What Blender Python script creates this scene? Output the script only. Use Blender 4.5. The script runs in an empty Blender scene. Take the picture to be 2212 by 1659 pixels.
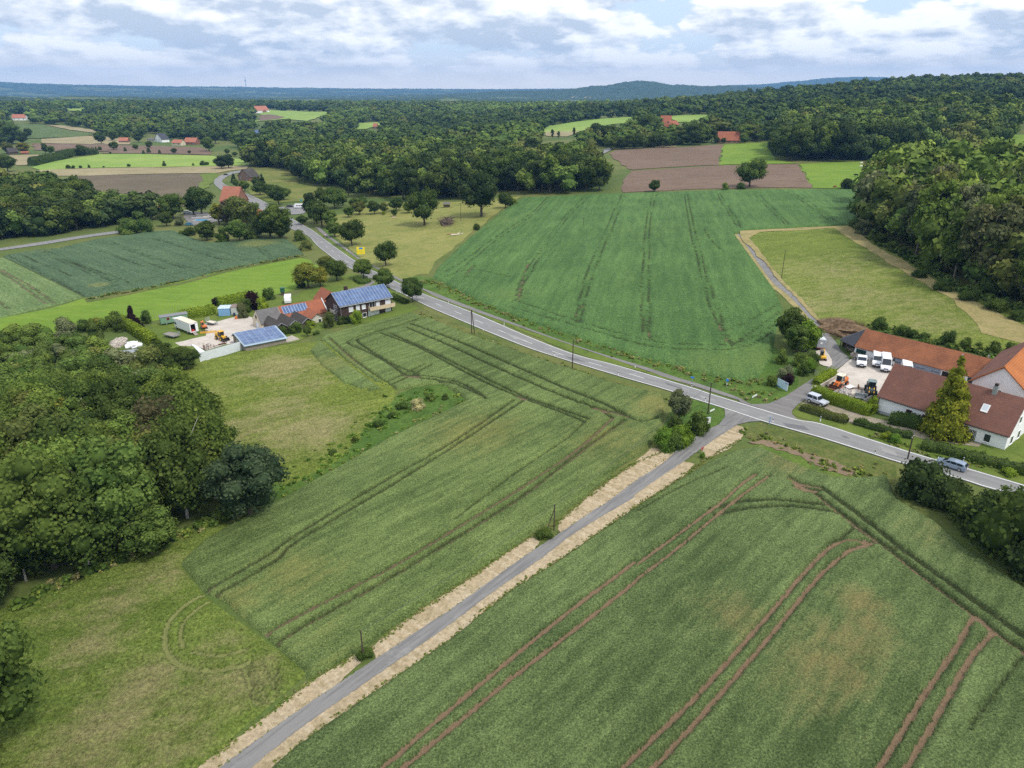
import bpy, bmesh, math, random
import numpy as np
from mathutils import Vector, Matrix, geometry as mgeo
random.seed(7); rng = np.random.default_rng(7)
scene = bpy.context.scene
COL = scene.collection
R = math.radians

# ------------------------------------------------------------------ camera
CAM_H = 60.0; PITCH = R(22.5); FOC = 1533.0
cam = bpy.data.cameras.new("camera"); camo = bpy.data.objects.new("camera", cam); COL.objects.link(camo)
cam.sensor_width = 36.0; cam.lens = 36.0 * FOC / 2212.0
cam.clip_start = 0.5; cam.clip_end = 60000
camo.location = (0, 0, CAM_H); camo.rotation_euler = (R(90) - PITCH, 0, 0)
scene.camera = camo

# ------------------------------------------------------------------ light
SUN_EL = R(56); SUN_AZ = R(128)      # azimuth clockwise from +Y (view direction)
SKY_STRENGTH = 0.115; SUN_STRENGTH = 2.0; SUN_ANGLE = R(10)
CLOUD_LO = .60
HAZE_DENSITY = 7.5e-5
scene.view_settings.view_transform = 'Standard'; scene.view_settings.look = 'None'
scene.view_settings.exposure = 0.58; scene.view_settings.gamma = 1.0
try: scene.view_settings.use_curve_mapping = False
except Exception: pass
scene.cycles.use_denoising = False
scene.cycles.max_bounces = 5; scene.cycles.diffuse_bounces = 3; scene.cycles.glossy_bounces = 2
scene.cycles.transmission_bounces = 2; scene.cycles.volume_bounces = 0; scene.cycles.transparent_max_bounces = 8
scene.cycles.caustics_reflective = False; scene.cycles.caustics_refractive = False

sl = bpy.data.lights.new("sun", 'SUN'); slo = bpy.data.objects.new("sun", sl); COL.objects.link(slo)
sl.energy = SUN_STRENGTH; sl.angle = SUN_ANGLE; sl.color = (1.0, 0.95, 0.86)
sd = Vector((math.sin(SUN_AZ) * math.cos(SUN_EL), math.cos(SUN_AZ) * math.cos(SUN_EL), math.sin(SUN_EL)))
slo.rotation_euler = sd.to_track_quat('Z', 'Y').to_euler(); slo.location = (0, -50, 200)


class NT:
    """small node-tree writer"""
    def __init__(s, nt): s.nt = nt; nt.nodes.clear()
    def n(s, t, props=None, **inp):
        nd = s.nt.nodes.new(t)
        for k, v in (props or {}).items(): setattr(nd, k, v)
        for k, v in inp.items():
            key = int(k[1:]) if k[0] == 'i' and k[1:].isdigit() else k.replace('_', ' ')
            s.put(nd.inputs[key], v)
        return nd
    def put(s, sock, v):
        if hasattr(v, 'outputs'): s.nt.links.new(v.outputs[0], sock)
        elif hasattr(v, 'is_linked') and hasattr(v, 'node'): s.nt.links.new(v, sock)
        else: sock.default_value = v
    def math(s, op, a, b=0.0, c=0.0, clamp=False):
        return s.n('ShaderNodeMath', {'operation': op, 'use_clamp': clamp}, i0=a, i1=b, i2=c)
    def mix(s, f, a, b, bt='MIX'):
        nd = s.nt.nodes.new('ShaderNodeMix'); nd.data_type = 'RGBA'; nd.blend_type = bt; nd.clamp_factor = True
        for i, v in ((0, f), (6, a), (7, b)):
            if isinstance(v, tuple) and len(v) == 3: v = v + (1,)
            s.put(nd.inputs[i], v)
        return nd.outputs[2]
    def noise(s, vec, scale, detail=3, rough=0.55, dist=0.0):
        return s.n('ShaderNodeTexNoise', None, Vector=vec, Scale=scale, Detail=detail, Roughness=rough, Distortion=dist)
    def rows(s, vec, ang, along, across=1.0):
        """coordinates stretched along one heading, for rows and streaks"""
        mp = s.n('ShaderNodeMapping', {'vector_type': 'TEXTURE'}, Vector=vec)
        mp.inputs['Rotation'].default_value = (0, 0, ang); mp.inputs['Scale'].default_value = (along, across, 1); return mp
    def ramp(s, f, lo, hi):
        return s.n('ShaderNodeMapRange', {'interpolation_type': 'SMOOTHSTEP'}, i0=f, i1=lo, i2=hi, i3=0.0, i4=1.0)

# ------------------------------------------------------------------ world: sky with a broken cloud layer
world = bpy.data.worlds.new("World"); scene.world = world; world.use_nodes = True
world.cycles.sampling_method = 'MANUAL'; world.cycles.sample_map_resolution = 256
w = NT(world.node_tree)
sky = w.n('ShaderNodeTexSky', {'sky_type': 'NISHITA', 'sun_disc': False, 'sun_elevation': SUN_EL, 'sun_rotation': SUN_AZ,
                               'air_density': 1.0, 'dust_density': 1.0, 'ozone_density': 1.0})
tc = w.n('ShaderNodeTexCoord')
sep = w.n('ShaderNodeSeparateXYZ', None, Vector=tc.outputs['Generated'])
X, Y, Z = sep.outputs
az = w.math('ARCTAN2', X, Y)
el = w.math('ARCSINE', w.math('MAXIMUM', w.math('MINIMUM', Z, 1.0), -1.0))
# clouds: coordinates are heading and elevation, squeezed towards the horizon
elw = w.math('POWER', w.math('MAXIMUM', el, 0.0005), 0.80)
def cvec(sx, sy, ox=0.0, oy=0.0, da=0.0, dz=0.0):
    e = w.math('ADD', elw, dz) if dz else elw
    a_ = w.math('ADD', az, da) if da else az
    return w.n('ShaderNodeCombineXYZ', None, X=w.math('MULTIPLY_ADD', a_, sx, ox), Y=w.math('MULTIPLY_ADD', e, sy, oy), Z=0.37)
def dens(da=0.0, dz=0.0):
    """cloud density: big banks plus rounded heads"""
    big = w.noise(cvec(5.0, 11.0, 3.1, 1.75, da, dz), 1.0, 2, 0.5, 0.2).outputs[0]
    warp = w.noise(cvec(30.0, 60.0, 1.3, 5.0, da, dz), 1.0, 2, 0.6)
    v = w.n('ShaderNodeVectorMath', {'operation': 'MULTIPLY_ADD'}, i0=warp.outputs['Color'], i1=(.55, .55, 0), i2=cvec(9.5, 15.0, 7.7, 2.2, da, dz))
    vo = w.n('ShaderNodeTexVoronoi', None, Vector=v, Scale=1.0)
    vo2 = w.n('ShaderNodeTexVoronoi', None, Vector=v, Scale=2.7)
    fine = w.noise(cvec(40.0, 75.0, 2.2, 8.1, da, dz), 1.0, 5, 0.6).outputs[0]
    h = w.math('SUBTRACT', 1.0, w.math('ADD', w.math('MULTIPLY', vo.outputs[0], .75), w.math('MULTIPLY', vo2.outputs[0], .35)))
    return w.math('ADD', w.math('MULTIPLY', big, 1.0), w.math('ADD', w.math('MULTIPLY', h, .44), w.math('MULTIPLY', fine, .22)))
d0 = dens(); d1 = dens(0.010, 0.013)
side = w.ramp(az, -0.40, 0.40)                       # the greyer bank is on the left, the whiter heads on the right
cover = w.ramp(d0, CLOUD_LO, CLOUD_LO + .10)
lit = w.math('MULTIPLY', w.math('SUBTRACT', d0, d1), 5.6)
thick = w.math('MULTIPLY', w.math('SUBTRACT', d0, .86), -1.5)
bank = w.noise(cvec(3.4, 13.0, 6.15, 0.55), 1.0, 4, 0.55, 0.3).outputs[0]      # grey undersides of the large banks
grey = w.math('MULTIPLY', w.ramp(bank, 0.46, 0.62), w.math('MULTIPLY_ADD', side, -0.22, 0.50))
shade = w.math('SUBTRACT', w.math('ADD', w.math('ADD', w.math('ADD', lit, thick), 0.46), w.math('MULTIPLY', side, 0.14)), grey, clamp=True)
S = 1.0 / SKY_STRENGTH
def sc(c): return (c[0] * S, c[1] * S, c[2] * S, 1)
ccol = w.mix(shade, sc((0.47, 0.53, 0.61)), sc((0.92, 0.92, 0.92)))
clear = w.mix(w.ramp(el, 0.0, 0.22), sc((0.66, 0.74, 0.84)), sc((0.46, 0.62, 0.86)))
clear = w.mix(0.25, clear, sky.outputs[0])
col = w.mix(cover, clear, ccol)
hz = w.ramp(el, 0.050, 0.004)                        # distant air over the horizon
col = w.mix(w.math('MULTIPLY', hz, 0.85), col, sc((1.10, 0.98, 0.82)))
bg = w.n('ShaderNodeBackground', None, Color=col, Strength=SKY_STRENGTH)
w.n('ShaderNodeOutputWorld', None, Surface=bg)

# ------------------------------------------------------------------ picture frames used for surveying the photograph
KS = 2212.0 / 3440.0
def fr(x0, y0, wd, W=2212.0):
    s = wd / W
    return lambda *p: [((x0 + p[i] * s) * KS, (y0 + p[i + 1] * s) * KS) for i in range(0, len(p), 2)]
def D(*p): return [(p[i], p[i + 1]) for i in range(0, len(p), 2)]
A = fr(0, 220, 1000); B = fr(800, 220, 1000); C = fr(1600, 220, 1000); E = fr(2440, 220, 1000); Fm = fr(350, 900, 1100)
G = fr(2500, 950, 940); R1 = fr(0, 1000, 1100); R2 = fr(0, 1750, 1100, 2199); R3 = fr(1000, 1000, 1300); R4 = fr(1000, 1680, 1300)
R5 = fr(2140, 1400, 1300, 1828); Kc = fr(1060, 930, 300); Lc = fr(2700, 1220, 300); Mc = fr(540, 1050, 250); Nc = fr(560, 640, 360)
Qc = fr(820, 980, 300); Sc = fr(2560, 1080, 300, 2074); Tc = fr(340, 1040, 300); Uc = fr(0, 680, 1080); Wc = fr(980, 620, 500, 2074)
Cc = fr(3100, 1500, 200); Xc = fr(2080, 1240, 600); Vc = fr(2860, 1170, 200)

# ------------------------------------------------------------------ terrain height
def u2az(u): return math.atan((u - 1106.0) / FOC / 1.0824)
def prof(tab):
    return np.array([u2az(t[0]) for t in tab]), np.array([float(t[1]) for t in tab])
RINGS = [
    (2250., .24, prof([(-300, 15), (0, 14), (300, 15), (700, 9), (1000, 7), (1250, 5), (1500, 4), (2400, 0)])),
    (4000., .10, prof([(-400, 52), (0, 46), (174, 38), (320, 32), (480, 20), (643, 6), (860, 10), (930, 24), (968, 32), (1010, 20), (1066, 14), (1130, 0), (2400, 0)])),
    (6600., .085, prof([(-300, 5), (700, 5), (950, 32), (1060, 52), (1180, 62), (1247, 80), (1276, 98), (1305, 98), (1348, 132), (1378, 142), (1407, 132), (1450, 104),
                        (1465, 108), (1523, 92), (1581, 100), (1700, 70), (2400, 50)])),
    (12500., .13, prof([(-300, 190), (0, 168), (60, 150), (290, 122), (500, 112), (640, 96), (830, 86), (1030, 80), (1200, 84), (1400, 95), (1500, 110), (1650, 150),
                        (1740, 200), (1780, 232), (1840, 246), (1900, 240), (1960, 200), (2212, 170), (2500, 150)])),
]
def wav(x, y, s, ph):
    return np.sin(x / s + ph) * np.cos(y / s * 1.13 - ph * 1.7) + .5 * np.sin((x + y) / s * 2.1 + ph * 3) * np.cos((x - y) / s * 1.7 + ph)
def zt(x, y):
    x = np.asarray(x, float); y = np.asarray(y, float)
    r = np.hypot(x, y); a = np.arctan2(x, np.where(np.abs(y) < 1e-6, 1e-6, y))
    z = 8 * np.tanh(x / 120.0) / (1 + (r / 1400.0) ** 4)
    z = z + 68 * np.exp(-.5 * (((x - 930) / 420) ** 2 + ((y - 1440) / 430) ** 2))
    z = z + 14 * np.exp(-.5 * (((x - 560) / 190) ** 2 + ((y - 900) / 170) ** 2))
    lr = np.log(np.maximum(r, 1.0))
    for r0, wd, (pa, pv) in RINGS:
        z = z + (np.interp(a, pa, pv) - (12 if r0 > 3000 else 0)) * np.exp(-.5 * ((lr - math.log(r0)) / wd) ** 2)
    far = np.clip((r - 1500) / 3000, 0, 1)
    z = z + far * (2.5 * wav(x, y, 260., 1.3) + 1.5 * wav(x, y, 90., .4))
    return z
def ztf(x, y): return float(zt(np.array([x]), np.array([y]))[0])
_T = np.geomspace(40, 24000, 1400)
def P(uv, h=0.0):
    """point of the terrain (raised by h) that a surveyed spot of the photograph shows"""
    a = (uv[0] - 1106.0) / FOC; b = (829.5 - uv[1]) / FOC
    d = (a, math.cos(PITCH) + math.sin(PITCH) * b, -math.sin(PITCH) + math.cos(PITCH) * b)
    f = CAM_H + d[2] * _T - zt(d[0] * _T, d[1] * _T) - h
    k = np.argmax(f < 0)
    if f[k] >= 0: k = len(_T) - 1
    lo, hi = _T[max(k - 1, 0)], _T[k]
    for _ in range(24):
        m = .5 * (lo + hi)
        if CAM_H + d[2] * m - ztf(d[0] * m, d[1] * m) - h < 0: hi = m
        else: lo = m
    return np.array([d[0] * hi, d[1] * hi, CAM_H + d[2] * hi])
def PL(uvs, h=0.0): return np.array([P(q, h)[:2] for q in uvs])

# ------------------------------------------------------------------ object helpers
def tag(o, label=None, cat=None, group=None, kind=None):
    if label: o['label'] = label
    if cat: o['category'] = cat
    if group: o['group'] = group
    if kind: o['kind'] = kind
    return o
def thing(name, label, cat, loc=(0, 0, 0), rz=0.0, group=None, kind=None):
    o = bpy.data.objects.new(name, None); COL.objects.link(o); o.empty_display_size = .5
    o.location = loc; o.rotation_euler = (0, 0, rz)
    return tag(o, label, cat, group, kind)
def link(name, me, parent=None, loc=(0, 0, 0), rot=(0, 0, 0), scale=None):
    o = bpy.data.objects.new(name, me); COL.objects.link(o); o.location = loc; o.rotation_euler = rot
    if scale: o.scale = scale
    if parent: o.parent = parent
    return o
def copy_tree(o, parent=None):
    c = o.copy(); COL.objects.link(c)
    if parent: c.parent = parent
    for ch in list(o.children): copy_tree(ch, c)
    return c
def mesh_np(name, V, Fq, mats, smooth=False, fattr=None, vattr=None, midx=None):
    """mesh from numpy arrays, faces all with the same number of corners"""
    V = np.asarray(V, np.float32); Fq = np.asarray(Fq, np.int32)
    me = bpy.data.meshes.new(name); k = Fq.shape[1]
    me.vertices.add(len(V)); me.vertices.foreach_set('co', V.ravel())
    me.loops.add(Fq.size); me.loops.foreach_set('vertex_index', Fq.ravel())
    me.polygons.add(len(Fq)); me.polygons.foreach_set('loop_start', np.arange(0, Fq.size, k, dtype=np.int32))
    me.polygons.foreach_set('loop_total', np.full(len(Fq), k, np.int32))
    if smooth: me.polygons.foreach_set('use_smooth', np.ones(len(Fq), bool))
    if midx is not None: me.polygons.foreach_set('material_index', np.asarray(midx, np.int32))
    for nm, arr in (fattr or {}).items():
        me.attributes.new(nm, 'FLOAT', 'FACE').data.foreach_set('value', np.asarray(arr, np.float32))
    for nm, arr in (vattr or {}).items():
        me.attributes.new(nm, 'FLOAT', 'POINT').data.foreach_set('value', np.asarray(arr, np.float32))
    for m in (mats if isinstance(mats, (list, tuple)) else [mats]): me.materials.append(m)
    me.update(calc_edges=True); me.validate()
    return me
class MB:
    """collects simple solids into one mesh"""
    def __init__(s): s.v = []; s.f = []; s.sm = []
    def add(s, V, F, sm=False):
        b = len(s.v); s.v += [tuple(p) for p in V]; s.f += [tuple(b + i for i in f) for f in F]; s.sm += [sm] * len(F); return s
    def box(s, x, y, z, sx, sy, sz, rz=0.0, ry=0.0):
        """box with base centre x,y,z"""
        c, n = math.cos(rz), math.sin(rz); V = []
        for k in (0, sz):
            for (i, j) in ((-1, -1), (1, -1), (1, 1), (-1, 1)):
                a, b, h = i * sx / 2, j * sy / 2, k
                if ry: a, h = a * math.cos(ry) + h * math.sin(ry), -a * math.sin(ry) + h * math.cos(ry)
                V.append((x + a * c - b * n, y + a * n + b * c, z + h))
        return s.add(V, [(3, 2, 1, 0), (4, 5, 6, 7), (0, 1, 5, 4), (1, 2, 6, 5), (2, 3, 7, 6), (3, 0, 4, 7)])
    def bbox(s, x, y, z, sx, sy, sz, b=.05):
        """box with chamfered long edges"""
        V = []; L = [(-1, 0, b), (-1, b, 0)]
        prof = []
        for (i, j) in ((-1, -1), (1, -1), (1, 1), (-1, 1)):
            X, Yy = i * sx / 2, j * sy / 2
            if i * j > 0: prof += [(X, Yy - j * b), (X - i * b, Yy)]
            else: prof += [(X - i * b, Yy), (X, Yy - j * b)]
        rings = []
        for (zz, ins) in ((z, b), (z + b, 0), (z + sz - b, 0), (z + sz, b)):
            rings.append([(x + px * (1 - 2 * ins / sx), y + py * (1 - 2 * ins / sy), zz) for px, py in prof])
        for r_ in rings: V += r_
        F = [tuple(range(7, -1, -1)), tuple(24 + i for i in range(8))]
        for k in range(3):
            for i in range(8): F.append((k * 8 + i, k * 8 + (i + 1) % 8, k * 8 + 8 + (i + 1) % 8, k * 8 + 8 + i))
        return s.add(V, F)
    def tube(s, p, q, r0, r1=None, n=8, sm=True):
        p, q = Vector(p), Vector(q); r1 = r0 if r1 is None else r1
        d = (q - p).normalized(); a = d.orthogonal().normalized(); b = d.cross(a); V = []
        for c, r in ((p, r0), (q, r1)):
            for i in range(n):
                t = 2 * math.pi * i / n; V.append(c + (a * math.cos(t) + b * math.sin(t)) * r)
        s.add(V, [(i, (i + 1) % n, n + (i + 1) % n, n + i) for i in range(n)], sm)
        return s.add(V, [tuple(range(n - 1, -1, -1)), tuple(range(n, 2 * n))])
    def prism(s, pts, y0, y1, ins=0.0, cb=None):
        """profile in x,z extruded along y; ins shrinks the two outer faces (chamfer)"""
        n = len(pts); cx = sum(p[0] for p in pts) / n; cz = sum(p[1] for p in pts) / n; V = []
        st = [(y0, 1), (y1, 1)] if not ins else [(y0, 0), (y0 + ins, 1), (y1 - ins, 1), (y1, 0)]
        for yy, full in st:
            for (px, pz) in pts:
                if not full:
                    L = math.hypot(px - cx, pz - cz) or 1; px -= (px - cx) / L * ins; pz -= (pz - cz) / L * ins
                y_ = yy * (cb(pz) if cb else 1.0); V.append((px, y_, pz))
        F = [tuple(range(n)), tuple((len(st) - 1) * n + i for i in range(n - 1, -1, -1))]
        for k in range(len(st) - 1):
            for i in range(n): F.append((k * n + (i + 1) % n, k * n + i, k * n + n + i, k * n + n + (i + 1) % n))
        return s.add(V, F)
    def quad(s, a, b, c, d, t=0.0):
        """four-cornered plate, thickened by t along its normal"""
        P4 = [Vector(p) for p in (a, b, c, d)]
        if not t: return s.add(P4, [(0, 1, 2, 3)])
        n = (P4[1] - P4[0]).cross(P4[3] - P4[0]).normalized() * t
        V = P4 + [p + n for p in P4]
        return s.add(V, [(3, 2, 1, 0), (4, 5, 6, 7), (0, 1, 5, 4), (1, 2, 6, 5), (2, 3, 7, 6), (3, 0, 4, 7)])
    def blob(s, x, y, z, rx, ry, rz, seed=0, amp=.25, n=10, m=6):
        rr = random.Random(seed); V = [(x, y, z - rz)]
        for j in range(1, m):
            t = math.pi * j / m
            for i in range(n):
                a = 2 * math.pi * i / n; k = 1 + rr.uniform(-amp, amp)
                V.append((x + rx * k * math.sin(t) * math.cos(a), y + ry * k * math.sin(t) * math.sin(a), z - rz * k * math.cos(t)))
        V.append((x, y, z + rz)); F = []
        for i in range(n): F.append((0, 1 + (i + 1) % n, 1 + i)); F.append((len(V) - 1, 1 + (m - 2) * n + i, 1 + (m - 2) * n + (i + 1) % n))
        for j in range(m - 2):
            for i in range(n): F.append((1 + j * n + i, 1 + j * n + (i + 1) % n, 1 + (j + 1) * n + (i + 1) % n, 1 + (j + 1) * n + i))
        return s.add(V, F)
    def mesh(s, name, mat):
        me = bpy.data.meshes.new(name); me.from_pydata([tuple(v) for v in s.v], [], s.f); me.materials.append(mat)
        me.polygons.foreach_set('use_smooth', s.sm)
        bm = bmesh.new(); bm.from_mesh(me); bmesh.ops.recalc_face_normals(bm, faces=bm.faces[:]); bm.to_mesh(me); bm.free()
        me.update(); return me
    def build(s, name, mat, parent=None, **k): return link(name, s.mesh(name, mat), parent, **k)

# ------------------------------------------------------------------ materials
MATS = {}
def mat(name, rough=.8, spec=.3, metal=0.0):
    m = bpy.data.materials.new(name); m.use_nodes = True; MATS[name] = m
    t = NT(m.node_tree)
    t.pos = t.n('ShaderNodeNewGeometry').outputs['Position']
    t.obj = t.n('ShaderNodeTexCoord').outputs['Object']
    t.b = t.n('ShaderNodeBsdfPrincipled', None, Roughness=rough, Metallic=metal)
    t.b.inputs['Specular IOR Level'].default_value = spec
    t.n('ShaderNodeOutputMaterial', None, Surface=t.b)
    return m, t
def plain(name, c, var=.15, scale=1.5, rough=.7, spec=.3, metal=0.0, dirt=None, bump=0.0, bs=8.0):
    """painted or built surface with worn, uneven colour"""
    m, t = mat(name, rough, spec, metal)
    a = t.noise(t.obj, scale, 5, .6); b = t.noise(t.obj, scale * 9, 3, .6)
    f = t.math('ADD', t.math('MULTIPLY', a.outputs[0], .65), t.math('MULTIPLY', b.outputs[0], .35))
    lo = tuple(x * (1 - var) for x in c); hi = tuple(min(1, x * (1 + var)) for x in c)
    cc = t.mix(t.ramp(f, .3, .7), lo, hi)
    if dirt: cc = t.mix(t.ramp(t.noise(t.obj, scale * 1.7, 6, .7).outputs[0], .52, .75), cc, dirt)
    t.put(t.b.inputs['Base Color'], cc)
    if bump:
        bp = t.n('ShaderNodeBump', None, Strength=.6, Distance=bump, Height=t.noise(t.obj, bs, 4, .6)); t.put(t.b.inputs['Normal'], bp)
    return m
def ground(name, c1, c2, c3, s=(.018, .12, 1.4), streak=None, bump=.25, c4=None, fine=.5):
    """grassland or soil: broad patches, tufts and fine grain; streak=(angle, across, along, colour, amount)"""
    m, t = mat(name, .9, .12)
    a = t.noise(t.pos, s[0], 5, .62, .4); b = t.noise(t.pos, s[1], 6, .66, .5); c = t.noise(t.pos, s[2], 6, .72)
    cc = t.mix(t.ramp(a.outputs[0], .36, .64), c1, c2)
    cc = t.mix(t.math('MULTIPLY', t.ramp(b.outputs[0], .42, .68), .8), cc, c3)
    if c4:
        d = t.noise(t.pos, s[1] * 2.3, 5, .7, .8)
        cc = t.mix(t.math('MULTIPLY', t.ramp(d.outputs[0], .55, .70), .75), cc, c4)
    if streak:
        st = t.noise(t.rows(t.pos, streak[0], 1 / streak[1], 1 / streak[2]), 1.0, 4, .6)
        cc = t.mix(t.math('MULTIPLY', t.ramp(st.outputs[0], .45, .66), streak[4]), cc, streak[3])
    k = t.math('MULTIPLY_ADD', c.outputs[0], 2 * fine, 1 - fine)
    cc = t.mix(1.0, cc, t.n('ShaderNodeCombineColor', None, Red=k, Green=k, Blue=k).outputs[0], 'MULTIPLY')
    t.put(t.b.inputs['Base Color'], cc)
    bp = t.n('ShaderNodeBump', None, Strength=.8, Distance=bump, Height=c); t.put(t.b.inputs['Normal'], bp)
    return m
EARC = 2.3; SLOT_SHADE = .72
def crop(name, g1, g2, dry, soil, ang, fine=4.6, row=.9, st=7.0):
    """standing cereal: ears and leaves, drill rows, with attributes for bare soil and dry spots"""
    m, t = mat(name, .85, .15)
    mp = t.rows(t.pos, ang, st)
    rows = t.noise(mp, row, 4, .6); big = t.noise(t.pos, .035, 5, .6, .3); ears = t.noise(t.pos, fine, 5, .75); tuft = t.noise(t.pos, .55, 4, .7)
    mp2 = t.rows(t.pos, ang, st * 4.3)
    drill = t.noise(mp2, .28, 3, .6)
    f = t.math('ADD', t.math('ADD', t.math('MULTIPLY', ears.outputs[0], .40), t.math('MULTIPLY', rows.outputs[0], .25)),
               t.math('ADD', t.math('MULTIPLY', tuft.outputs[0], .12), t.math('ADD', t.math('MULTIPLY', big.outputs[0], .25), t.math('MULTIPLY', drill.outputs[0], .22))))
    cc = t.mix(t.ramp(f, .50, .80), g1, g2)
    ti = t.n('ShaderNodeAttribute', {'attribute_name': 'dry'}).outputs['Fac']
    tf = t.ramp(t.math('ADD', ti, t.math('MULTIPLY', t.math('SUBTRACT', t.math('ADD', t.math('MULTIPLY', tuft.outputs[0], .4), t.math('MULTIPLY', rows.outputs[0], .6)), .5), 1.5)), .15, .85)
    cc = t.mix(t.math('MULTIPLY', tf, .75), cc, dry)
    so = t.n('ShaderNodeAttribute', {'attribute_name': 'soil'}).outputs['Fac']
    sf = t.ramp(t.math('ADD', so, t.math('MULTIPLY', t.math('SUBTRACT', ears.outputs[0], .5), .7)), .32, .62)
    da = t.n('ShaderNodeAttribute', {'attribute_name': 'slot_shade'}).outputs['Fac']
    cc = t.mix(t.math('MULTIPLY', t.ramp(da, .1, .8), SLOT_SHADE), cc, (.030, .036, .014))  # shade inside the wheel-track slots, painted into the crop colour
    soilc = t.mix(t.noise(t.pos, 1.1, 4, .7), tuple(x * .72 for x in soil), tuple(x * 1.25 for x in soil))
    cc = t.mix(sf, cc, soilc)
    k = t.math('MULTIPLY_ADD', ears.outputs[0], EARC, .5 - EARC / 2 + .42)
    cc = t.mix(t.math('SUBTRACT', 1.0, t.math('MULTIPLY', sf, .6)), cc, t.mix(1.0, cc, t.n('ShaderNodeCombineColor', None, Red=k, Green=k, Blue=k).outputs[0], 'MULTIPLY'))
    t.put(t.b.inputs['Base Color'], cc)
    bp = t.n('ShaderNodeBump', None, Strength=1.0, Distance=.35, Height=ears); t.put(t.b.inputs['Normal'], bp)
    return m
def foliage(name, gloss=.0):
    """leaves: the colour of the species comes from the object, its clumps from a face attribute"""
    m = bpy.data.materials.new(name); m.use_nodes = True; t = NT(m.node_tree)
    oi = t.n('ShaderNodeObjectInfo'); ti = t.n('ShaderNodeAttribute', {'attribute_name': 'tint'}).outputs['Fac']
    oc = oi.outputs['Color']
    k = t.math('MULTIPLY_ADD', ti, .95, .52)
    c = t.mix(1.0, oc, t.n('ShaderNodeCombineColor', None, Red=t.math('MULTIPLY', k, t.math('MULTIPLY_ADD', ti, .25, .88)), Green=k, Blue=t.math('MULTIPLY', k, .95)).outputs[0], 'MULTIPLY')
    d = t.n('ShaderNodeBsdfDiffuse', None, Color=c); tr = t.n('ShaderNodeBsdfTranslucent', None, Color=c)
    mx = t.n('ShaderNodeMixShader', None, Fac=.28); t.nt.links.new(d.outputs[0], mx.inputs[1]); t.nt.links.new(tr.outputs[0], mx.inputs[2])
    t.n('ShaderNodeOutputMaterial', None, Surface=mx); return m
LEAF = foliage('leaves')
BARK = plain('bark', (.10, .085, .065), .35, 6, .95, .1)
BARK_PALE = plain('birch_bark', (.42, .40, .36), .4, 7, .9, .1)
# ------------------------------------------------------------------ ground sheet
def build_ground():
    an = np.concatenate([np.linspace(R(-62), R(62), 760), np.linspace(R(62), R(298), 42)[1:-1]])
    rr = np.concatenate([np.linspace(.5, 60, 12)[:-1], np.geomspace(60, 15000, 430)])
    aa, r2 = np.meshgrid(an, rr); x = r2 * np.sin(aa); y = r2 * np.cos(aa); z = zt(x, y)
    nz = wav(x, y, 310., 2.1) + .7 * wav(x, y, 120., 5.2) + .35 * wav(x, y, 47., 3.3)
    wood = 1 / (1 + np.exp(-(nz + .45) * 5)) * np.clip((r2 - 2300) / 500, 0, 1)
    wood = np.maximum(wood, np.clip((r2 - 4300) / 1500, 0, 1) * .85 * np.clip((aa + .02) / .06, 0, 1))
    z = z + wood * rng.uniform(1, 12, z.shape)
    m, k = x.shape; idx = np.arange(m * k).reshape(m, k); nx = np.roll(idx, -1, 1)
    F = np.stack([idx[:-1], idx[1:], nx[1:], nx[:-1]], -1).reshape(-1, 4)
    mt = MATS['ground_green']
    me = mesh_np('ground', np.stack([x, y, z], -1).reshape(-1, 3), F, mt, smooth=True, vattr={'wood': wood.ravel()})
    return tag(link('ground', me), 'wide green farmland rolling out to the blue hills', 'ground', kind='structure')

def pip(px, py, poly):
    """which points lie inside a polygon"""
    ins = np.zeros(px.shape, bool); n = len(poly); j = n - 1
    for i in range(n):
        xi, yi = poly[i]; xj, yj = poly[j]
        if yi != yj:
            ins ^= ((yi > py) != (yj > py)) & (px < (xj - xi) * (py - yi) / (yj - yi) + xi)
        j = i
    return ins
def segdist(px, py, line, lim=1e9):
    """distance from points to a broken line"""
    d = np.full(px.shape, lim)
    for (x0, y0), (x1, y1) in zip(line[:-1], line[1:]):
        dx, dy = x1 - x0, y1 - y0; L = dx * dx + dy * dy or 1e-9
        t = np.clip(((px - x0) * dx + (py - y0) * dy) / L, 0, 1)
        np.minimum(d, np.hypot(px - x0 - t * dx, py - y0 - t * dy), out=d)
    return d
def nearest(px, py, line):
    """closest points on a broken line"""
    d = np.full(px.shape, 1e18); ox, oy = px.copy(), py.copy()
    for (x0, y0), (x1, y1) in zip(line[:-1], line[1:]):
        dx, dy = x1 - x0, y1 - y0; L = dx * dx + dy * dy or 1e-9
        t = np.clip(((px - x0) * dx + (py - y0) * dy) / L, 0, 1); qx, qy = x0 + t * dx, y0 + t * dy; e = (px - qx) ** 2 + (py - qy) ** 2
        k = e < d; d[k] = e[k]; ox[k] = qx[k]; oy[k] = qy[k]
    return ox, oy
def smooth_line(pts, n=6):
    """Catmull-Rom through points"""
    p = np.asarray(pts, float)
    if len(p) < 3: return p
    q = np.vstack([2 * p[0] - p[1], p, 2 * p[-1] - p[-2]]); out = []
    for i in range(1, len(q) - 2):
        for k in range(n):
            t = k / n; a, b, c, d = q[i - 1], q[i], q[i + 1], q[i + 2]
            out.append(.5 * ((2 * b) + (-a + c) * t + (2 * a - 5 * b + 4 * c - d) * t * t + (-a + 3 * b - 3 * c + d) * t ** 3))
    out.append(p[-1]); return np.array(out)

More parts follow.
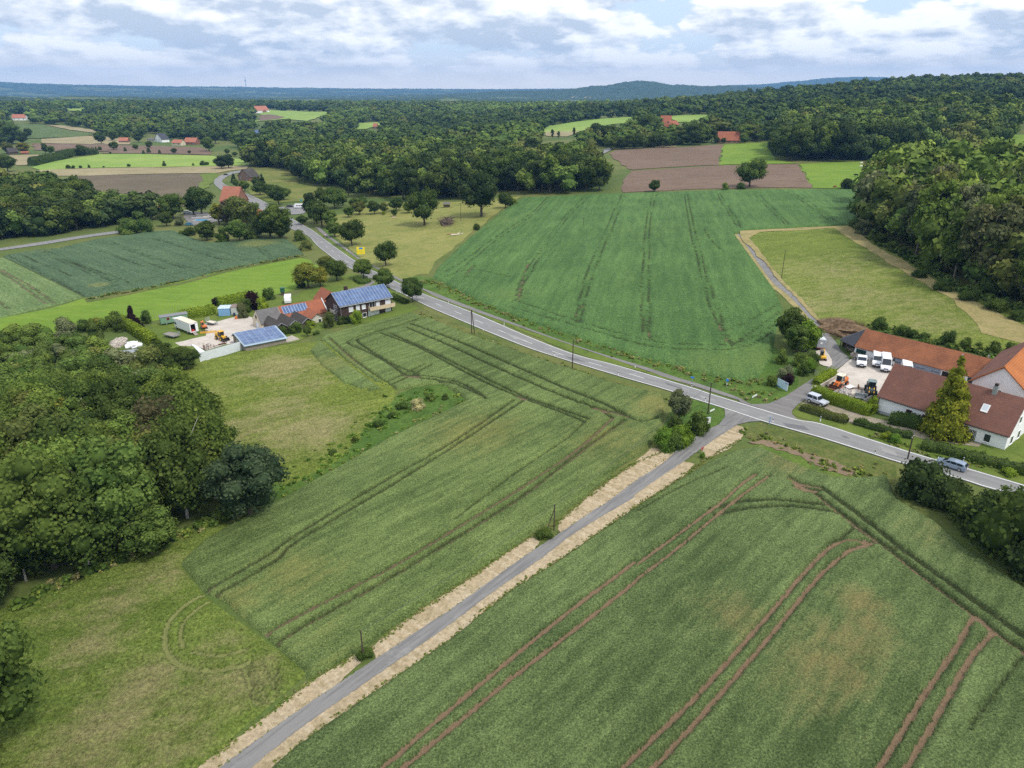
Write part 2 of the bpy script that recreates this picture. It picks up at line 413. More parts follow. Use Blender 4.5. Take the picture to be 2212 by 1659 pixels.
def resample(poly, step, wob=0.0, seed=0):
    r_ = random.Random(seed); out = []
    n = len(poly)
    for i in range(n):
        a, b = np.array(poly[i]), np.array(poly[(i + 1) % n]); L = np.linalg.norm(b - a); k = max(1, int(L / step))
        nn = np.array([-(b - a)[1], (b - a)[0]]) / (L + 1e-9)
        for j in range(k):
            out.append(a + (b - a) * j / k + nn * r_.uniform(-wob, wob) * (1 if j else .3))
    return np.array(out)
def patch(name, uvs, mt, off=.03, step=None, wob=None, label=None, cat=None, kind='structure', world=None, parent=None):
    """a sheet draped over the ground inside a surveyed outline"""
    w2 = PL(uvs) if world is None else np.array(world)
    dist = np.median(np.hypot(w2[:, 0], w2[:, 1]))
    step = step or max(2.0, dist * .022); wob = (dist * .0025 if wob is None else wob)
    bd = resample(w2, step, wob, len(name))
    x0, y0 = bd.min(0); x1, y1 = bd.max(0)
    gx, gy = np.meshgrid(np.arange(x0, x1, step), np.arange(y0, y1, step)); gx = gx.ravel() + rng.uniform(-.2, .2, gx.size) * step; gy = gy.ravel() + rng.uniform(-.2, .2, gy.size) * step
    closed = np.vstack([bd, bd[:1]])
    ok = pip(gx, gy, bd) & (segdist(gx, gy, closed) > step * .45)
    pts = [Vector(p) for p in bd] + [Vector(p) for p in zip(gx[ok], gy[ok])]
    v, e, f, *_ = mgeo.delaunay_2d_cdt(pts, [], [list(range(len(bd)))], 1, 1e-4)
    va = np.array([(p.x, p.y) for p in v]); rd = np.hypot(va[:, 0], va[:, 1])
    z = zt(va[:, 0], va[:, 1]) + off + np.maximum(0, rd - 300) * .0007
    F = np.array([t for t in f if len(t) == 3])
    A_, B_, C_ = va[F[:, 0]], va[F[:, 1]], va[F[:, 2]]
    fl = ((B_ - A_)[:, 0] * (C_ - A_)[:, 1] - (B_ - A_)[:, 1] * (C_ - A_)[:, 0]) < 0
    F[fl] = F[fl][:, ::-1]
    me = mesh_np(name, np.column_stack([va, z]), F, mt, smooth=True)
    return tag(link(name, me, parent), label, cat, kind=kind)
def ribbon(name, left, right, mt, off, n=120, parent=None, kind='structure', label=None, cat=None, cross=4, ragged=0.0):
    """a strip of ground between two edge lines given in metres"""
    def rs(l):
        l = smooth_line(l, 5); s = np.concatenate([[0], np.cumsum(np.hypot(*np.diff(l, axis=0).T))]); q = np.linspace(0, s[-1], n)
        return np.column_stack([np.interp(q, s, l[:, 0]), np.interp(q, s, l[:, 1])])
    a, b = rs(left), rs(right)
    if ragged:
        a = a + rng.uniform(-1, 1, (n, 1)) * ragged * (a - b) / np.linalg.norm(a - b, axis=1)[:, None]; b = b + rng.uniform(-1, 1, (n, 1)) * ragged * (b - a) / np.linalg.norm(a - b, axis=1)[:, None]
    t = np.linspace(0, 1, cross + 1)[None, :, None]
    g = a[:, None] * (1 - t) + b[:, None] * t; x, y = g[..., 0], g[..., 1]; rd = np.hypot(x, y)
    z = zt(x, y) + off + np.maximum(0, rd - 300) * .0007
    i = np.arange(n * (cross + 1)).reshape(n, cross + 1)
    F = np.stack([i[:-1, :-1], i[:-1, 1:], i[1:, 1:], i[1:, :-1]], -1).reshape(-1, 4)
    me = mesh_np(name, np.stack([x, y, z], -1).reshape(-1, 3), F, mt, smooth=True)
    return tag(link(name, me, parent), label, cat, kind=kind if not parent else None), a, b
def field(name, uvs, mt, ht, step, ruts, label, cat, ang=0.0, dry=(), world=None, off=.03, edge=.6, rough=.06):
    """standing crop: a raised, slightly uneven surface with the wheel tracks cut down to the soil"""
    w2 = PL(uvs) if world is None else np.array(world)
    c, s = math.cos(ang), math.sin(ang); q = np.column_stack([w2[:, 0] * c + w2[:, 1] * s, -w2[:, 0] * s + w2[:, 1] * c])
    gx, gy = np.meshgrid(np.arange(q[:, 0].min(), q[:, 0].max(), step), np.arange(q[:, 1].min(), q[:, 1].max(), step))
    sh = gx.shape; gx = gx + rng.uniform(-.28, .28, sh) * step; gy = gy + rng.uniform(-.28, .28, sh) * step
    x, y = gx * c - gy * s, gx * s + gy * c
    ins = pip(x, y, w2)
    bd = np.full(sh, 99.0); xi, yi = x[ins], y[ins]
    bd[ins] = segdist(xi, yi, np.vstack([w2, w2[:1]]), 99.0) + rng.uniform(-.15, .15, xi.size) * edge
    keep = ins
    ring = np.zeros(sh, bool)
    for a_ in (-1, 0, 1):
        for b_ in (-1, 0, 1): ring |= np.roll(np.roll(ins, a_, 0), b_, 1)
    ring &= ~ins
    nx_, ny_ = nearest(x[ring], y[ring], np.vstack([w2, w2[:1]])); x[ring] = nx_; y[ring] = ny_
    hgt = np.zeros(sh); soil = np.zeros(sh); dr = np.zeros(sh); cut = np.zeros(xi.size); so = np.zeros(xi.size); shd = np.zeros(xi.size); slot_shade = np.zeros(sh)
    for line, hw, bare in ruts:
        l = smooth_line(line, 5) ; d = segdist(xi, yi, l, 50.0)
        d = d + .10 * np.sin(xi * 1.7 + yi * 1.1) * hw + rng.uniform(-.10, .10, xi.size)
        k = np.clip((hw + .30 - d) / .45, 0, 1); cut = np.maximum(cut, k)
        m_ = np.clip((hw + .10 - d) / .3, 0, 1); so = np.maximum(so, m_ * bare); shd = np.maximum(shd, np.clip((hw + .26 - d) / .25, 0, 1) * (1 - bare * .5))
    hh = ht * (1 - cut * .92) * np.clip(bd[ins] / edge, 0.04, 1) * (1 + rng.uniform(-1, 1, xi.size) * rough / ht)
    hh = hh * (1 + .05 * wav(xi, yi, 3.1, 1.0) + .06 * wav(xi, yi, 9., .3))
    hgt[ins] = hh; soil[ins] = so; slot_shade[ins] = shd
    dd = np.zeros(xi.size)
    for (cx, cy), rad, amt in dry:
        dd = np.maximum(dd, amt * np.exp(-.5 * ((xi - cx) ** 2 + (yi - cy) ** 2) / rad ** 2))
    dr[ins] = dd
    rd = np.hypot(x, y); z = zt(x, y) + off + hgt + np.maximum(0, rd - 300) * .0007
    i = np.arange(x.size).reshape(sh)
    qk = keep[:-1, :-1] | keep[1:, :-1] | keep[:-1, 1:] | keep[1:, 1:]
    F = np.stack([i[:-1, :-1], i[:-1, 1:], i[1:, 1:], i[1:, :-1]], -1)[qk]
    used = np.zeros(x.size, bool); used[F.ravel()] = True; mp = np.cumsum(used) - 1
    V = np.stack([x, y, z], -1).reshape(-1, 3)[used]
    me = mesh_np(name, V, mp[F], mt, smooth=True, vattr={'soil': soil.ravel()[used], 'dry': dr.ravel()[used], 'slot_shade': slot_shade.ravel()[used]})
    return tag(link(name, me), label, cat, kind='structure')

# ------------------------------------------------------------------ trees
CUBE_S = None
def qsphere():
    """sphere of 24 quads"""
    global CUBE_S
    if CUBE_S is None:
        bm = bmesh.new(); bmesh.ops.create_cube(bm, size=2); bmesh.ops.subdivide_edges(bm, edges=bm.edges[:], cuts=1, use_grid_fill=True)
        for v in bm.verts: v.co.normalize()
        bm.verts.index_update(); CUBE_S = (np.array([v.co[:] for v in bm.verts]), np.array([[v.index for v in f.verts] for f in bm.faces])); bm.free()
    return CUBE_S
def leaf_quads(c, nrm, size, r_):
    """leaf sprays: one bent quad each, lying roughly across nrm"""
    n = len(c); nn = nrm + r_.normal(0, .55, (n, 3)); nn /= np.linalg.norm(nn, axis=1)[:, None] + 1e-9
    ref = r_.normal(0, 1, (n, 3)); a = np.cross(nn, ref); a /= np.linalg.norm(a, axis=1)[:, None] + 1e-9; b = np.cross(nn, a)
    s = (size * r_.uniform(.6, 1.35, n))[:, None]; e = r_.uniform(.55, 1.0, n)[:, None]
    V = np.stack([c - a * s * .5, c - b * s * .5 * e + nn * s * .12, c + a * s * .5, c + b * s * .5 * e - nn * s * .1], 1).reshape(-1, 3)
    return V, np.arange(4 * n).reshape(-1, 4)
def crown(seed, nleaf, size, R_=.36, zb=.16, lobes=18, style='round', core=.8, LR=(.34, .52)):
    """crown of a tree of height 1: lobes of leaf sprays round a dark inside; returns V, F, tint"""
    r_ = np.random.default_rng(seed); Vs, Fs, Ts = [], [], []; nb = 0
    cz = (1 + zb) / 2; rz = (1 - zb) / 2
    L = []
    for i in range(lobes):
        for _ in range(30):
            d = r_.normal(0, 1, 3); d /= np.linalg.norm(d); rr = r_.uniform(.45, .86) if lobes > 30 else r_.uniform(.45, .80)
            p = d * rr * np.array([R_, R_, rz])
            if style == 'cone':
                zn = r_.uniform(0, 1) ** 1.25; an = r_.uniform(0, 6.283); q_ = R_ * (1 - zn) ** .85 * r_.uniform(.55, .85)
                p = np.array([q_ * math.cos(an), q_ * math.sin(an), zb + zn * (.97 - zb) - cz]); lr = R_ * (.10 + .34 * (1 - zn)); break
            h = p[2] / rz
            if style == 'cone': k = max(.10, (1 - (h + 1) / 2) ** .8 * 1.25)
            elif style == 'egg': k = 1.05 - .28 * h - .25 * max(0, -h - .5)
            elif style == 'bush': k = 1.0
            elif style == 'weep': k = .95 - .30 * h
            else: k = 1.0 - .18 * h * h
            p[:2] *= k
            lr = r_.uniform(*LR) * R_ * (1 if style != 'cone' else .3 + .75 * k) * (1 if style != 'bush' else 1.05)
            if all(np.linalg.norm(p - q[0]) > .55 * min(lr, q[1]) for q in L): break
        L.append((p + np.array([0, 0, cz]), lr, r_.uniform(.25, .8)))
    sv, sf = qsphere()
    L2 = L + ([(np.array([0, 0, cz]), R_ * .62, .3)] if style != 'cone' else [(np.array([0, 0, zb + k * (1 - zb)]), R_ * (1 - k) * .75, .3) for k in (.1, .25, .4, .55, .7, .82)])
    for p, lr, tn in L2:
        v = sv * (lr * core * np.array([1, 1, .95])) * r_.uniform(.85, 1.1, (len(sv), 1)) + p
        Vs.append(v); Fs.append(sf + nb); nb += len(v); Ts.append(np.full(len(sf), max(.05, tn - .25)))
    ws = np.array([q[1] ** 2 for q in L]); ws /= ws.sum()
    for (p, lr, tn), wt in zip(L, ws):
        k = max(3, int(nleaf * wt)); d = r_.normal(0, 1, (k, 3)); d[:, 2] += .25; d /= np.linalg.norm(d, axis=1)[:, None]
        rad = lr * r_.uniform(.80, 1.14, (k, 1)); sc = np.array([1.08, 1.08, .88 if style != 'weep' else 1.5])
        c = p + d * rad * sc
        if style == 'weep': c[:, 2] -= np.abs(r_.normal(0, .03, k))
        ok = np.ones(k, bool)
        for (q, lq, _) in L:
            if q is p: continue
            ok &= np.linalg.norm((c - q) / sc, axis=1) > lq * .80
        c, d = c[ok], d[ok]
        nd = d if style != 'weep' else d * np.array([1, 1, .2])
        v, f = leaf_quads(c, nd, size, r_); Vs.append(v); Fs.append(f + nb); nb += len(v)
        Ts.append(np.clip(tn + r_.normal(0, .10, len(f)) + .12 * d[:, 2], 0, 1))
    V = np.vstack(Vs); V[:, 2] = np.maximum(V[:, 2], zb * .6 if style != 'bush' else .0)
    return V, np.vstack(Fs), np.concatenate(Ts)
def trunk_mesh(name, mt, seed, h=.62, r0=.022, limbs=5):
    r_ = random.Random(seed); mb = MB(); p = Vector((0, 0, -.02)); r = r0 * 1.35
    pts = [p]
    for i in range(4):
        q = p + Vector((r_.uniform(-.012, .012), r_.uniform(-.012, .012), h / 4)); rn = r * .78
        mb.tube(p, q, r, rn, 7); p, r = q, rn; pts.append(p)
    for i in range(limbs):
        k = r_.choice(pts[1:]); a = 2 * math.pi * (i / limbs) + r_.uniform(-.5, .5); L = r_.uniform(.14, .26)
        m_ = k + Vector((math.cos(a) * L * .55, math.sin(a) * L * .55, L * .45)); e = m_ + Vector((math.cos(a) * L * .5, math.sin(a) * L * .5, L * .7))
        mb.tube(k, m_, r0 * .5, r0 * .32, 5); mb.tube(m_, e, r0 * .32, r0 * .12, 5)
    return mb.mesh(name, mt)
def crown_mesh(name, *a, **k):
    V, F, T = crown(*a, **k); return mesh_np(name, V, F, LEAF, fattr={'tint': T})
BARK_GREY = plain('grey_bark', (.15, .135, .105), .3, 6, .95, .1)
PROTO = {}
def make_protos():
    for i in range(6):
        PROTO['near%d' % i] = (crown_mesh('crown', 100 + i, 8500, .031, [.36, .33, .40, .30, .38, .34][i], .12, 42 + 2 * i, 'round' if i % 3 else 'egg', .8, (.20, .40)), trunk_mesh('trunk', BARK, i))
    for i in range(4):
        PROTO['weep%d' % i] = (crown_mesh('crown', 140 + i, 8500, .029, [.30, .27, .33, .29][i], .10, 40, 'weep', .8, (.20, .40)), trunk_mesh('trunk', BARK_PALE, 20 + i, .6, .012, 2))
    for i in range(8):
        PROTO['mid%d' % i] = (crown_mesh('crown', 200 + i, 2800, .052, [.36, .33, .40, .30, .38, .34, .42, .28][i], [.10, .14, .08, .12, .10, .06, .12, .10][i], 26 + i, ['round', 'egg'][i % 2], .82, (.24, .46)), trunk_mesh('trunk', BARK, 40 + i))
    for i in range(3):
        PROTO['lone%d' % i] = (crown_mesh('crown', 300 + i, 3400, .050, [.42, .40, .46][i], [.18, .20, .16][i], 26, 'egg' if i < 2 else 'round'), trunk_mesh('trunk', BARK, 60 + i, .6, .026))
    for i in range(2):
        PROTO['ball%d' % i] = (crown_mesh('crown', 330 + i, 3200, .050, [.40, .42][i], .22, 40, 'egg', core=.9), trunk_mesh('trunk', BARK, 70 + i, .5, .02, 3))
    for i in range(4):
        PROTO['bush%d' % i] = (crown_mesh('foliage', 360 + i, 1900, .085, [.62, .55, .70, .6][i], -.25, 16, 'bush'), None)
    for i in range(2):
        PROTO['cone%d' % i] = (crown_mesh('crown', 400 + i, 6500, .036, .28, .02, 70, 'cone', core=.85), trunk_mesh('trunk', BARK, 80 + i, .8, .02, 0))
    for i in range(4):
        PROTO['ash%d' % i] = (crown_mesh('crown', 430 + i, 3600, .042, [.28, .25, .31, .27][i], [.16, .22, .12, .14][i], 30, ['egg', 'round'][i % 2], .78, (.22, .42)), trunk_mesh('trunk', BARK_GREY, 95 + i, .75, .014, 7))
    PROTO['poplar'] = (crown_mesh('crown', 420, 1500, .06, .17, .06, 16, 'egg'), trunk_mesh('trunk', BARK, 90))
GREENS = {'dark': (.074, .110, .029), 'mid': (.102, .152, .036), 'light': (.142, .205, .044), 'olive': (.125, .148, .042), 'grey': (.130, .150, .070),
          'blue': (.056, .084, .042), 'yellow': (.200, .205, .036), 'lime': (.21, .29, .034), 'purple': (.034, .017, .020), 'deep': (.052, .080, .028),
          'bright': (.135, .225, .032), 'brown': (.105, .096, .046), 'gold': (.215, .245, .032)}
def gcol(k, j=.14):
    c = GREENS[k] if isinstance(k, str) else k
    f = random.uniform(1 - j, 1 + j); g = random.uniform(-.06, .06)
    return (c[0] * f * (1 + g), c[1] * f, c[2] * f * (1 - g), 1)
def tree(kind, xy, h, colr, label, cat='tree', group=None, name='broadleaf_tree', wid=1.0, zoff=0.0, parts=True, rz=None):
    cm, tm = PROTO[kind]; z = ztf(*xy) + zoff
    rz = random.uniform(0, 6.28) if rz is None else rz; c = gcol(colr); s = (h * wid, h * wid, h)
    if tm is None or not parts:
        o = link(name, cm, None, (xy[0], xy[1], z), (0, 0, rz), s); o.color = c
        return tag(o, label, cat, group)
    t = thing(name, label, cat, (xy[0], xy[1], z), rz, group); t.scale = s
    o = link('crown', cm, t); o.color = c
    link('trunk', tm, t)
    return t
def bush(xy, h, colr, label, wid=1.0, group=None, cat='shrub', name='shrub', k=None):
    return tree('bush%d' % (random.randrange(4) if k is None else k), xy, h, colr, label, cat, group, name, wid, -.05 * h)
def tree_at(kind, base, top, colr, label, wid=1.0, **kw):
    """tree standing on a surveyed spot, as high as surveyed"""
    p = P(base); h = 2.0
    d = math.hypot(p[0], p[1])
    h = height_of(p, top); return tree(kind, p[:2], h, colr, label, wid=wid, **kw)
def project(p):
    y, z = p[1], p[2] - CAM_H
    dep = y * math.cos(PITCH) - z * math.sin(PITCH); up = y * math.sin(PITCH) + z * math.cos(PITCH)
    return 1106 + FOC * p[0] / dep, 829.5 - FOC * up / dep
def height_of(p, top):
    lo, hi = .2, 60.0
    for _ in range(30):
        m = .5 * (lo + hi)
        if project((p[0], p[1], p[2] + m))[1] > top: lo = m
        else: hi = m
    return lo
def scatter(poly, s, jit=.38, drop=0.0):
    """uneven planting inside a polygon (metres)"""
    poly = np.asarray(poly); x0, y0 = poly.min(0); x1, y1 = poly.max(0); out = []; row = 0; y = y0
    while y < y1:
        x = x0 + (s / 2 if row % 2 else 0)
        while x < x1:
            out.append((x + rng.uniform(-jit, jit) * s, y + rng.uniform(-jit, jit) * s)); x += s
        y += s * .866; row += 1
    out = np.array(out); k = pip(out[:, 0], out[:, 1], poly) & (rng.uniform(0, 1, len(out)) > drop)
    return out[k]
def merged_trees(name, label, cat, pts, hts, cols, tmpl, wid=1.0, group=None, kind='stuff'):
    """a far wood, as one mass: many crowns in one mesh"""
    Vs, Fs, Ts, Cs = [], [], [], []; nb = 0
    zz = zt(pts[:, 0], pts[:, 1])
    for (x, y), z, h, c in zip(pts, zz, hts, cols):
        V, F, T = tmpl[rng.integers(len(tmpl))]; a = rng.uniform(0, 6.28); ca, sa = math.cos(a), math.sin(a); wd = h * wid * rng.uniform(.85, 1.25)
        Vs.append(np.column_stack([(V[:, 0] * ca - V[:, 1] * sa) * wd + x, (V[:, 0] * sa + V[:, 1] * ca) * wd + y, V[:, 2] * h + z - .03 * h]))
        Fs.append(F + nb); nb += len(V); Ts.append(T); Cs.append(np.tile(c, (len(F), 1)))
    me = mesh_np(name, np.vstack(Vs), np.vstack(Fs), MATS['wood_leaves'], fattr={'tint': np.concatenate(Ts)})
    cc = np.vstack(Cs); ca_ = np.column_stack([cc[:, :3], np.ones(len(cc))]).astype(np.float32)
    me.attributes.new('species', 'FLOAT_COLOR', 'FACE').data.foreach_set('color', ca_.ravel())
    return tag(link(name, me), label, cat, group, kind)
def wood_leaves():
    m = bpy.data.materials.new('wood_leaves'); m.use_nodes = True; t = NT(m.node_tree); MATS['wood_leaves'] = m
    ti = t.n('ShaderNodeAttribute', {'attribute_name': 'tint'}).outputs['Fac']; oc = t.n('ShaderNodeAttribute', {'attribute_name': 'species'}).outputs['Color']
    k = t.math('MULTIPLY_ADD', ti, .95, .52)
    c = t.mix(1.0, oc, t.n('ShaderNodeCombineColor', None, Red=t.math('MULTIPLY', k, t.math('MULTIPLY_ADD', ti, .25, .88)), Green=k, Blue=t.math('MULTIPLY', k, .95)).outputs[0], 'MULTIPLY')
    d = t.n('ShaderNodeBsdfDiffuse', None, Color=c); t.n('ShaderNodeOutputMaterial', None, Surface=d)
wood_leaves()
def hedge(name, pts, wd, ht, colr, label, cat='hedge', leaf=.28, dens=16, uneven=.12, group=None):
    """clipped or rough hedge along a line in metres"""
    pts = smooth_line(pts, 4) if len(pts) > 2 else np.asarray(pts, float)
    s = np.concatenate([[0], np.cumsum(np.hypot(*np.diff(pts, axis=0).T))]); L = s[-1]; n = max(4, int(L / .6)); q = np.linspace(0, L, n)
    x = np.interp(q, s, pts[:, 0]); y = np.interp(q, s, pts[:, 1]); tx = np.gradient(x); ty = np.gradient(y); tl = np.hypot(tx, ty); tx /= tl; ty /= tl
    z = zt(x, y); V, F = [], []
    prf = [(-.46, 0), (-.48, .55), (-.40, .88), (-.15, .97), (.15, .97), (.40, .88), (.48, .55), (.46, 0)]
    hv = ht * (1 + rng.uniform(-1, 1, n) * uneven); wv = wd * (1 + rng.uniform(-1, 1, n) * uneven)
    for i in range(n):
        e = .8 if i in (0, n - 1) else 1
        for a, b in prf: V.append((x[i] - ty[i] * a * wv[i] * .92 * e, y[i] + tx[i] * a * wv[i] * .92 * e, z[i] - .05 + b * hv[i] * .95 * e))
    for i in range(n - 1):
        for j in range(7): F.append((i * 8 + j, i * 8 + j + 1, i * 8 + 9 + j, i * 8 + 8 + j))
    F += [(0, 1, 2, 3), (0, 3, 4, 7), (4, 5, 6, 7)] + [tuple(8 * (n - 1) + k for k in f) for f in ((3, 2, 1, 0), (7, 4, 3, 0), (7, 6, 5, 4))]
    V = np.array(V); nl = int(L * (wd + 2 * ht) * dens); r_ = rng
    t = r_.uniform(0, n - 1.001, nl); i = t.astype(int); f = t - i; u = r_.uniform(0, 1, nl)
    per = np.array(prf); pd = np.concatenate([[0], np.cumsum(np.hypot(np.diff(per[:, 0]) * wd, np.diff(per[:, 1]) * ht))]); uu = u * pd[-1]
    pa = np.interp(uu, pd, per[:, 0]); pb = np.interp(uu, pd, per[:, 1])
    hx = x[i] * (1 - f) + x[i + 1] * f; hy = y[i] * (1 - f) + y[i + 1] * f; hz = z[i] * (1 - f) + z[i + 1] * f; hh = hv[i] * (1 - f) + hv[i + 1] * f; ww = wv[i] * (1 - f) + wv[i + 1] * f
    c = np.column_stack([hx - ty[i] * pa * ww, hy + tx[i] * pa * ww, hz + pb * hh]) + r_.normal(0, .05, (nl, 3))
    nrm = np.column_stack([-ty[i] * pa * 2, tx[i] * pa * 2, np.maximum(pb - .5, 0) * 2 + .1])
    v2, f2 = leaf_quads(c, nrm, leaf, r_)
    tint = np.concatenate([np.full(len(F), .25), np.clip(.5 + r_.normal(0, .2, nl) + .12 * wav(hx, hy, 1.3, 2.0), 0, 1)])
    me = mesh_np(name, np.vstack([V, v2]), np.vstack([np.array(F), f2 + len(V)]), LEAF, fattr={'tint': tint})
    o = link(name, me); o.color = gcol(colr, .05); return tag(o, label, cat, group)
make_protos()
# ------------------------------------------------------------------ setting: ground colours
def ground_base():
    m, t = mat('ground_green', .9, .1)
    a = t.noise(t.pos, .010, 5, .6, .4); b = t.noise(t.pos, .07, 6, .68, .5); c = t.noise(t.pos, 1.3, 6, .72)
    cc = t.mix(t.ramp(a.outputs[0], .38, .62), (.085, .125, .032), (.15, .155, .05))
    cc = t.mix(t.math('MULTIPLY', t.ramp(b.outputs[0], .45, .68), .7), cc, (.075, .12, .03))
    k = t.math('MULTIPLY_ADD', c.outputs[0], 1.0, .5)
    cc = t.mix(1.0, cc, t.n('ShaderNodeCombineColor', None, Red=k, Green=k, Blue=k).outputs[0], 'MULTIPLY')
    wo = t.n('ShaderNodeAttribute', {'attribute_name': 'wood'}).outputs['Fac']
    fo = t.mix(t.ramp(t.noise(t.pos, .02, 6, .75).outputs[0], .35, .65), (.018, .034, .014), (.05, .085, .028))
    cc = t.mix(t.ramp(wo, .3, .6), cc, fo)
    t.put(t.b.inputs['Base Color'], cc)
    t.put(t.b.inputs['Normal'], t.n('ShaderNodeBump', None, Strength=.7, Distance=.25, Height=c))
ground_base()
M_MEADOW = ground('meadow_grass', (.125, .155, .032), (.215, .200, .060), (.095, .135, .028), (.03, .16, 1.6), c4=(.27, .225, .10))
M_MEADOW2 = ground('rough_meadow', (.130, .165, .036), (.195, .200, .058), (.095, .135, .028), (.035, .2, 1.5), c4=(.24, .205, .09), bump=.4, fine=.75)
M_YELLOW = ground('dry_meadow', (.195, .205, .055), (.245, .238, .072), (.145, .175, .042), (.03, .17, 1.1), c4=(.31, .265, .11))
M_LUSH = ground('lush_grass', (.13, .215, .024), (.165, .245, .030), (.105, .185, .022), (.02, .08, 1.0), fine=.28, streak=(R(-15), .05, .5, (.19, .27, .04), .5))
M_FARGREEN = ground('far_grass', (.20, .30, .060), (.25, .33, .075), (.17, .26, .05), (.008, .03, .3), fine=.2)
M_LAWN = ground('lawn_grass', (.105, .155, .026), (.145, .185, .036), (.085, .13, .024), (.06, .3, 2.5), fine=.4)
M_WEEDS = ground('weeds', (.072, .140, .025), (.105, .175, .032), (.055, .105, .020), (.06, .28, 1.5), bump=.7, c4=(.13, .17, .04), fine=.85)
M_VERGE = ground('verge_grass', (.095, .130, .030), (.145, .155, .045), (.07, .105, .024), (.05, .3, 1.8), c4=(.22, .17, .09), bump=.4, fine=.7)
M_STRAW = ground('mown_straw', (.39, .305, .19), (.45, .36, .24), (.31, .25, .14), (.1, .5, 2.2), bump=.35, fine=.75, streak=(R(48), 1.4, .18, (.53, .44, .31), .6))
M_WEEDY = ground('bright_weeds', (.10, .155, .028), (.15, .215, .034), (.075, .12, .025), (.08, .35, 2), c4=(.20, .15, .09), fine=.7)
M_HAY = ground('cut_hay', (.27, .225, .095), (.33, .27, .125), (.20, .19, .065), (.05, .2, 1.2), fine=.5)
M_PLOUGH = ground('ploughed_soil', (.155, .105, .074), (.185, .128, .092), (.13, .09, .064), (.012, .09, .8), fine=.3, streak=(R(4), .06, .55, (.20, .14, .10), .5))
M_PLOUGH2 = ground('dark_soil', (.120, .095, .062), (.150, .118, .076), (.10, .088, .05), (.012, .08, .8), fine=.25, streak=(R(-12), .05, .4, (.165, .13, .088), .5))
M_BEIGE = ground('beige_stubble', (.285, .235, .135), (.33, .275, .16), (.22, .20, .10), (.01, .06, .5), fine=.25)
M_VINE = ground('row_crop', (.095, .135, .045), (.12, .16, .05), (.075, .11, .035), (.015, .08, .5), fine=.45, streak=(R(20), .35, .03, (.055, .09, .028), .7))
M_DIRT = ground('bare_earth', (.215, .155, .105), (.25, .185, .125), (.17, .125, .08), (.1, .5, 2.5), c4=(.13, .14, .05), fine=.4)
def heading(a, b):
    """heading on the ground between two surveyed spots"""
    p, q = P(a), P(b); return math.atan2(q[1] - p[1], q[0] - p[0])
A_WHEAT = heading((643, 1337), (1108, 1070)); A_NEAR = heading(*R4(800,1270, 1800,460)); A_GREEN = heading((1243, 690), (1340, 430)); A_BLUE = heading(*Uc(330,360, 800,562))
M_WHEAT = crop('wheat_ears', (.072, .112, .030), (.250, .330, .103), (.25, .235, .07), (.19, .14, .085), A_WHEAT)
A_WIND = R(20)
M_TALL = crop('tall_grass', (.098, .145, .022), (.215, .278, .056), (.30, .255, .125), (.235, .250, .085), A_WIND, fine=3.2, row=.8, st=2.5)
M_TALL2 = crop('tall_dry_grass', (.112, .155, .022), (.225, .272, .048), (.33, .28, .14), (.22, .25, .09), A_WIND, fine=2.4, row=.5, st=2.5)
M_WHEAT2 = crop('wheat_ears_near', (.064, .102, .031), (.225, .300, .105), (.27, .215, .085), (.27, .185, .115), A_NEAR)
M_GREENCROP = crop('green_cereal', (.054, .118, .030), (.130, .238, .064), (.13, .20, .05), (.15, .115, .06), A_GREEN, fine=2.4, row=.5)
M_BLUECROP = crop('bluegreen_cereal', (.056, .100, .048), (.112, .175, .086), (.17, .19, .06), (.16, .12, .075), A_BLUE, fine=1.4, row=.5)
M_LIGHTCROP = crop('pale_cereal', (.105, .165, .055), (.20, .275, .105), (.22, .27, .08), (.2, .15, .095), A_BLUE, fine=1.4, row=.5)
def asphalt(name, c, patchc, ang, scale=1.0):
    m, t = mat(name, .88, .2)
    mp = t.rows(t.pos, ang, 8.0, .6)
    st = t.noise(mp, .7 * scale, 5, .65); a = t.noise(t.pos, .35, 5, .65); g = t.noise(t.pos, 9, 3, .7)
    cc = t.mix(t.ramp(st.outputs[0], .38, .66), c, patchc); cc = t.mix(t.math('MULTIPLY', t.ramp(a.outputs[0], .55, .7), .6), cc, tuple(x * 1.25 for x in c))
    k = t.math('MULTIPLY_ADD', g.outputs[0], .5, .75); cc = t.mix(1.0, cc, t.n('ShaderNodeCombineColor', None, Red=k, Green=k, Blue=k).outputs[0], 'MULTIPLY')
    t.put(t.b.inputs['Base Color'], cc); return m
M_ROAD = asphalt('asphalt', (.235, .232, .230), (.190, .188, .188), R(-46))
M_LANE = asphalt('old_asphalt', (.215, .208, .202), (.150, .147, .147), R(48), 1.6)
M_PATH = asphalt('path_asphalt', (.20, .19, .185), (.165, .155, .15), R(-46))
M_YARD = plain('yard_concrete', (.50, .45, .40), .14, .35, .9, .15, dirt=(.36, .31, .26))
M_WHITE_LINE = plain('road_paint', (.72, .72, .70), .12, .8, .7)
M_DIRTPATH = ground('gravel_drive', (.30, .255, .195), (.34, .29, .225), (.22, .20, .12), (.15, .6, 3), fine=.35)
M_SLAB = plain('paving', (.42, .40, .38), .15, 1.2, .9)

build_ground()
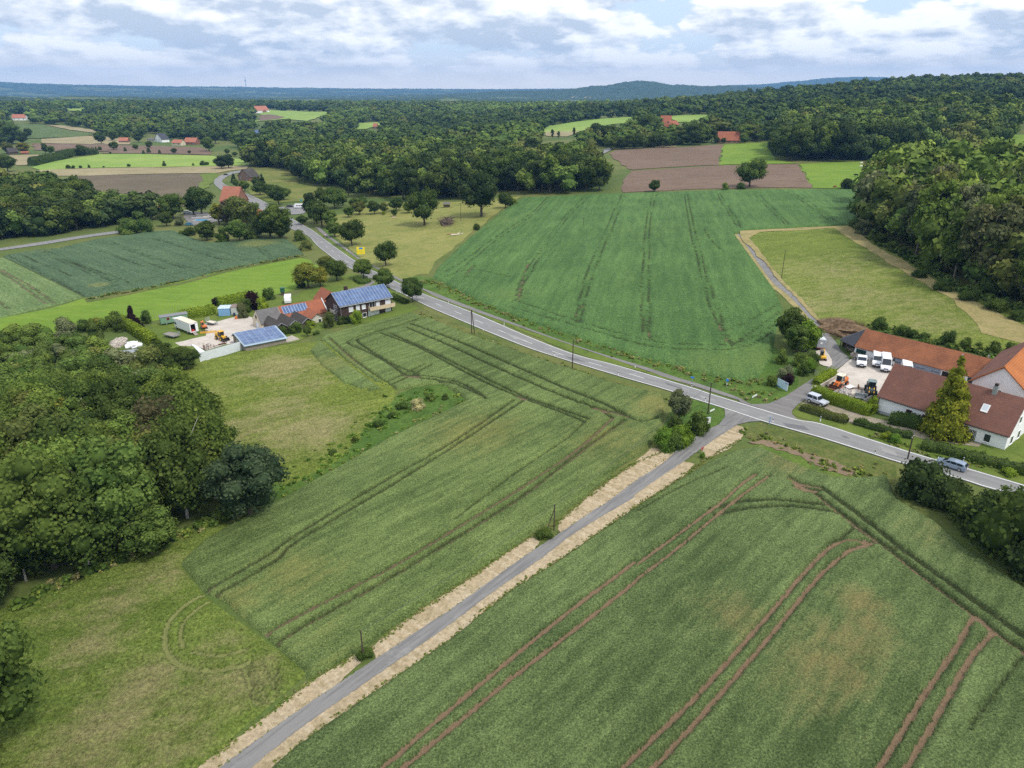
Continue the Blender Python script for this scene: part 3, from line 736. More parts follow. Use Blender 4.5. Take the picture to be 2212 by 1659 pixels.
# ------------------------------------------------------------------ far fields
patch('field', A(235,760, 440,710, 740,662, 1000,660, 1560,673, 1700,690, 1830,702, 1850,745, 1500,753, 600,766, 300,781), M_FARGREEN, .10, label='bright green field with a line of small bushes along its front', cat='field')
patch('field', A(280,782, 600,769, 1500,754, 1850,747, 1830,772, 1700,785, 1620,800, 1500,802, 1300,805, 520,823, 330,822), M_BEIGE, .10, label='beige grass strip in front of the bright green field', cat='field')
patch('field', A(510,826, 1300,808, 1490,806, 1590,830, 1560,860, 1500,880, 1480,920, 1390,940, 1390,1055, 1330,1040, 1180,960, 780,950, 640,900, 560,850), M_PLOUGH2, .12, label='dark brown ploughed field beside the bend of the road', cat='field')
patch('field', A(1480,812, 1600,800, 1620,820, 1590,850, 1560,905, 1490,930, 1480,900, 1505,845), M_LAWN, .2, label='green headland between the brown field and the road bend', cat='field')
patch('field', A(240,582, 720,592, 800,592, 1170,602, 1500,612, 1570,640, 1565,667, 1000,655, 740,655, 820,640, 420,640, 250,630), M_PLOUGH, .10, label='reddish brown field in front of the far hamlet', cat='field')
patch('field', A(310,550, 700,525, 960,545, 960,590, 720,590, 310,580), M_BEIGE, .12, label='pale beige field left of the far hamlet', cat='field')
patch('field', A(120,435, 250,440, 470,480, 720,512, 640,530, 280,545, 130,542), M_VINE, .12, label='green field of planted rows on the far slope', cat='field')
patch('field', A(340,445, 480,450, 730,490, 720,505, 480,474), M_BEIGE, .14, label='tan strip along the top of the planted rows', cat='field')
patch('field', A(70,670, 360,665, 380,690, 240,742, 130,745), M_BEIGE, .12, label='beige field at the far left behind a hedge', cat='field')
patch('field', B(-240,478, 0,442, 170,417, 330,402, 520,417, 600,385, 668,366, 660,348, 500,346, 240,336, 190,352, 150,366, 180,372, 160,412, 0,430), M_FARGREEN, .3, label='bright sunlit field below the far red roofed farm', cat='field')
patch('field', B(165,415, 180,371, 240,369, 345,388, 300,402), M_PLOUGH, .6, label='small brown field beside the far bright field', cat='field')
patch('field', B(900,432, 1070,424, 1085,440, 960,475, 880,478), M_FARGREEN, .3, label='narrow light green field in the far woods', cat='field')
patch('field', C(490,500, 520,455, 900,400, 1140,385, 1190,395, 1180,425, 1000,440, 780,490, 660,500, 520,500), M_FARGREEN, .2, label='bright green field left of the red roofed house', cat='field')
patch('field', C(515,497, 700,488, 775,488, 670,532, 525,528), M_BEIGE, .2, label='straw coloured strip below the green field in the middle', cat='field')
patch('field', C(1420,390, 1440,378, 1720,366, 1720,382, 1590,425, 1500,425), M_FARGREEN, .3, label='small green field under the dark hill wood', cat='field')
patch('field', C(990,660, 1040,632, 1450,612, 1832,590, 1800,742, 1500,755, 1170,778, 1120,770), M_PLOUGH, .12, label='upper brown ploughed field behind the green crop', cat='field')
patch('field', C(1150,787, 1500,765, 1800,748) + E(280,737, 535,737, 590,830, 635,912, 200,910) + C(2060,912, 1090,946, 1090,860), M_PLOUGH, .12, label='lower brown ploughed field with a single tree', cat='field')
patch('field', C(1835,592, 2212,570) + E(340,568, 360,700, 530,730, 280,735, 0,738) + C(1805,742), M_LUSH, .12, label='green sloping pasture at the edge of the hill wood', cat='pasture')
patch('field', E(540,737, 740,724, 1000,720, 1400,722, 1700,760, 1500,900, 1200,920, 1010,918, 640,912), M_LUSH, .12, label='green pasture with grazing cows', cat='pasture')
patch('field', A(475,325, 560,318, 632,320, 622,346, 500,339), M_FARGREEN, .4, label='small bright field between the far left woods', cat='field')
patch('field', C(920,362, 1045,350, 1032,374, 940,376), M_FARGREEN, .5, label='small green field left of the tall column tree', cat='field')
patch('field', C(690,240, 800,235, 900,244, 880,251, 740,250), M_BEIGE, 3.0, label='pale field at the foot of the blue hill', cat='field')
patch('field', B(640,468, 720,463, 700,478, 650,479), M_FARGREEN, .4, label='sliver of bright field in the middle woods', cat='field')
patch('field', B(770,492, 815,488, 810,500, 780,506), M_BEIGE, .4, label='sliver of pale field in the middle woods', cat='field')
patch('field', E(1980,650, 2080,600, 2120,520, 2400,520, 2400,700), M_LUSH, .3, label='green clearing at the far right behind the trees', cat='pasture')
patch('field', A(1850,785, 2212,785) + B(400,790, 450,880, 600,910, 590,990, 470,1010, 330,1020, 210,1010, 90,960, 60,900, 40,830), M_MEADOW, .10, label='yellowish pasture behind the roadside trees', cat='pasture')

# ------------------------------------------------------------------ middle and near fields
Z = []
def W2(uvs): return PL(uvs)
patch('meadow', D(752,462, 830,436, 890,437, 1000,436, 1128,424, 1080,455, 1000,520, 940,565, 925,592, 905,592, 872,606, 820,580, 775,555, 735,520, 705,490, 690,470), M_YELLOW, .05, label='dry yellow meadow between the road and the green crop', cat='meadow')
MEADOW_N4 = (D(1605,505, 1700,497, 1840,490, 1870,515, 1932,548, 2040,610, 2130,640, 2300,720, 2300,790, 2212,765, 2100,750, 1900,712, 1830,695, 1790,712, 1760,690, 1690,615, 1650,560))
patch('mown_strip', D(1800,494, 1838,492, 1885,530, 1960,570, 2060,632, 2212,705, 2212,745, 2120,722, 2060,650, 1960,595, 1880,545), M_HAY, .30, label='mown strip of pale hay along the edge of the wood', cat='hay strip')
patch('mown_strip', D(1598,500, 1836,489, 1838,493, 1640,503, 1618,515, 1640,548, 1690,610, 1672,598, 1630,545, 1600,515), M_HAY, .31, label='pale mown edge round the rough meadow', cat='hay strip')
patch('meadow', D(-60,700, 100,668, 180,645, 300,622, 440,592, 560,572, 645,556, 670,562, 690,580, 700,600, 660,620, 600,636, 480,655, 390,676, 340,692, 200,712, 90,722, -60,728), M_LUSH, .05, label='lush bright green grass strip behind the brown house', cat='meadow')
MEADOW_N6 = (D(300,840, 330,810, 432,780, 520,760, 610,745, 640,742, 720,735, 760,780, 860,835, 850,870, 740,1000, 620,1060, 560,1040, 480,990, 420,950, 360,900))
patch('weed_strip', D(862,852, 900,838, 955,832, 1004,866, 975,885, 800,975, 700,1032, 610,1082, 560,1110, 560,1060, 640,1012, 700,975, 770,925, 840,880), M_WEEDS, .25, step=.8, label='overgrown dark green strip between meadow and wheat', cat='weeds')
MEADOW_N10 = (D(-200,1360, 60,1300, 250,1220, 380,1170, 470,1128, 500,1135, 390,1222, 445,1290, 595,1400, 665,1455, 420,1665, 380,1720, -300,1720))
patch('garden', D(640,640, 700,605, 760,590, 800,605, 850,630, 875,645, 905,665, 860,690, 770,700, 700,712, 640,740, 600,745, 540,770, 440,790, 330,760, 290,715, 370,690, 480,660, 560,640), M_LAWN, .07, label='lawns round the brown brick house and its yard', cat='lawn')
patch('garden', G(380,1035, 450,940, 540,900, 1000,1060, 1300,1150, 2212,1330, 2400,1400, 2400,1640, 2212,1600, 1770,1470, 1300,1335, 900,1210, 600,1113, 420,1060), M_LAWN, .05, label='grass verge and lawn in front of the white house', cat='lawn')
patch('garden', G(2000,1300, 2212,1130, 2400,1000, 2500,1400, 2300,1420), M_LAWN, .07, label='lawn beside the gable of the white house', cat='lawn')
patch('verge', X_ if False else Xc(1540,350, 1500,300, 1250,230, 900,120, 600,0, 1400,-300, 1900,-300, 2212,-60, 2212,250, 2050,345, 1860,430, 1650,440, 1580,400), M_WEEDS, .05, label='green corner verge with weeds behind the billboard', cat='verge')

rg = [(PL(R2(1385,492, 1250,570, 1130,700, 1110,850, 1180,960, 1300,1010, 1450,1015, 1600,990, 1680,960)), .35, .95), (PL(R2(1440,525, 1330,600, 1240,680, 1215,780, 1230,860)), .3, .9), (PL(R2(1290,890, 1450,915, 1600,890, 1660,870)), .3, .9),
      (PL(R2(1640,1000, 1680,1120, 1730,1250)), .25, .8), (PL(R2(1760,980, 1820,1090, 1900,1215)), .25, .8), (PL(R2(1690,990, 1750,1120, 1800,1230)), .2, .8), (PL(R2(1850,1010, 1890,1100)), .2, .8)]
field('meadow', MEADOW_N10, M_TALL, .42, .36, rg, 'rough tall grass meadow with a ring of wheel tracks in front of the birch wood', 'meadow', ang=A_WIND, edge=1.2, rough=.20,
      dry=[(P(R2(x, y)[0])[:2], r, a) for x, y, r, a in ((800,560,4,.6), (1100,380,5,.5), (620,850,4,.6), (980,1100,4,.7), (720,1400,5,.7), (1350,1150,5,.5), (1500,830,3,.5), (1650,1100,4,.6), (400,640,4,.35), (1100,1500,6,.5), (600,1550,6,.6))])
field('meadow', MEADOW_N6, M_TALL2, .38, .55, [], 'dry green meadow with pale patches below the yard fence', 'meadow', ang=R(-35), edge=1.6, rough=.15,
      dry=[(P(R1(x, y)[0])[:2], r, a) for x, y, r, a in ((1900,480,9,.65), (2100,900,9,.7), (1650,900,8,.6), (1450,650,6,.35), (1900,760,7,.6), (1150,700,6,.3), (2050,600,7,.5))])
field('meadow', MEADOW_N4, M_TALL2, .20, .95, [], 'rough meadow with dark green patches behind the tiled farm buildings', 'meadow', ang=R(60), edge=1.6, rough=.06,
      dry=[(P(G(x, y)[0])[:2], r, a) for x, y, r, a in ((900,100,16,.5), (600,180,12,.5), (1300,150,14,.45), (1500,320,10,.5), (1150,300,9,.3), (700,-80,20,.45), (1000,-150,20,.35))])
# track lines, as surveyed
def trk(uvs): return PL(uvs)
SO = .9
r8 = []
for a, hw, so in (
    (D(445,1283, 579,1205, 643,1160, 832,1044, 983,957, 1108,870), .32, .55), (D(463,1294, 595,1218, 643,1175, 832,1062, 983,968, 1130,870), .32, .45),
    (D(576,1377, 643,1337, 832,1239, 983,1148, 1108,1070, 1248,975, 1323,907), .38, .9), (D(598,1398, 660,1357, 832,1261, 1020,1146, 1134,1073, 1266,972, 1350,911), .36, .6),
    (R3(620,180, 900,300, 1200,440, 1500,570, 1700,640, 1870,690), .36, .3), (R3(650,160, 950,275, 1300,430, 1550,540, 1750,620, 1890,690), .36, .2),
    (R3(480,215, 700,300, 1000,460, 1230,565, 1500,665, 1640,722), .30, .25), (R3(520,212, 750,312, 1050,462, 1280,570, 1520,655, 1660,705), .28, .15),
    (R3(135,250, 300,390, 450,500, 510,545), .36, .8), (R3(180,240, 330,370, 480,480, 550,525), .34, .7),
    (R3(620,460, 540,400, 420,330, 290,272, 305,252, 400,215, 600,160, 740,108), .33, .5), (R3(690,450, 560,398, 450,335, 345,262, 365,240, 480,200, 640,150, 750,118), .30, .35),
    (R3(640,465, 780,480, 900,505, 980,540, 1060,580), .30, .1), (R3(690,455, 820,470, 930,500, 1010,540, 1075,590), .28, .1),
    (R3(290,575, 400,530, 520,490, 640,430, 720,392), .33, .5), (R3(320,590, 430,548, 560,500, 680,440, 760,398), .30, .35),
    (R3(1640,722, 1560,800, 1480,860, 1200,1050, 900,1280), .12, .6), (R3(1800,700, 1700,640, 1600,610), .3, .5),
    (R3(1870,690, 1960,720, 2060,700), .2, .2)):
    r8.append((trk(a), hw * .82, so))
# trampled soil spots: short wide tracks
for a in (R3(600,455, 690,460), R3(460,500, 550,530), R3(1255,575, 1300,590), R3(1690,640, 1880,690), R3(490,540, 520,525)):
    r8.append((trk(a), .6, .7))
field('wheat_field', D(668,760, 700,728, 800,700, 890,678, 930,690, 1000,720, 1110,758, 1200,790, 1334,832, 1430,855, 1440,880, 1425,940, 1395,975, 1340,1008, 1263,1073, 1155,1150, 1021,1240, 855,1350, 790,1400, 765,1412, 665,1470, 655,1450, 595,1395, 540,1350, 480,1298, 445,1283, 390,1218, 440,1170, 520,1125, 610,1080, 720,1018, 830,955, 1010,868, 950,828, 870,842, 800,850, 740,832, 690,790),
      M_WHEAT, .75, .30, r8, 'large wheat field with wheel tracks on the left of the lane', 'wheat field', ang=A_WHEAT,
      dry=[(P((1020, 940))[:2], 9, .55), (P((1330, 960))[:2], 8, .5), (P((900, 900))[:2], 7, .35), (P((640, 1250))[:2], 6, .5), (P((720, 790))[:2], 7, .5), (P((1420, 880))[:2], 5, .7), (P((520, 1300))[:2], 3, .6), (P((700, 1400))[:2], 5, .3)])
r9 = []
for a, hw, so in (
    (R5(0,705, 200,560, 400,410, 470,345, 560,280), .42, 1.0), (R5(0,775, 200,622, 380,470, 480,390, 620,288), .42, .9),
    (R4(240,1756, 500,1531, 800,1270, 1100,1020, 1500,690, 1800,460, 1925,366), .46, 1.0), (R4(370,1745, 620,1531, 900,1300, 1200,1050, 1600,740, 1900,500, 1930,476), .46, 1.0),
    (R5(350,442, 480,415, 650,405, 800,420, 930,442, 1040,540, 1120,592), .36*1.35, .2), (R5(370,475, 520,445, 700,435, 850,450, 985,482, 1060,560, 1210,642), .36*1.35, .25),
    (R5(870,345, 1050,480, 1250,640, 1500,820, 1650,930, 1900,1110), .42*1.35, .35), (R5(830,365, 1000,500, 1200,650, 1400,810, 1600,960, 1700,1040, 1900,1180), .42*1.35, .5),
    (R5(-220,1826, -20,1625, 300,1310, 600,970, 800,735, 920,622, 1000,595, 1110,608), .44, 1.0), (R5(-140,1890, 60,1690, 350,1370, 650,1020, 850,775, 1000,645, 1090,622), .44, 1.0),
    (R5(1130,1690, 1350,1330, 1500,1110, 1570,980, 1590,955), .46, 1.0), (R5(1260,1690, 1400,1450, 1560,1170, 1680,1025), .46, 1.0),
    (R5(900,620, 980,570, 1030,530), .2, .5), (R5(1828,1130, 1700,1300, 1560,1500), .08, .6),
    (R5(0,460, 200,345, 420,250), .10, .6)):
    r9.append((trk(a), hw * .66, so))
for a in (R5(720,300, 770,325, 860,345), R5(735,318, 800,350, 850,360), R5(1590,950, 1690,1035), R5(745,340, 800,365), R5(1000,640, 1110,605)):
    r9.append((trk(a), .42, .7))
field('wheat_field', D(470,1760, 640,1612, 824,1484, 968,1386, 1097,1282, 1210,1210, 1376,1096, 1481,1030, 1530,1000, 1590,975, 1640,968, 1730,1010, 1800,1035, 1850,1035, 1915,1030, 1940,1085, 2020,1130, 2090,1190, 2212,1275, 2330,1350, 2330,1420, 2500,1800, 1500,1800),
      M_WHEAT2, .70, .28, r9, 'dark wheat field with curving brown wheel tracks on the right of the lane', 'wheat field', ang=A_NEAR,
      dry=[(P(R5(1050, 900)[0])[:2], 2.6, .7), (P(R5(980, 1080)[0])[:2], 4.2, .6), (P(R5(900, 1200)[0])[:2], 4.0, .65), (P(R5(1150, 1050)[0])[:2], 2.5, .45), (P(R5(800, 1330)[0])[:2], 4, .45), (P(R5(470, 950)[0])[:2], 4, .5),
           (P(R5(1060, 980)[0])[:2], 2.5, .6), (P(R5(700, 230)[0])[:2], 4, .5), (P(R5(1350, 560)[0])[:2], 5, .3)])
patch('field_corner', R5(500,230, 530,150, 600,120, 700,140, 800,185, 930,230, 1080,285, 1050,330, 960,340, 860,345, 760,310, 620,262), M_WEEDY, .10, step=.8, wob=.55, label='bright weedy corner at the top of the dark wheat field', cat='weeds')
patch('bare_soil', R5(520,120, 620,110, 780,170, 900,200, 1040,270, 1010,285, 900,260, 790,200, 640,150), M_DIRT, .16, step=.8, wob=.4, label='bare brown soil along the roadside ditch', cat='soil')
r3 = []
for a in (C(1080,965, 980,1180, 890,1394) + D(1265,600, 1248,668, 1243,700), C(1105,970, 1040,1140, 930,1394) + D(1278,600, 1260,668, 1255,700),
          C(1310,965, 1260,1180, 1245,1394) + D(1388,600, 1385,650, 1388,722), C(1335,965, 1290,1180, 1285,1394) + D(1401,600, 1401,650, 1406,738),
          C(1545,965, 1590,1240, 1630,1394) + D(1515,595, 1535,670, 1565,720), C(1570,965, 1600,1130, 1665,1394) + D(1525,595, 1547,660, 1580,750),
          C(1785,955, 1850,1070, 1930,1195), C(1810,955, 1880,1070, 1975,1215), C(2050,950, 2212,1110) + E(440,1190), C(2085,950, 2212,1075) + E(470,1190),
          E(440,945, 600,1040, 780,1170), E(470,945, 640,1040, 820,1170), E(720,965, 860,1000, 980,1045),
          C(800,985, 640,1150, 460,1394) + D(1138,585, 1120,620, 1112,655), C(830,985, 670,1150, 490,1394) + D(1150,585, 1130,620, 1122,655),
          C(530,985, 400,1110, 100,1310) + D(1010,560, 960,590), C(555,985, 425,1110, 130,1320) + D(1022,562, 985,590),
          D(1120,655, 1250,697, 1390,737, 1500,748, 1600,742, 1680,700), D(1100,665, 1250,708, 1390,748, 1500,758, 1610,752, 1690,705),
          D(1560,720, 1610,700, 1690,655), D(1578,752, 1630,715, 1695,670), D(960,600, 1020,585, 1100,600), C(1690,1220, 1740,1300, 1830,1394)):
    r3.append((trk(a), .17, .4))
for a in (D(1140,570, 1120,640), D(1120,655, 1124,620), D(1390,690, 1405,735), D(1545,690, 1570,740), D(1005,595, 1025,575), D(1000,600, 1050,605), C(1930,1185, 1975,1215), D(1240,690, 1258,660)):
    r3.append((trk(a), .26, .75))
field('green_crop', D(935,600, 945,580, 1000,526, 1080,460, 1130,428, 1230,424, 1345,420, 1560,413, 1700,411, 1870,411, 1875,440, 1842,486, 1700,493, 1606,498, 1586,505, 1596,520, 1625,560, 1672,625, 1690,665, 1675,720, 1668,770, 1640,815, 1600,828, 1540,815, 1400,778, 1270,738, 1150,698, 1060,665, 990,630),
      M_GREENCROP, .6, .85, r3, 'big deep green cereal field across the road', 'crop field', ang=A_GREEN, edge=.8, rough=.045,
      dry=[(P((1060, 480))[:2], 22, .5), (P((1400, 500))[:2], 26, .35), (P((1660, 780))[:2], 8, .9), (P((1700, 480))[:2], 20, .3), (P((1100, 640))[:2], 9, .5), (P((1560, 790))[:2], 8, .7), (P((1320, 600))[:2], 16, .3)])
r1 = []
for a in (Uc(300,350, 500,450, 800,562), Uc(330,345, 530,440, 830,560), Uc(740,288, 1000,380, 1280,465), Uc(775,285, 1040,378, 1320,465), Uc(1030,255, 1300,335, 1540,410), Uc(1065,255, 1330,335, 1570,410),
          Uc(60,375, 300,500, 580,650), Uc(1770,310, 1830,385), Uc(1800,310, 1865,382), Uc(260,335, 740,290, 1030,250), Uc(620,640, 850,570, 1250,490, 1550,420, 1900,385, 2080,370)):
    r1.append((trk(a), .2, .4))
for a in (Uc(500,420, 900,560), Uc(650,330, 1000,450), Uc(870,370, 1150,470), Uc(150,370, 500,520)):
    r1.append((trk(a), .2, 0.0))
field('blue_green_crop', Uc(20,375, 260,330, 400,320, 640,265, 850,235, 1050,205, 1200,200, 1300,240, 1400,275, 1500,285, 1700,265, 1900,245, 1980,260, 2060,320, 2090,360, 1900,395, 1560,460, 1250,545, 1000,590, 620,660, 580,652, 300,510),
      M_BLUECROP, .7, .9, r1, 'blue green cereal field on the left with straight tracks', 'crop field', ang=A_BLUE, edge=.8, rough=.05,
      dry=[(P(Uc(1780, 290)[0])[:2], 7, 1.0), (P(Uc(690, 578)[0])[:2], 3, .9), (P(Uc(300, 335)[0])[:2], 8, .4)])
r1b = [(trk(a), .45, .6) for a in (Uc(0,480, 180,600, 320,705), Uc(0,465, 220,590, 375,700), Uc(0,690, 60,740))]
field('pale_crop', Uc(-200,440, 0,385, 20,378, 300,515, 578,655, 380,710, 200,750, 0,800, -200,850), M_LIGHTCROP, .6, .9, r1b, 'pale green cereal strip at the left edge', 'crop field', ang=A_BLUE, edge=.8, rough=.08)
patch('field_edge', Uc(580,665, 620,662, 1000,594, 1250,550, 1560,464, 1900,398, 2090,365, 2120,372, 1900,412, 1560,482, 1250,565, 1000,612, 600,690), M_VERGE, .09, label='pale grassy edge between the blue green crop and the bright grass', cat='verge')

# ------------------------------------------------------------------ roads
NEAR_E = Wc(230,720, 350,850, 500,970, 620,1060, 780,1150, 890,1210, 1040,1280, 1150,1330, 1340,1430, 1550,1530) + R3(740,50, 890,115, 1240,260, 1470,340, 1830,450, 2090,525) + Xc(840,350, 1110,435, 1330,505, 1700,630, 1900,690, 2212,780) + G(600,1230, 1030,1365, 1220,1425, 1730,1565, 1930,1630) + R5(1828,380) + D(2420,1134)
FAR_E = Wc(290,640, 480,780, 700,940, 900,1075, 1130,1200, 1390,1320, 1550,1400, 1850,1530) + R3(1000,85, 1300,215, 1570,320, 1850,395) + Xc(900,230, 1110,300, 1500,420, 1800,510, 2212,630) + G(600,1113, 1000,1240, 1300,1335, 1500,1395, 1770,1470, 2212,1600) + D(2420,1110)
ne, fe = PL(NEAR_E), PL(FAR_E)
fn = PL(D(543.6,366, 520,369, 494,374, 471,382.8, 462,391.5, 465,400, 480,412, 500,422, 530,433, 552,448, 575,464, 610,484, 640,500) ); ff = PL(D(543.6,370.5, 524,372.5, 500,378, 485.5,385.7, 479.7,393, 488,400, 506,409, 540.7,422, 572,437, 596,452, 626,470, 652,485))
ne2 = np.vstack([fn, ne]); fe2 = np.vstack([ff, fe])
gap = .30
road, ra, rb = ribbon('road', ne2, fe2, M_ROAD, .12, n=420, label='grey asphalt country road with white edge lines', cat='road', cross=6)
road['kind'] = 'structure'
rw = (rb - ra) / np.linalg.norm(rb - ra, axis=1)[:, None]
def line_strip(name, a, b, i0, i1, off=.135):
    n = i1 - i0; x = np.stack([a[i0:i1], b[i0:i1]], 1); z = zt(x[..., 0], x[..., 1]) + off + np.maximum(0, np.hypot(x[..., 0], x[..., 1]) - 300) * .0007
    i = np.arange(2 * n).reshape(n, 2); F = np.stack([i[:-1, 0], i[:-1, 1], i[1:, 1], i[1:, 0]], -1)
    return link(name, mesh_np(name, np.concatenate([x, z[..., None]], -1).reshape(-1, 3), F, M_WHITE_LINE), road)
line_strip('edge_line', ra + rw * .22, ra + rw * .40, 0, 420); line_strip('edge_line', rb - rw * .40, rb - rw * .22, 0, 420)
mid = (ra + rb) / 2; cum = np.concatenate([[0], np.cumsum(np.hypot(*np.diff(mid, axis=0).T))])
s = 6.0
while s < cum[-1] - 5:
    q = np.linspace(s, s + 4, 6); mx = np.column_stack([np.interp(q, cum, mid[:, k]) for k in (0, 1)]); wx = np.column_stack([np.interp(q, cum, rw[:, k]) for k in (0, 1)])
    px = project((mx[0, 0], mx[0, 1], 0))
    if not (1380 < px[0] < 2300): line_strip('centre_dash', mx - wx * .07, mx + wx * .07, 0, 6)
    s += 12.0
M_REPAIR = asphalt('patched_asphalt', (.150, .150, .156), (.125, .125, .132), R(-46)); M_PALEASPH = asphalt('pale_asphalt', (.29, .285, .275), (.25, .245, .24), R(-46))
for q, m_ in ((G(300,1112, 470,1135, 520,1172, 350,1150), M_REPAIR), (G(760,1212, 800,1214, 838,1238, 790,1232), M_REPAIR), (R3(1530,338, 1600,350, 1650,372, 1570,360), M_REPAIR), (R3(1180,200, 1260,225, 1330,262, 1240,238), M_PALEASPH), (Xc(560,170, 760,230, 800,262, 600,200), M_REPAIR), (Xc(1000,330, 1180,385, 1200,415, 1010,360), M_PALEASPH), (G(1080,1300, 1190,1335, 1210,1375, 1090,1335), M_PALEASPH)):
    patch('repair_patch', q, m_, .128, step=.8, wob=.05, parent=road)
patch('verge', None, M_VERGE, .045, world=np.vstack([PL(D(873,645, 925,672, 980,694, 1115,750, 1200,782, 1334,823, 1432,850)), PL(D(1440,880, 1425,872, 1334,848, 1200,800, 1110,768, 1000,730, 930,698, 880,672))]), label='rough grass verge between the road and the left wheat', cat='verge')
patch('verge', D(1480,845, 1575,885, 1562,905, 1545,925, 1490,960, 1440,985, 1425,950, 1440,900), M_WEEDS, .05, label='weedy corner with a bush at the lane end', cat='verge')
patch('verge', D(1640,913, 1723,938, 1880,988, 1935,1005, 1930,1045, 1850,1040, 1740,1000, 1660,960, 1610,945, 1615,925), M_VERGE, .055, label='grass verge between the road and the dark wheat', cat='verge')
patch('verge', D(690,490, 740,538, 770,560, 820,583, 880,610, 950,640, 1060,682, 1235,748, 1400,799, 1479,822, 1560,848, 1600,862, 1590,830, 1500,805, 1400,778, 1270,738, 1150,698, 1060,665, 990,630, 930,600, 870,596, 800,568, 740,530, 705,495), M_WEEDS, .05, label='long grass bank between the cycle path and the green crop', cat='verge')
patch('verge', D(682,503, 735,543, 775,566, 850,606, 920,636, 1025,676, 1140,722, 1240,762, 1345,792, 1480,829, 1497,832, 1440,815, 1398,802, 1210,738, 1060,685, 950,643, 870,612, 818,584, 775,562, 738,536, 697,507), M_LAWN, .075, label='narrow grass strip between the road and the cycle path', cat='verge')
cp_l = PL(Wc(330,600, 440,700, 700,880, 940,1050, 1220,1190, 1560,1370, 1850,1480) + R3(800,0, 1100,110, 1500,250, 2000,420) + Xc(560,102, 850,188, 1000,238, 1200,300, 1500,395)); cp_r = PL(Wc(390,600, 520,715, 760,885, 960,1035, 1240,1180, 1600,1355, 1860,1460) + R3(850,0, 1100,95, 1570,268, 2000,402) + Xc(700,102, 1000,190, 1300,292, 1450,345, 1560,400))
ribbon('cycle_path', cp_l, cp_r, M_PATH, .10, n=200, label='narrow grey cycle path beside the country road', cat='path')
patch('road_mouth', Xc(1290,455, 1310,530, 1310,600, 1230,700, 1420,712, 1480,690, 1600,660, 1740,650, 1840,665, 1500,560), M_LANE, .128, wob=.05, step=1.5, label='grey asphalt mouth where the lane joins the road', cat='road')
patch('road_mouth', Xc(1430,340, 1560,405, 1640,440, 1760,438, 1860,430, 2060,340, 2212,240, 2330,170, 2400,330, 2212,440, 2140,520, 2140,565, 2212,632, 1800,510, 1500,415), M_PATH, .128, wob=.05, step=1.5, label='grey asphalt mouth of the farm drive', cat='road')
lane_l = PL(D(380,1730, 476,1658, 643,1537, 824,1416, 907.5,1360, 983,1310.5, 1127,1206.6, 1210,1152, 1278,1106, 1319,1080, 1376,1037, 1430,1003, 1460,975, 1512,937, 1552,918)); lane_r = PL(D(460,1730, 543.5,1658.5, 643,1579, 756,1499.5, 855,1431, 964,1356, 1059,1284, 1172,1205, 1248,1148, 1361,1080, 1376,1066, 1473.5,999.6, 1512,972, 1547,947, 1590,920))
ribbon('lane', lane_l, lane_r, M_LANE, .10, n=260, label='narrow worn asphalt lane between the two wheat fields', cat='lane', ragged=.10)
def straw(uvs, label): patch('straw_strip', uvs, M_STRAW, .07, step=.6, wob=.14, label=label, cat='straw strip')
straw(D(340,1730, 428,1658.5, 560,1560, 658,1482, 768,1416, 780,1432, 700,1505, 600,1572, 476,1664, 390,1730), 'short strip of mown straw on the left of the lane at the bottom')
straw(D(802,1401, 855,1356, 930,1305, 1021,1246, 1085,1202, 1149,1159, 1165,1170, 1150,1200, 1060,1258, 960,1330, 850,1402, 812,1426), 'long strip of mown straw on the left of the lane between two poles')
straw(D(1207,1128, 1263,1080, 1320,1035, 1369,1003, 1407,968, 1442,973, 1462,980, 1400,1025, 1330,1077, 1262,1120, 1212,1152, 1206,1145), 'strip of mown straw beside the bush on the left of the lane')
straw(D(588.6,1662, 643,1612, 824,1484, 968,1386, 1096.5,1280, 1210,1208, 1376,1093, 1481,1025, 1500,1003, 1473,996, 1376,1060, 1248,1145, 1060,1281, 856,1428, 643,1575, 545,1655, 470,1720, 520,1720), 'long strip of mown straw on the right of the lane')
straw(D(1516,985, 1529,991, 1571,972, 1600,950, 1608,930, 1603,922, 1585,918, 1548,945, 1514,970), 'patch of mown straw at the right corner of the lane mouth')
fl_l = PL(G(330,905, 440,830, 560,745, 640,690, 690,640, 685,600, 640,540, 620,470, 560,360, 520,290, 430,185, 330,85, 230,5) + D(1640,572, 1606,522, 1592,506)); fl_r = PL(G(440,960, 530,850, 570,780, 650,730, 720,690, 800,640, 830,600, 770,545, 730,480, 640,372, 575,300, 480,190, 385,90, 290,0) + D(1652,565, 1618,520, 1603,507))
q_ = smooth_line(fl_l, 4); q2_ = smooth_line(fl_r, 4); ql, qr = q_[len(q_) // 2:], q2_[int(len(q2_) * .55):]
ribbon('lane_verge', ql + np.array([-1.7, -.5]), ql + np.array([.3, 0]), M_HAY, .09, n=60, label='pale dry verge between the farm lane and the green crop', cat='verge', ragged=.25)
ribbon('lane_verge', qr + np.array([-.3, 0]), qr + np.array([1.0, .3]), M_HAY, .22, n=60, label='pale dry verge between the farm lane and the rough meadow', cat='verge', ragged=.25)
ribbon('farm_lane', fl_l, fl_r, M_LANE, .11, n=140, label='narrow farm lane running up beside the green crop', cat='lane', ragged=.06)
patch('yard', G(700,730, 740,690, 800,640, 850,600, 930,560, 1200,630, 1600,740, 1850,800, 1750,900, 1400,1000, 1050,920, 900,900, 640,810, 560,830, 545,790), M_YARD, .125, wob=.1, step=2, label='beige concrete yard between the tiled farm buildings', cat='yard')
patch('yard', Sc(1440,640, 1560,790, 1620,900, 1625,1010, 1560,1060, 1440,1040, 1340,1000, 1300,900, 1240,700), M_YARD, .135, wob=.1, step=1.5, label='small beige parking apron beside the farm lane', cat='yard')
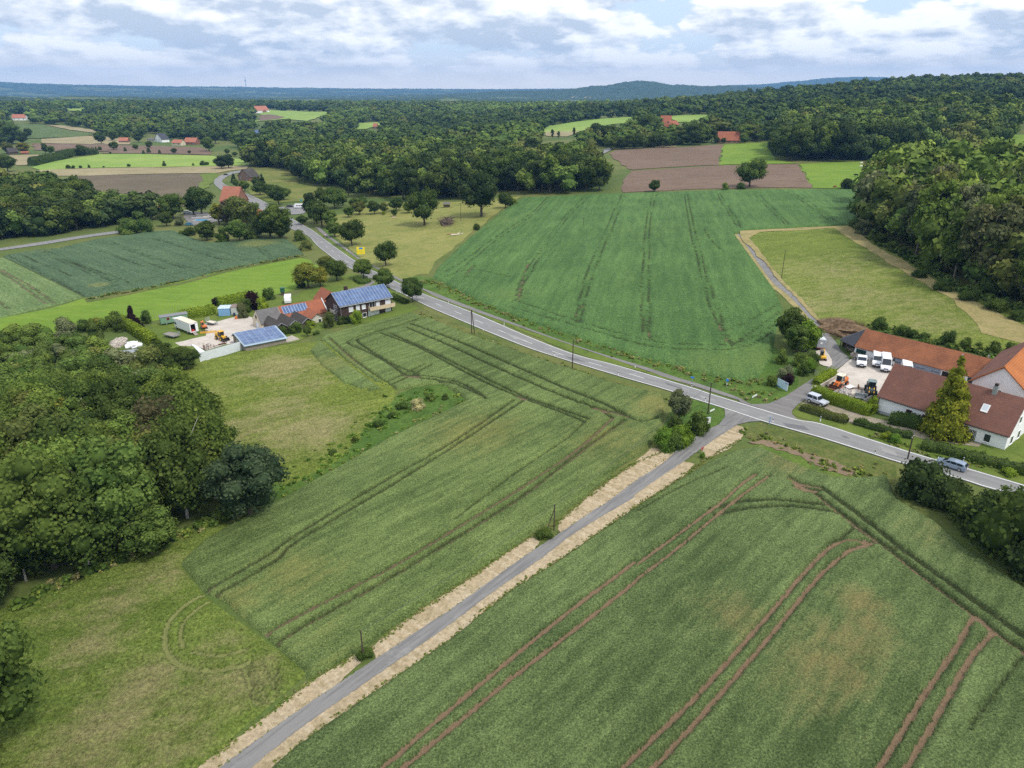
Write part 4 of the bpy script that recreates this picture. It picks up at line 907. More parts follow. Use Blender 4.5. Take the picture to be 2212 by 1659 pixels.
patch('yard', Mc(420,905, 700,850, 1000,770, 1340,700, 1330,480, 1300,340, 1690,270, 2212,130, 2500,60, 3150,330, 3150,600, 3000,900, 1900,960, 1370,1130, 1100,1020, 560,990), M_YARD, .10, wob=.15, step=2, label='pale concrete yard with parked machines behind the solar shed', cat='yard')
patch('drive', G(430,985, 520,905, 640,960, 800,1000, 1000,1065, 1130,1095, 1400,1180, 1560,1215, 1700,1240, 1880,1270, 1850,1300, 1650,1275, 1400,1235, 1130,1145, 900,1095, 860,1120, 640,1030), M_DIRTPATH, .085, wob=.15, step=1.5, label='brown gravel drive in front of the white house', cat='drive')
patch('drive', Kc(630,350, 900,290, 1200,220, 1360,110, 1400,90, 1480,140, 1300,260, 1000,340, 700,390), M_PATH, .11, wob=.1, step=1.5, label='grey drive from the road to the brown house', cat='drive')
patch('road_mouth', D(568,440, 600,447, 632,448, 662,449, 668,455, 655,462, 640,464, 612,464, 590,456), M_ROAD, .17, wob=.1, label='asphalt lay by with a parked caravan', cat='road')
side_a = PL(Uc(-150,345, 0,318, 300,272, 600,225, 830,195)); side_b = PL(Uc(-150,362, 0,334, 300,292, 600,243, 850,210))
ribbon('side_road', side_a, side_b, M_ROAD, .12, n=80, label='grey side road in front of the dark wood at left', cat='road')
patch('road_far', C(945,628, 1030,608, 1040,612, 960,655, 945,660), M_ROAD, .4, wob=.1, label='short piece of far road behind the round wood', cat='road')
patch('road_far', C(1310,598, 1460,598, 1500,608, 1330,614), M_BEIGE, .4, wob=.1, label='pale drive in front of the far farm trees', cat='drive')
patch('road_far', A(1660,885, 1750,915, 1800,940, 1900,985, 1880,990, 1780,950, 1700,920, 1650,890), M_PATH, .2, wob=.1, label='path beside the road bend', cat='path')
# ------------------------------------------------------------------ woods
def covers(p, h, px):
    """would a tree here stand in front of that part of the photograph"""
    z = ztf(*p); q = [project((p[0] + dx, p[1], z + h * k)) for k in (.1, .5, .95) for dx in (-2, 2)]
    return pip(np.array([a for a, _ in q]), np.array([b for _, b in q]), px).any()
VAR = [.15]; CAND = []        # every tree of the woods one could tell apart: (apparent size, wood, point, height, kind, colour)
def wood(key, poly, s, hfun, kinds, cols, wid=1.0, drop=.05):
    VAR[0] = .26 if key in ('birch', 'ashwood') else .15
    pts = scatter(poly, s, drop=drop)
    if key == 'birch': pts = np.array([p for p in pts if not covers(p, 6.5, Tc(190,680, 1090,680, 1150,1100, 420,1120, 190,1010))])
    for p in pts:
        h = hfun(p) * random.uniform(1 - VAR[0], 1 + VAR[0])
        CAND.append((h / math.hypot(*p), key, p, h, random.choice(kinds), random.choices([c for c, _ in cols], [w_ for _, w_ in cols])[0], wid))
NEAR = ['near%d' % i for i in range(6)]; MID = ['mid%d' % i for i in range(8)]; WEEP = ['weep%d' % i for i in range(4)]
w1 = np.vstack([PL(D(-160,1420, 40,1300, 120,1262, 250,1208, 380,1158, 450,1118, 490,1080, 470,1010, 425,945, 350,870, 330,830)), PL(D(320,775, 300,742, 230,722, 100,714, -140,716), 4)])
def h1(p):
    t = np.clip((p[1] - 95) / 75, 0, 1); return 15.5 * (1 - t) + 7.0 * t
wood('birch', w1, 4.9, h1, NEAR + WEEP, [('dark', 2.2), ('mid', 5), ('olive', 1.2), ('grey', .8), ('yellow', .12), ('light', 1.6)], 1.02)
w2 = np.vstack([PL(D(-150,540, 0,520, 120,510, 250,490, 330,478, 385,468)), PL(D(385,425, 300,418), 12), PL(D(215,398, 185,392, 100,372, -150,358), 17)])
wood('leftwood', w2, 8.5, lambda p: 15 if p[0] > -250 else 18, MID, [('dark', 4), ('deep', 3), ('mid', 2), ('olive', 1)], 1.05)
w3 = np.vstack([PL(D(530,362, 575,364, 628,366, 645,392, 692,400, 793,426, 892,434, 1000,431, 1128,421, 1330,413, 1345,400)), PL(D(1335,330, 1290,312, 1232,303, 1087,303, 950,293, 776,293, 660,298, 545,300), 22)])
wood('roundwood', w3, 11.0, lambda p: 21, MID, [('dark', 5), ('deep', 4), ('mid', 3), ('olive', 1.2), ('light', .5)], 1.0)
w4 = np.vstack([PL(D(1868,478, 1912,522, 1958,548, 2008,585, 2074,618, 2158,648, 2290,700, 2450,765)), PL(D(2420,330, 2212,326, 2080,332, 1985,338, 1925,348), 20)])
wood('ashwood', w4, 7.6, lambda p: 24.0, ['ash0', 'ash1', 'ash2', 'ash3', 'mid1', 'mid3'], [('mid', 4), ('olive', 2.5), ('light', 4), ('dark', .8), ('grey', 1.5)], .88)
w5 = np.vstack([PL(D(1672,332, 1680,346, 1743,350, 1860,350, 1960,348, 2080,338, 2150,330, 2190,285, 2215,260)), PL(D(2190,205, 2063,196, 1947,217, 1802,211, 1720,228, 1690,245), 24)])
wood('hillwood', w5, 11.5, lambda p: 25, MID, [('dark', 5), ('deep', 4), ('mid', 3), ('olive', 1), ('light', .6)], 1.0)

LAB = {
 'birch': ('tree in the birch wood on the left below the bright grass', 'trees of the birch wood'),
 'leftwood': ('tree in the dark wood at the left beyond the blue green crop', 'trees of the dark left wood'),
 'roundwood': ('tree in the dense wood behind the yellow meadow', 'trees of the dense middle wood'),
 'ashwood': ('tree in the tall wood on the right above the mown hay strip', 'trees of the tall right wood'),
 'hillwood': ('tree in the wood on the right behind the grazing cows', 'trees of the wood on the right hill')}
CNAME = {'dark': 'dark green', 'mid': 'mid green', 'olive': 'olive green', 'grey': 'grey green', 'yellow': 'yellowish green', 'light': 'light green', 'deep': 'very dark green'}
def fartmpl(n, leaf, seeds):
    out = []
    for s_ in seeds:
        out.append(crown(s_, n, leaf, .40, .02, 7, 'round', .9))
    return out
T_FINE = fartmpl(1700, .05, range(540, 545)); T_MID = fartmpl(520, .085, range(500, 506)); T_FAR = [(v, f, .5 + (t_ - .5) * .5) for v, f, t_ in fartmpl(130, .15, range(520, 528))]
CAND.sort(key=lambda c: -c[0])
quota = {'birch': 110, 'leftwood': 42, 'roundwood': 52, 'ashwood': 48, 'hillwood': 22}; rest = {}
for sz, key, p, h, kind, cl, wid in CAND:
    if quota[key] > 0:
        quota[key] -= 1; lab, grp = LAB[key]; adj = CNAME[cl] + (' birch ' if kind.startswith('weep') else ' ')
        tree(kind, p, h, cl, adj + lab, group=grp + ', ' + CNAME[cl] + (' birches' if kind.startswith('weep') else ''), name='birch_tree' if kind.startswith('weep') else 'broadleaf_tree', wid=wid,
             parts=key in ('birch', 'leftwood', 'roundwood', 'ashwood'))
    else: rest.setdefault(key, []).append((p, h, cl, wid))
RL = {'birch': 'shrubby back of the birch wood', 'leftwood': 'inner part of the dark left wood', 'roundwood': 'tree tops of the dense wood behind its front trees',
      'ashwood': 'inner trees of the tall wood on the right', 'hillwood': 'dark tree tops of the wood climbing the right hill'}
for key, l in rest.items():
    merged_trees('woods', RL[key], 'woods', np.array([q[0] for q in l]), [q[1] for q in l], [gcol(q[2]) for q in l], T_FINE if key == 'birch' else T_MID, l[0][3])
# far woods: everything beyond the fields that is not a clearing
front = D(-160,318, 0,317, 34,314, 36,268, 96,269, 150,276, 209,284, 232,298, 363,302, 450,303, 494,304, 545,325, 700,330, 1000,330, 1170,325, 1240,322, 1319,322, 1456,315, 1549,309, 1640,307, 1672,300, 1700,250, 1900,238, 2080,225, 2212,215, 2400,215)
fp = PL(front)
clear_ = [PL(q) for q in (
    B(-240,478, 0,442, 170,417, 330,402, 520,417, 600,385, 668,366, 660,348, 500,346, 240,336, 190,352, 150,366, 130,412, 0,430),
    B(900,432, 1070,424, 1085,440, 960,475, 880,478), C(490,500, 520,455, 900,400, 1140,385, 1190,395, 1180,425, 1000,440, 780,490, 660,532, 520,530),
    C(1420,390, 1440,378, 1720,366, 1720,382, 1590,425, 1500,425), A(120,435, 250,440, 340,442, 480,447, 730,488, 720,512, 640,530, 280,545, 130,542))]
hs = []     # clear the sites of the far houses
for q, r_ in ((A(145,395)[0], 24), (A(145,420)[0], 22), (A(918,572)[0], 20), (A(1170,560)[0], 24), (A(1315,590)[0], 22), (A(1410,585)[0], 22), (A(1950,352)[0], 45), (A(1900,372)[0], 30), (A(1905,515)[0], 24), (B(1015,466)[0], 28), (C(1395,460)[0], 30), (C(1475,468)[0], 28), (C(1430,490)[0], 22), (C(1870,575)[0], 26), (C(1870,560)[0], 26)):
    hs.append((P(q)[:2], r_))
az0, az1 = R(-41), R(41); R1_ = 2750.0
poly = np.vstack([fp, [[R1_ * 1.05 * math.sin(a), R1_ * 1.05 * math.cos(a)] for a in np.linspace(az1, az0, 24)]])
def farpts():
    out = []; r = 700.0
    while r < R1_:
        s_ = 14.0 * (r / 800) ** .72; n = int((az1 - az0) * r / s_); a = az0 + (np.arange(n) + rng.uniform(-.4, .4, n)) * (s_ / r); rr = r + rng.uniform(-.4, .4, n) * s_
        out.append(np.column_stack([rr * np.sin(a), rr * np.cos(a), np.full(n, s_)])); r += s_ * .87
    return np.vstack(out)
fpts = farpts(); ok = pip(fpts[:, 0], fpts[:, 1], poly)
for c_ in clear_ + [w5, w3]: ok &= ~pip(fpts[:, 0], fpts[:, 1], c_)
for (hx, hy), r_ in hs: ok &= np.hypot(fpts[:, 0] - hx, fpts[:, 1] - hy) > r_
fpts = fpts[ok]
# no tree may stand in the sight line to a field or a house that the photograph shows open
seen = [B(-240,478, 0,442, 170,417, 330,402, 520,417, 600,385, 668,366, 660,348, 500,346, 240,336, 190,352, 150,366, 130,412, 0,430), B(900,432, 1070,424, 1085,440, 960,475, 880,478),
        C(490,500, 520,455, 900,400, 1140,385, 1190,395, 1180,425, 1000,440, 780,490, 660,532, 520,530), C(1420,390, 1440,378, 1720,366, 1720,382, 1590,425, 1500,425), A(120,435, 250,440, 480,447, 730,488, 720,512, 640,530, 280,545, 130,542)]
for x0, y0, x1, y1 in ((88, 360, 195, 405), (880, 540, 955, 575), (1095, 510, 1210, 572), (1275, 540, 1460, 598), (1897, 315, 2005, 352), (1862, 488, 1938, 518)): seen.append(A(x0, y0, x1, y0, x1, y1, x0, y1))
seen += [B(990,440, 1035,440, 1035,470, 990,470), A(475,325, 560,318, 632,320, 622,346, 500,339), C(920,362, 1045,350, 1032,374, 940,376), B(640,468, 720,463, 700,478, 650,479), B(770,492, 815,488, 810,500, 780,506)]
for x0, y0, x1, y1 in ((1350, 398, 1510, 465), (1780, 500, 1960, 578), (950, 600, 1040, 655)): seen.append(C(x0, y0, x1, y0, x1, y1, x0, y1))
def sight(x, y, z, fr=1.0):
    zz = z - CAM_H; dep = y * math.cos(PITCH) - zz * math.sin(PITCH); return 1106 + FOC * x / dep, 829.5 - FOC * (y * math.sin(PITCH) + zz * math.cos(PITCH)) / dep
tz = zt(fpts[:, 0], fpts[:, 1]); th_ = np.minimum(19, 12 + .003 * np.hypot(fpts[:, 0], fpts[:, 1])); hid = np.zeros(len(fpts), bool)
for k_ in (.15, .5, .95):
    for dx_k in (-.35, .35):
        su, sv = sight(fpts[:, 0] + dx_k * th_, fpts[:, 1], tz + th_ * k_)
        for c_ in seen: hid |= pip(su, sv, c_)
fpts = fpts[~hid]
# a few thin spots, so that the woods break up
gap_ = wav(fpts[:, 0], fpts[:, 1], 150., 2.2) + .5 * wav(fpts[:, 0], fpts[:, 1], 60., .7)
rf_ = np.hypot(fpts[:, 0], fpts[:, 1])
fpts = fpts[(gap_ > -1.15) | (rng.uniform(0, 1, len(fpts)) < .25)]
fa = np.arctan2(fpts[:, 0], fpts[:, 1]); fr_ = np.hypot(fpts[:, 0], fpts[:, 1])
tone = 1.25 * wav(fpts[:, 0], fpts[:, 1], 210., 4.4) + .6 * wav(fpts[:, 0], fpts[:, 1], 75., 1.1) + rng.normal(0, .55, len(fpts))
# leaf colours are lighter in the middle distance and darker on the right hill
lightness = tone + 1.2 * np.exp(-.5 * ((fa - .02) / .22) ** 2) * np.clip((fr_ - 1100) / 700, 0, 1) - 1.0 * np.clip((fa - .22) / .1, 0, 1)
fcol = np.array([gcol('light' if v > 1.7 else 'mid' if v > .75 else 'olive' if v > .55 else 'dark' if v > -.6 else 'deep', .18) for v in lightness])
fh = np.minimum(20, 13 + .003 * fr_) * rng.uniform(.65, 1.3, len(fpts))
for lo, hi, lab in ((az0, R(-14), 'far woods on the left behind the hamlet'), (R(-14), R(5), 'far green woods in the middle below the horizon'), (R(5), R(17.5), 'far woods round the red roofed farms'), (R(17.5), az1, 'dark wooded hill at the upper right')):
    k = (fa >= lo) & (fa < hi)
    merged_trees('woods', lab, 'woods', fpts[k][:, :2], np.maximum(fh[k], fpts[k][:, 2] * .7), fcol[k], T_FAR, 1.30)

# ------------------------------------------------------------------ single trees, shrubs and hedges
# yellow meadow and roadside
tree_at('lone0', (917,487), 408, 'dark', 'tall dark tree standing alone in the yellow meadow', .95)
tree_at('lone1', (1040,468), 369, 'deep', 'very large dark tree at the edge of the dense wood beside the crop', .98)
def W_(*p): return Wc(*p)[0]
RG = 'trees along the country road'
tree_at('ball0', W_(1000,1305), W_(0,1030)[1], 'mid', 'round clipped roadside tree, the far one of three by the brown house', 1.05)
tree_at('ball1', W_(1290,1445), W_(0,1180)[1], 'mid', 'round clipped roadside tree right behind the solar roof', 1.1)
tree_at('ball0', W_(1680,1640), W_(0,1285)[1], 'dark', 'large egg shaped tree by the road right of the brown house', .92)
tree_at('lone2', W_(1315,1135), W_(0,790)[1], 'dark', 'dark maple with a bare stem right of the yellow billboard', .95)
tree_at('lone2', W_(843,850), W_(0,490)[1], 'dark', 'broad dark tree between the road and the yellow billboard', 1.05)
tree_at('mid2', W_(600,730), W_(0,500)[1], 'mid', 'low bushy tree beside the path, left of the broad dark tree', 1.2)
tree_at('mid0', W_(540,600), W_(0,340)[1], 'mid', 'leafy green tree leaning over the cycle path', 1.2)
tree_at('mid3', W_(420,590), W_(0,210)[1], 'dark', 'tall dark tree on the right of the road by the caravan', 1.15)
tree_at('mid1', W_(270,480), W_(0,80)[1], 'deep', 'dark pointed tree directly right of the caravan', .8)
tree_at('mid5', W_(350,540), W_(0,190)[1], 'dark', 'dark tree squeezed between the caravan and the path', 1.1)
tree_at('lone0', W_(600,335), W_(0,30)[1], 'mid', 'tree with a visible stem behind the caravan lay by', 1.2)
tree_at('mid4', W_(440,300), W_(0,20)[1], 'dark', 'narrow dark tree behind the lay by, left of the wooden pylon', 1.1)
tree_at('mid6', W_(720,290), W_(0,100)[1], 'dark', 'tree at the foot of the wooden pylon', .9)
for x, y, t_, c_, lab in ((800,460,300,'mid','small orchard tree, nearest to the road'), (945,420,230,'olive','orchard tree with a broad grey green crown'), (1150,415,215,'dark','orchard tree in the middle of the row'), (1290,400,240,'olive','flat topped orchard tree right of the middle'),
                        (1430,445,335,'mid','small bushy tree above a wooden trough'), (1460,370,170,'dark','taller dark orchard tree against the wood'), (1620,400,250,'light','slim young tree at the right end of the orchard'), (1280,425,370,'lime','yellow green shrub in the orchard'), (1000,300,170,'mid','light bushy tree behind the orchard row'), (870,330,180,'mid','bush behind the small orchard tree')):
    tree_at(random.choice(['lone0', 'lone2', 'mid2']), W_(x, y), W_(0, t_)[1], c_, lab, 1.15)
tree_at('lone2', B(1985,1060)[0], B(0,945)[0][1], 'dark', 'small dark tree at the corner of crop and meadow', 1.0)
bush(P(B(2040,1040)[0])[:2], 4.5, 'light', 'flowering pale shrub at the corner of crop and meadow', .9)
bush(P(B(1773,1222)[0])[:2], 3.2, 'dark', 'single round dark bush on the meadow edge by the crop', .8)
tree_at('ball1', C(1325,940)[0], C(0,852)[0][1], 'dark', 'small round tree in front of the brown field', 1.1)
tree_at('lone2', C(2030,905)[0], C(0,695)[0][1], 'mid', 'large single tree in front of the brown field', 1.12)
bush(P(C(1850,925)[0])[:2], 4.6, 'light', 'pale bush left of the large single tree at the brown field', .7)
bush(P(C(1965,918)[0])[:2], 4.0, 'dark', 'dark low bush at the foot of the large single tree', 1.0)
tree_at('bush2', E(898,915)[0], E(0,838)[0][1], 'deep', 'dark dome shaped tree in the cow pasture', 1.05)
tree_at('mid0', E(455,700)[0], E(0,440)[0][1], 'light', 'light green tree at the front corner of the hill wood', .85)
# by the settlement on the bend
for x, y, t_, kd, c_, wd, lab in (
    (1500,1110,890,'mid2','dark',1.15,'big dark tree left of the red roof at the road bend'), (1440,1110,930,'mid0','mid',1.1,'leafy tree in front of the brown field by the homestead'), (1290,1140,945,'mid6','mid',1.15,'tree with a light crown beside the parked white car'),
    (1240,1195,1085,'mid2','dark',1.25,'low round tree left of the swimming pool'), (960,1250,1125,'bush0','mid',1.0,'broad bushy tree at the end of the side road'), (1080,1245,1130,'bush2','mid',.9,'bushy tree next to the end of the side road'),
    (1630,1180,1015,'mid3','yellow',1.25,'yellowish tree right behind the swimming pool'), (1720,1180,985,'mid5','brown',1.2,'brownish tree in front of the red roof at the bend'), (1800,1200,960,'mid2','olive',1.2,'olive tree right of the red roof at the bend'), (1880,1180,1010,'mid0','mid',1.2,'green tree over the small red roof by the road'),
    (1540,1300,1140,'mid5','dark',1.2,'dark shrub tree below the swimming pool'), (1650,1315,1200,'bush1','mid',.9,'green thicket at the edge of the blue green crop'), (1780,1310,1140,'mid2','mid',1.3,'large rounded tree at the edge of the blue green crop'), (1880,1290,1190,'bush0','dark',1.1,'dark thicket right of the large rounded tree'),
    (2010,1280,1060,'mid0','dark',1.2,'dark green tree in the thicket by the road'), (2080,1290,1020,'mid2','mid',1.1,'tall tree in the thicket closest to the road')):
    tree_at(kd, A(x, y)[0], A(0, t_)[0][1], c_, lab, wd)
for x, y, t_, kd, c_, wd, lab in ((240,1280,1100,'mid2','dark',1.3,'dark tree leaning to the road at the crop corner'), (330,1290,1130,'mid0','dark',1.2,'rounded tree right above the road at the crop corner'), (140,1270,1110,'mid6','deep',1.2,'deep green tree in the roadside thicket'),
                                ):
    tree_at(kd, B(x, y)[0], B(0, t_)[0][1], c_, lab, wd)
tree_at('mid0', W_(150,560), W_(0,420)[1], 'dark', 'dark tree above the road, opposite the cycle path', 1.5)
bush(P(W_(110,780))[:2], 5.5, 'mid', 'green bush on the road bank under the dark tree', .8)
bush(P(W_(200,915))[:2], 4.8, 'olive', 'low spreading shrub beside the road, nearest the crop', .95)
for x, y, h, c_, lab in ((1560,1275,4, 'mid', 'small bush at the foot of the pool garden'), (1410,1265,4.5, 'dark', 'round dark bush in front of the pool garden'), (1330,1190,4.5,'grey','grey green bush at the crop end of the side road'), (1350,1260,2.5,'light','pale weedy shrub at the tip of the blue green crop')):
    bush(P(A(x, y)[0])[:2], h, c_, lab)
for x, y, t_, c_, kd, lab in ((1740,870,795,'deep','cone0','small dark spruce by the brown gabled barn'), (1755,905,840,'mid','mid0','small tree left of the brown gabled barn'), (1820,935,850,'mid','mid2','small tree in front of the brown gabled barn'), (1900,900,820,'dark','mid4','dark tree right of the brown gabled barn'), (1935,965,860,'dark','lone0','young roadside tree at the bend, nearest the barn'),
                               (2010,985,880,'dark','lone2','second young roadside tree from the barn'), (2070,1035,885,'dark','mid2','bushy roadside tree at the third place from the barn'), (2110,1000,900,'mid','lone0','roadside tree at the end of the short row'), (1950,880,800,'deep','cone1','dark conifer in the barn garden')):
    tree_at(kd, A(x, y)[0], A(0, t_)[0][1], c_, lab, 1.15)
# hamlet and far field trees
for x, y, t_, c_, wd, lab in ((755,585,485,'dark',1.2,'dark tree at the left end of the hamlet'), (850,560,480,'mid',1.2,'tree behind the small red house of the hamlet'), (890,540,465,'dark',1.0,'tall tree over the small red house of the hamlet'), (850,630,560,'mid',1.3,'bushy tree before the small red house'), (1010,625,580,'mid',1.6,'broad low tree on the brown field edge'), (1110,615,555,'dark',1.3,'dark tree in front of the white gabled house'),
                              (1030,570,490,'dark',1.3,'tree between the red house and the white gable'), (1555,640,525,'mid',1.1,'tall rounded tree right of the hamlet'), (1600,580,475,'dark',1.2,'dark tree right behind the hamlet'), (1770,610,490,'light',1.2,'pale willow right of the hamlet'), (610,670,585,'dark',1.3,'dark tree at the end of the long hedge'), (180,655,565,'yellow',1.3,'pale yellowish willow at the far left'), (65,655,565,'olive',1.2,'olive tree at the left edge by the dark barn'), (340,655,570,'dark',.8,'leaning dark tree at the beige field'), (385,655,595,'mid',1.2,'bushy tree right of the leaning dark tree'),
                              (1650,770,660,'deep',1.3,'dark clump of trees on the left at the end of the bright field'), (1700,765,655,'deep',1.2,'dark clump of trees on the right at the end of the bright field'), (60,790,655,'dark',1.3,'big dark tree clump at the left edge'), (1295,655,610,'dark',1.3,'small round tree in the brown field'), (1408,655,628,'dark',1.3,'smaller round tree in the brown field'), (1690,660,615,'dark',1.2,'small dark tree left of the dark clump'),(1745,675,640,'mid',1.8,'low bush behind the dark clump'),
                              (40,560,415,'dark',1.2,'tree at the left edge in front of the planted rows'), (100,585,430,'mid',1.2,'second tree in front of the planted rows'), (170,580,490,'dark',1.4,'low dark tree in front of the planted rows'), (215,530,460,'dark',1.2,'dark tree on the planted rows field'), (950,545,480,'mid',1.2,'tree behind the hamlet lane'), (1220,560,490,'mid',1.3,'tree beside the white gabled house'), (1290,550,480,'dark',1.2,'tree behind the pale barn of the hamlet'), (1480,560,470,'dark',1.4,'broad tree behind the red houses')):
    tree_at(random.choice(['mid2', 'mid0', 'mid6']), A(x, y)[0], A(0, t_)[0][1], c_, lab, wd)
for i, (x, y, h) in enumerate(((510,768,4), (545,768,3.5), (600,765,3), (665,762,3.2), (772,760,2), (960,755,3.4), (1225,750,5), (1435,747,3), (1508,745,5), (1540,743,4), (930,640,5), (1105,650,6), (1070,660,4.5), (1185,655,4.5), (745,632,5), (820,660,3))):
    bush(P(A(x, y)[0])[:2], h, 'dark', 'small dark bush at the edge of the bright field' if i < 10 else 'small dark bush on the brown field edge', .8, group='bushes on the front edge of the bright field' if i < 10 else 'bushes on the brown field edge')
hedge('hedge', PL(A(240,745, 330,725, 440,700, 560,668, 735,660)), 8, 6, 'dark', 'long dark hedge between the beige and the bright field', leaf=1.3, dens=1.2, uneven=.5)
for k in range(15):
    x = 1005 + k * 33 + random.uniform(-8, 8); y = 628 - k * 1.9
    tree(random.choice(MID), P(C(x, y)[0])[:2], random.uniform(10, 15), random.choice(['dark', 'dark', 'mid']), 'dark tree in the row behind the upper brown field', group='tree row behind the upper brown field', wid=1.15)
for k in range(16):
    x = 1480 + random.uniform(0, 620); y = 592 - (x - 1480) * .04 - random.uniform(0, 40)
    if not 1770 < x < 1975: tree(random.choice(MID), P(C(x, y)[0])[:2], random.uniform(12, 19), random.choice(['dark', 'mid', 'olive', 'light']), 'tree among the farms behind the brown field', group='trees among the farms behind the brown field', wid=1.15)
for x, y, t_, c_, wd, kd, lab in ((900,585,420,'deep',1.2,'mid2','large dark tree at the left of the farm trees'), (985,585,430,'dark',1.2,'mid0','dark tree second from the left of the farm trees'), (1280,530,365,'dark',1.25,'mid6','tall broad tree left of the white gabled farmhouse'), (1130,520,440,'dark',1.2,'mid2','rounded tree in front of the far green field'), (1600,590,420,'dark',1.2,'mid2','large dark tree right of the farmhouse'), (1650,590,450,'mid',1.2,'mid0','tree between the farmhouse and the long red roof'), (1530,590,470,'mid',1.3,'mid2','bushy tree below the red farm roof'),
                                  (725,535,450,'dark',.8,'poplar','slender dark tree on the straw strip'), (565,540,465,'dark',1.0,'poplar','small slender tree left of the straw strip'), (612,545,480,'dark',1.1,'poplar','small slender tree beside the straw strip'), (490,530,455,'dark',1.2,'poplar','slender tree at the corner of the far field'), (1080,385,265,'dark',1.6,'poplar','tall dark column tree at the end of the far field'), (1780,580,525,'dark',1.3,'mid2','round tree in front of the long red roof'), (1838,580,535,'dark',1.2,'mid2','small round tree in front of the long red roof'), (1990,580,520,'mid',1.6,'mid0','light bushy tree right of the long red roof'), (1955,545,498,'purple',1.5,'mid2','dark purple tree at the long red roof'), (2050,560,440,'olive',1.2,'mid6','olive brown tree right behind the long red roof'), (2115,570,490,'light',.9,'mid3','light green tree at the hill pasture corner')):
    tree_at(kd, C(x, y)[0], C(0, t_)[0][1], c_, lab, wd)
# edge shrubs under the right wood
for i, (x, y, h, c_) in enumerate(((940,1200,4, 'mid'), (1000,1250,5, 'grey'), (1080,1290,4, 'mid'), (1150,1330,4.5, 'dark'), (1240,1380,4, 'mid'), (1310,1420,3.5, 'dark'))):
    bush(P(E(x, y)[0])[:2], h, c_, 'undergrowth shrub at the foot of the tall right wood', 1.0, group='shrubs under the tall right wood')
for i, (u, v, h) in enumerate(((1985,600,3), (2035,628,3.5), (2090,650,3), (2150,672,3.5), (2200,692,3), (2010,590,4.5), (2125,640,5))):
    bush(P((u, v))[:2], h, random.choice(['mid', 'dark']), 'low weedy shrub between the hay strip and the tall wood', 1.2, group='weedy shrubs along the hay strip')

# brown house garden
def F_(x, y): return Fm(x, y)[0]
tree_at('lone1', W_(230,1440), W_(0,1085)[1], 'yellow', 'wide yellow green tree behind the brown house', 1.22)
tree_at('lone0', W_(400,1420), W_(0,1150)[1], 'yellow', 'second yellow green tree beside the wide one', 1.0)
tree_at('lone2', W_(635,1340), W_(0,1040)[1], 'mid', 'green garden tree between the house and the road', 1.15)
tree_at('mid2', W_(480,1200), W_(0,985)[1], 'olive', 'olive tree behind the garden at the road', 1.3)
for x, y, h, c_, w_, lab in ((1115,215,4.6,'mid',.72,'clipped round bush behind the caravan'), (1010,280,6.5,'purple',.62,'large dark purple shrub behind the blue hut'), (1075,285,4.6,'lime',.6,'yellow green bush in front of the purple shrub'), (945,335,5.5,'grey',.55,'grey green bush left of the cream gable'), (960,300,5,'mid',.6,'green bush between the huts and the purple shrub'),
                             (190,400,4.5,'purple',.62,'dark purple shrub at the corner of the lawn'), (235,410,4.2,'purple',.6,'small purple shrub beside the first one'), (290,375,4.5,'mid',.5,'upright green shrub left of the green wagon'), (180,345,5.0,'purple',.35,'slim purple tree over the corner shrub'),
                             (750,250,3,'purple',.7,'small purple bush at the end of the lime hedge'), (1705,372,4.2,'lime',.68,'bright green bush in front of the brown house'), (1520,400,4.8,'olive',.6,'feathery grey green shrub left of the brown house'), (1545,350,3.6,'dark',.6,'dark green bush at the corner of the brown house'), (1605,380,2.6,'dark',.8,'low dark bush by the terrace'), (1640,375,2.4,'deep',.9,'second low dark bush by the terrace'),
                             (1210,450,3.0,'mid',.7,'shrub at the corner of the solar shed'), (1300,435,3.2,'mid',.9,'wide shrub at the wall of the middle shed'), (1270,440,2.6,'dark',.7,'dark shrub at the wall of the middle shed'), (1395,405,2.6,'lime',.9,'light green shrub at the last shed'), (1430,450,1.4,'mid',1.2,'low bush on the small lawn'),
                             (1330,130,4,'deep',.7,'dark bush under the yellow green tree')):
    bush(P(F_(x, y))[:2], h, c_, lab, w_)
tree('ball0', P(F_(1375,465))[:2], 3.4, 'mid', 'small standard tree on the little lawn by the sheds', wid=.75)
hedge('hedge', PL(Fm(510,345, 600,335, 690,320, 750,308)), 3.2, 3.0, 'lime', 'bright yellow green hedge behind the green wagon', leaf=.4, dens=12)
hedge('hedge', PL(Fm(770,262, 850,245, 930,225, 975,215)), 3.0, 3.2, 'lime', 'bright yellow green hedge behind the blue hut', leaf=.4, dens=12)
hedge('hedge', PL(Fm(120,385, 200,435, 270,480, 330,515, 345,530)), 2.6, 3.2, 'lime', 'bright yellow green hedge along the rubble heap', leaf=.4, dens=12)
hedge('hedge', PL(Kc(1010,70, 1120,160, 1230,170, 1320,120)), 2.6, 1.4, 'mid', 'low curved hedge beside the drive of the brown house', leaf=.3, dens=12)
hedge('hedge', PL(Kc(1890,500, 2000,560, 2120,610, 2260,670)), 2.2, 1.4, 'mid', 'low hedge along the road right of the brown house', leaf=.3, dens=12)
for x, y, h, c_, w_, lab in ((20,420,5,'mid',.8,'bushy green shrub at the left end of the lime hedge'), (70,400,5.5,'mid',.7,'dark bushy shrub behind the rubble heap'), (110,430,4.5,'dark',.8,'dark shrub left of the lime hedge'), (-60,430,4.0,'mid',.9,'green shrub on the edge of the bright grass'), (-40,400,3.2,'yellow',.9,'creamy flowering shrub on the edge of the bright grass'), (-150,430,4,'dark',1.0,'dark shrub on the edge of the bright grass, second from the left'), (-250,440,4,'dark',1.0,'dark shrub on the edge of the bright grass at the left')):
    bush(P(F_(x, y))[:2], h, c_, lab, w_)
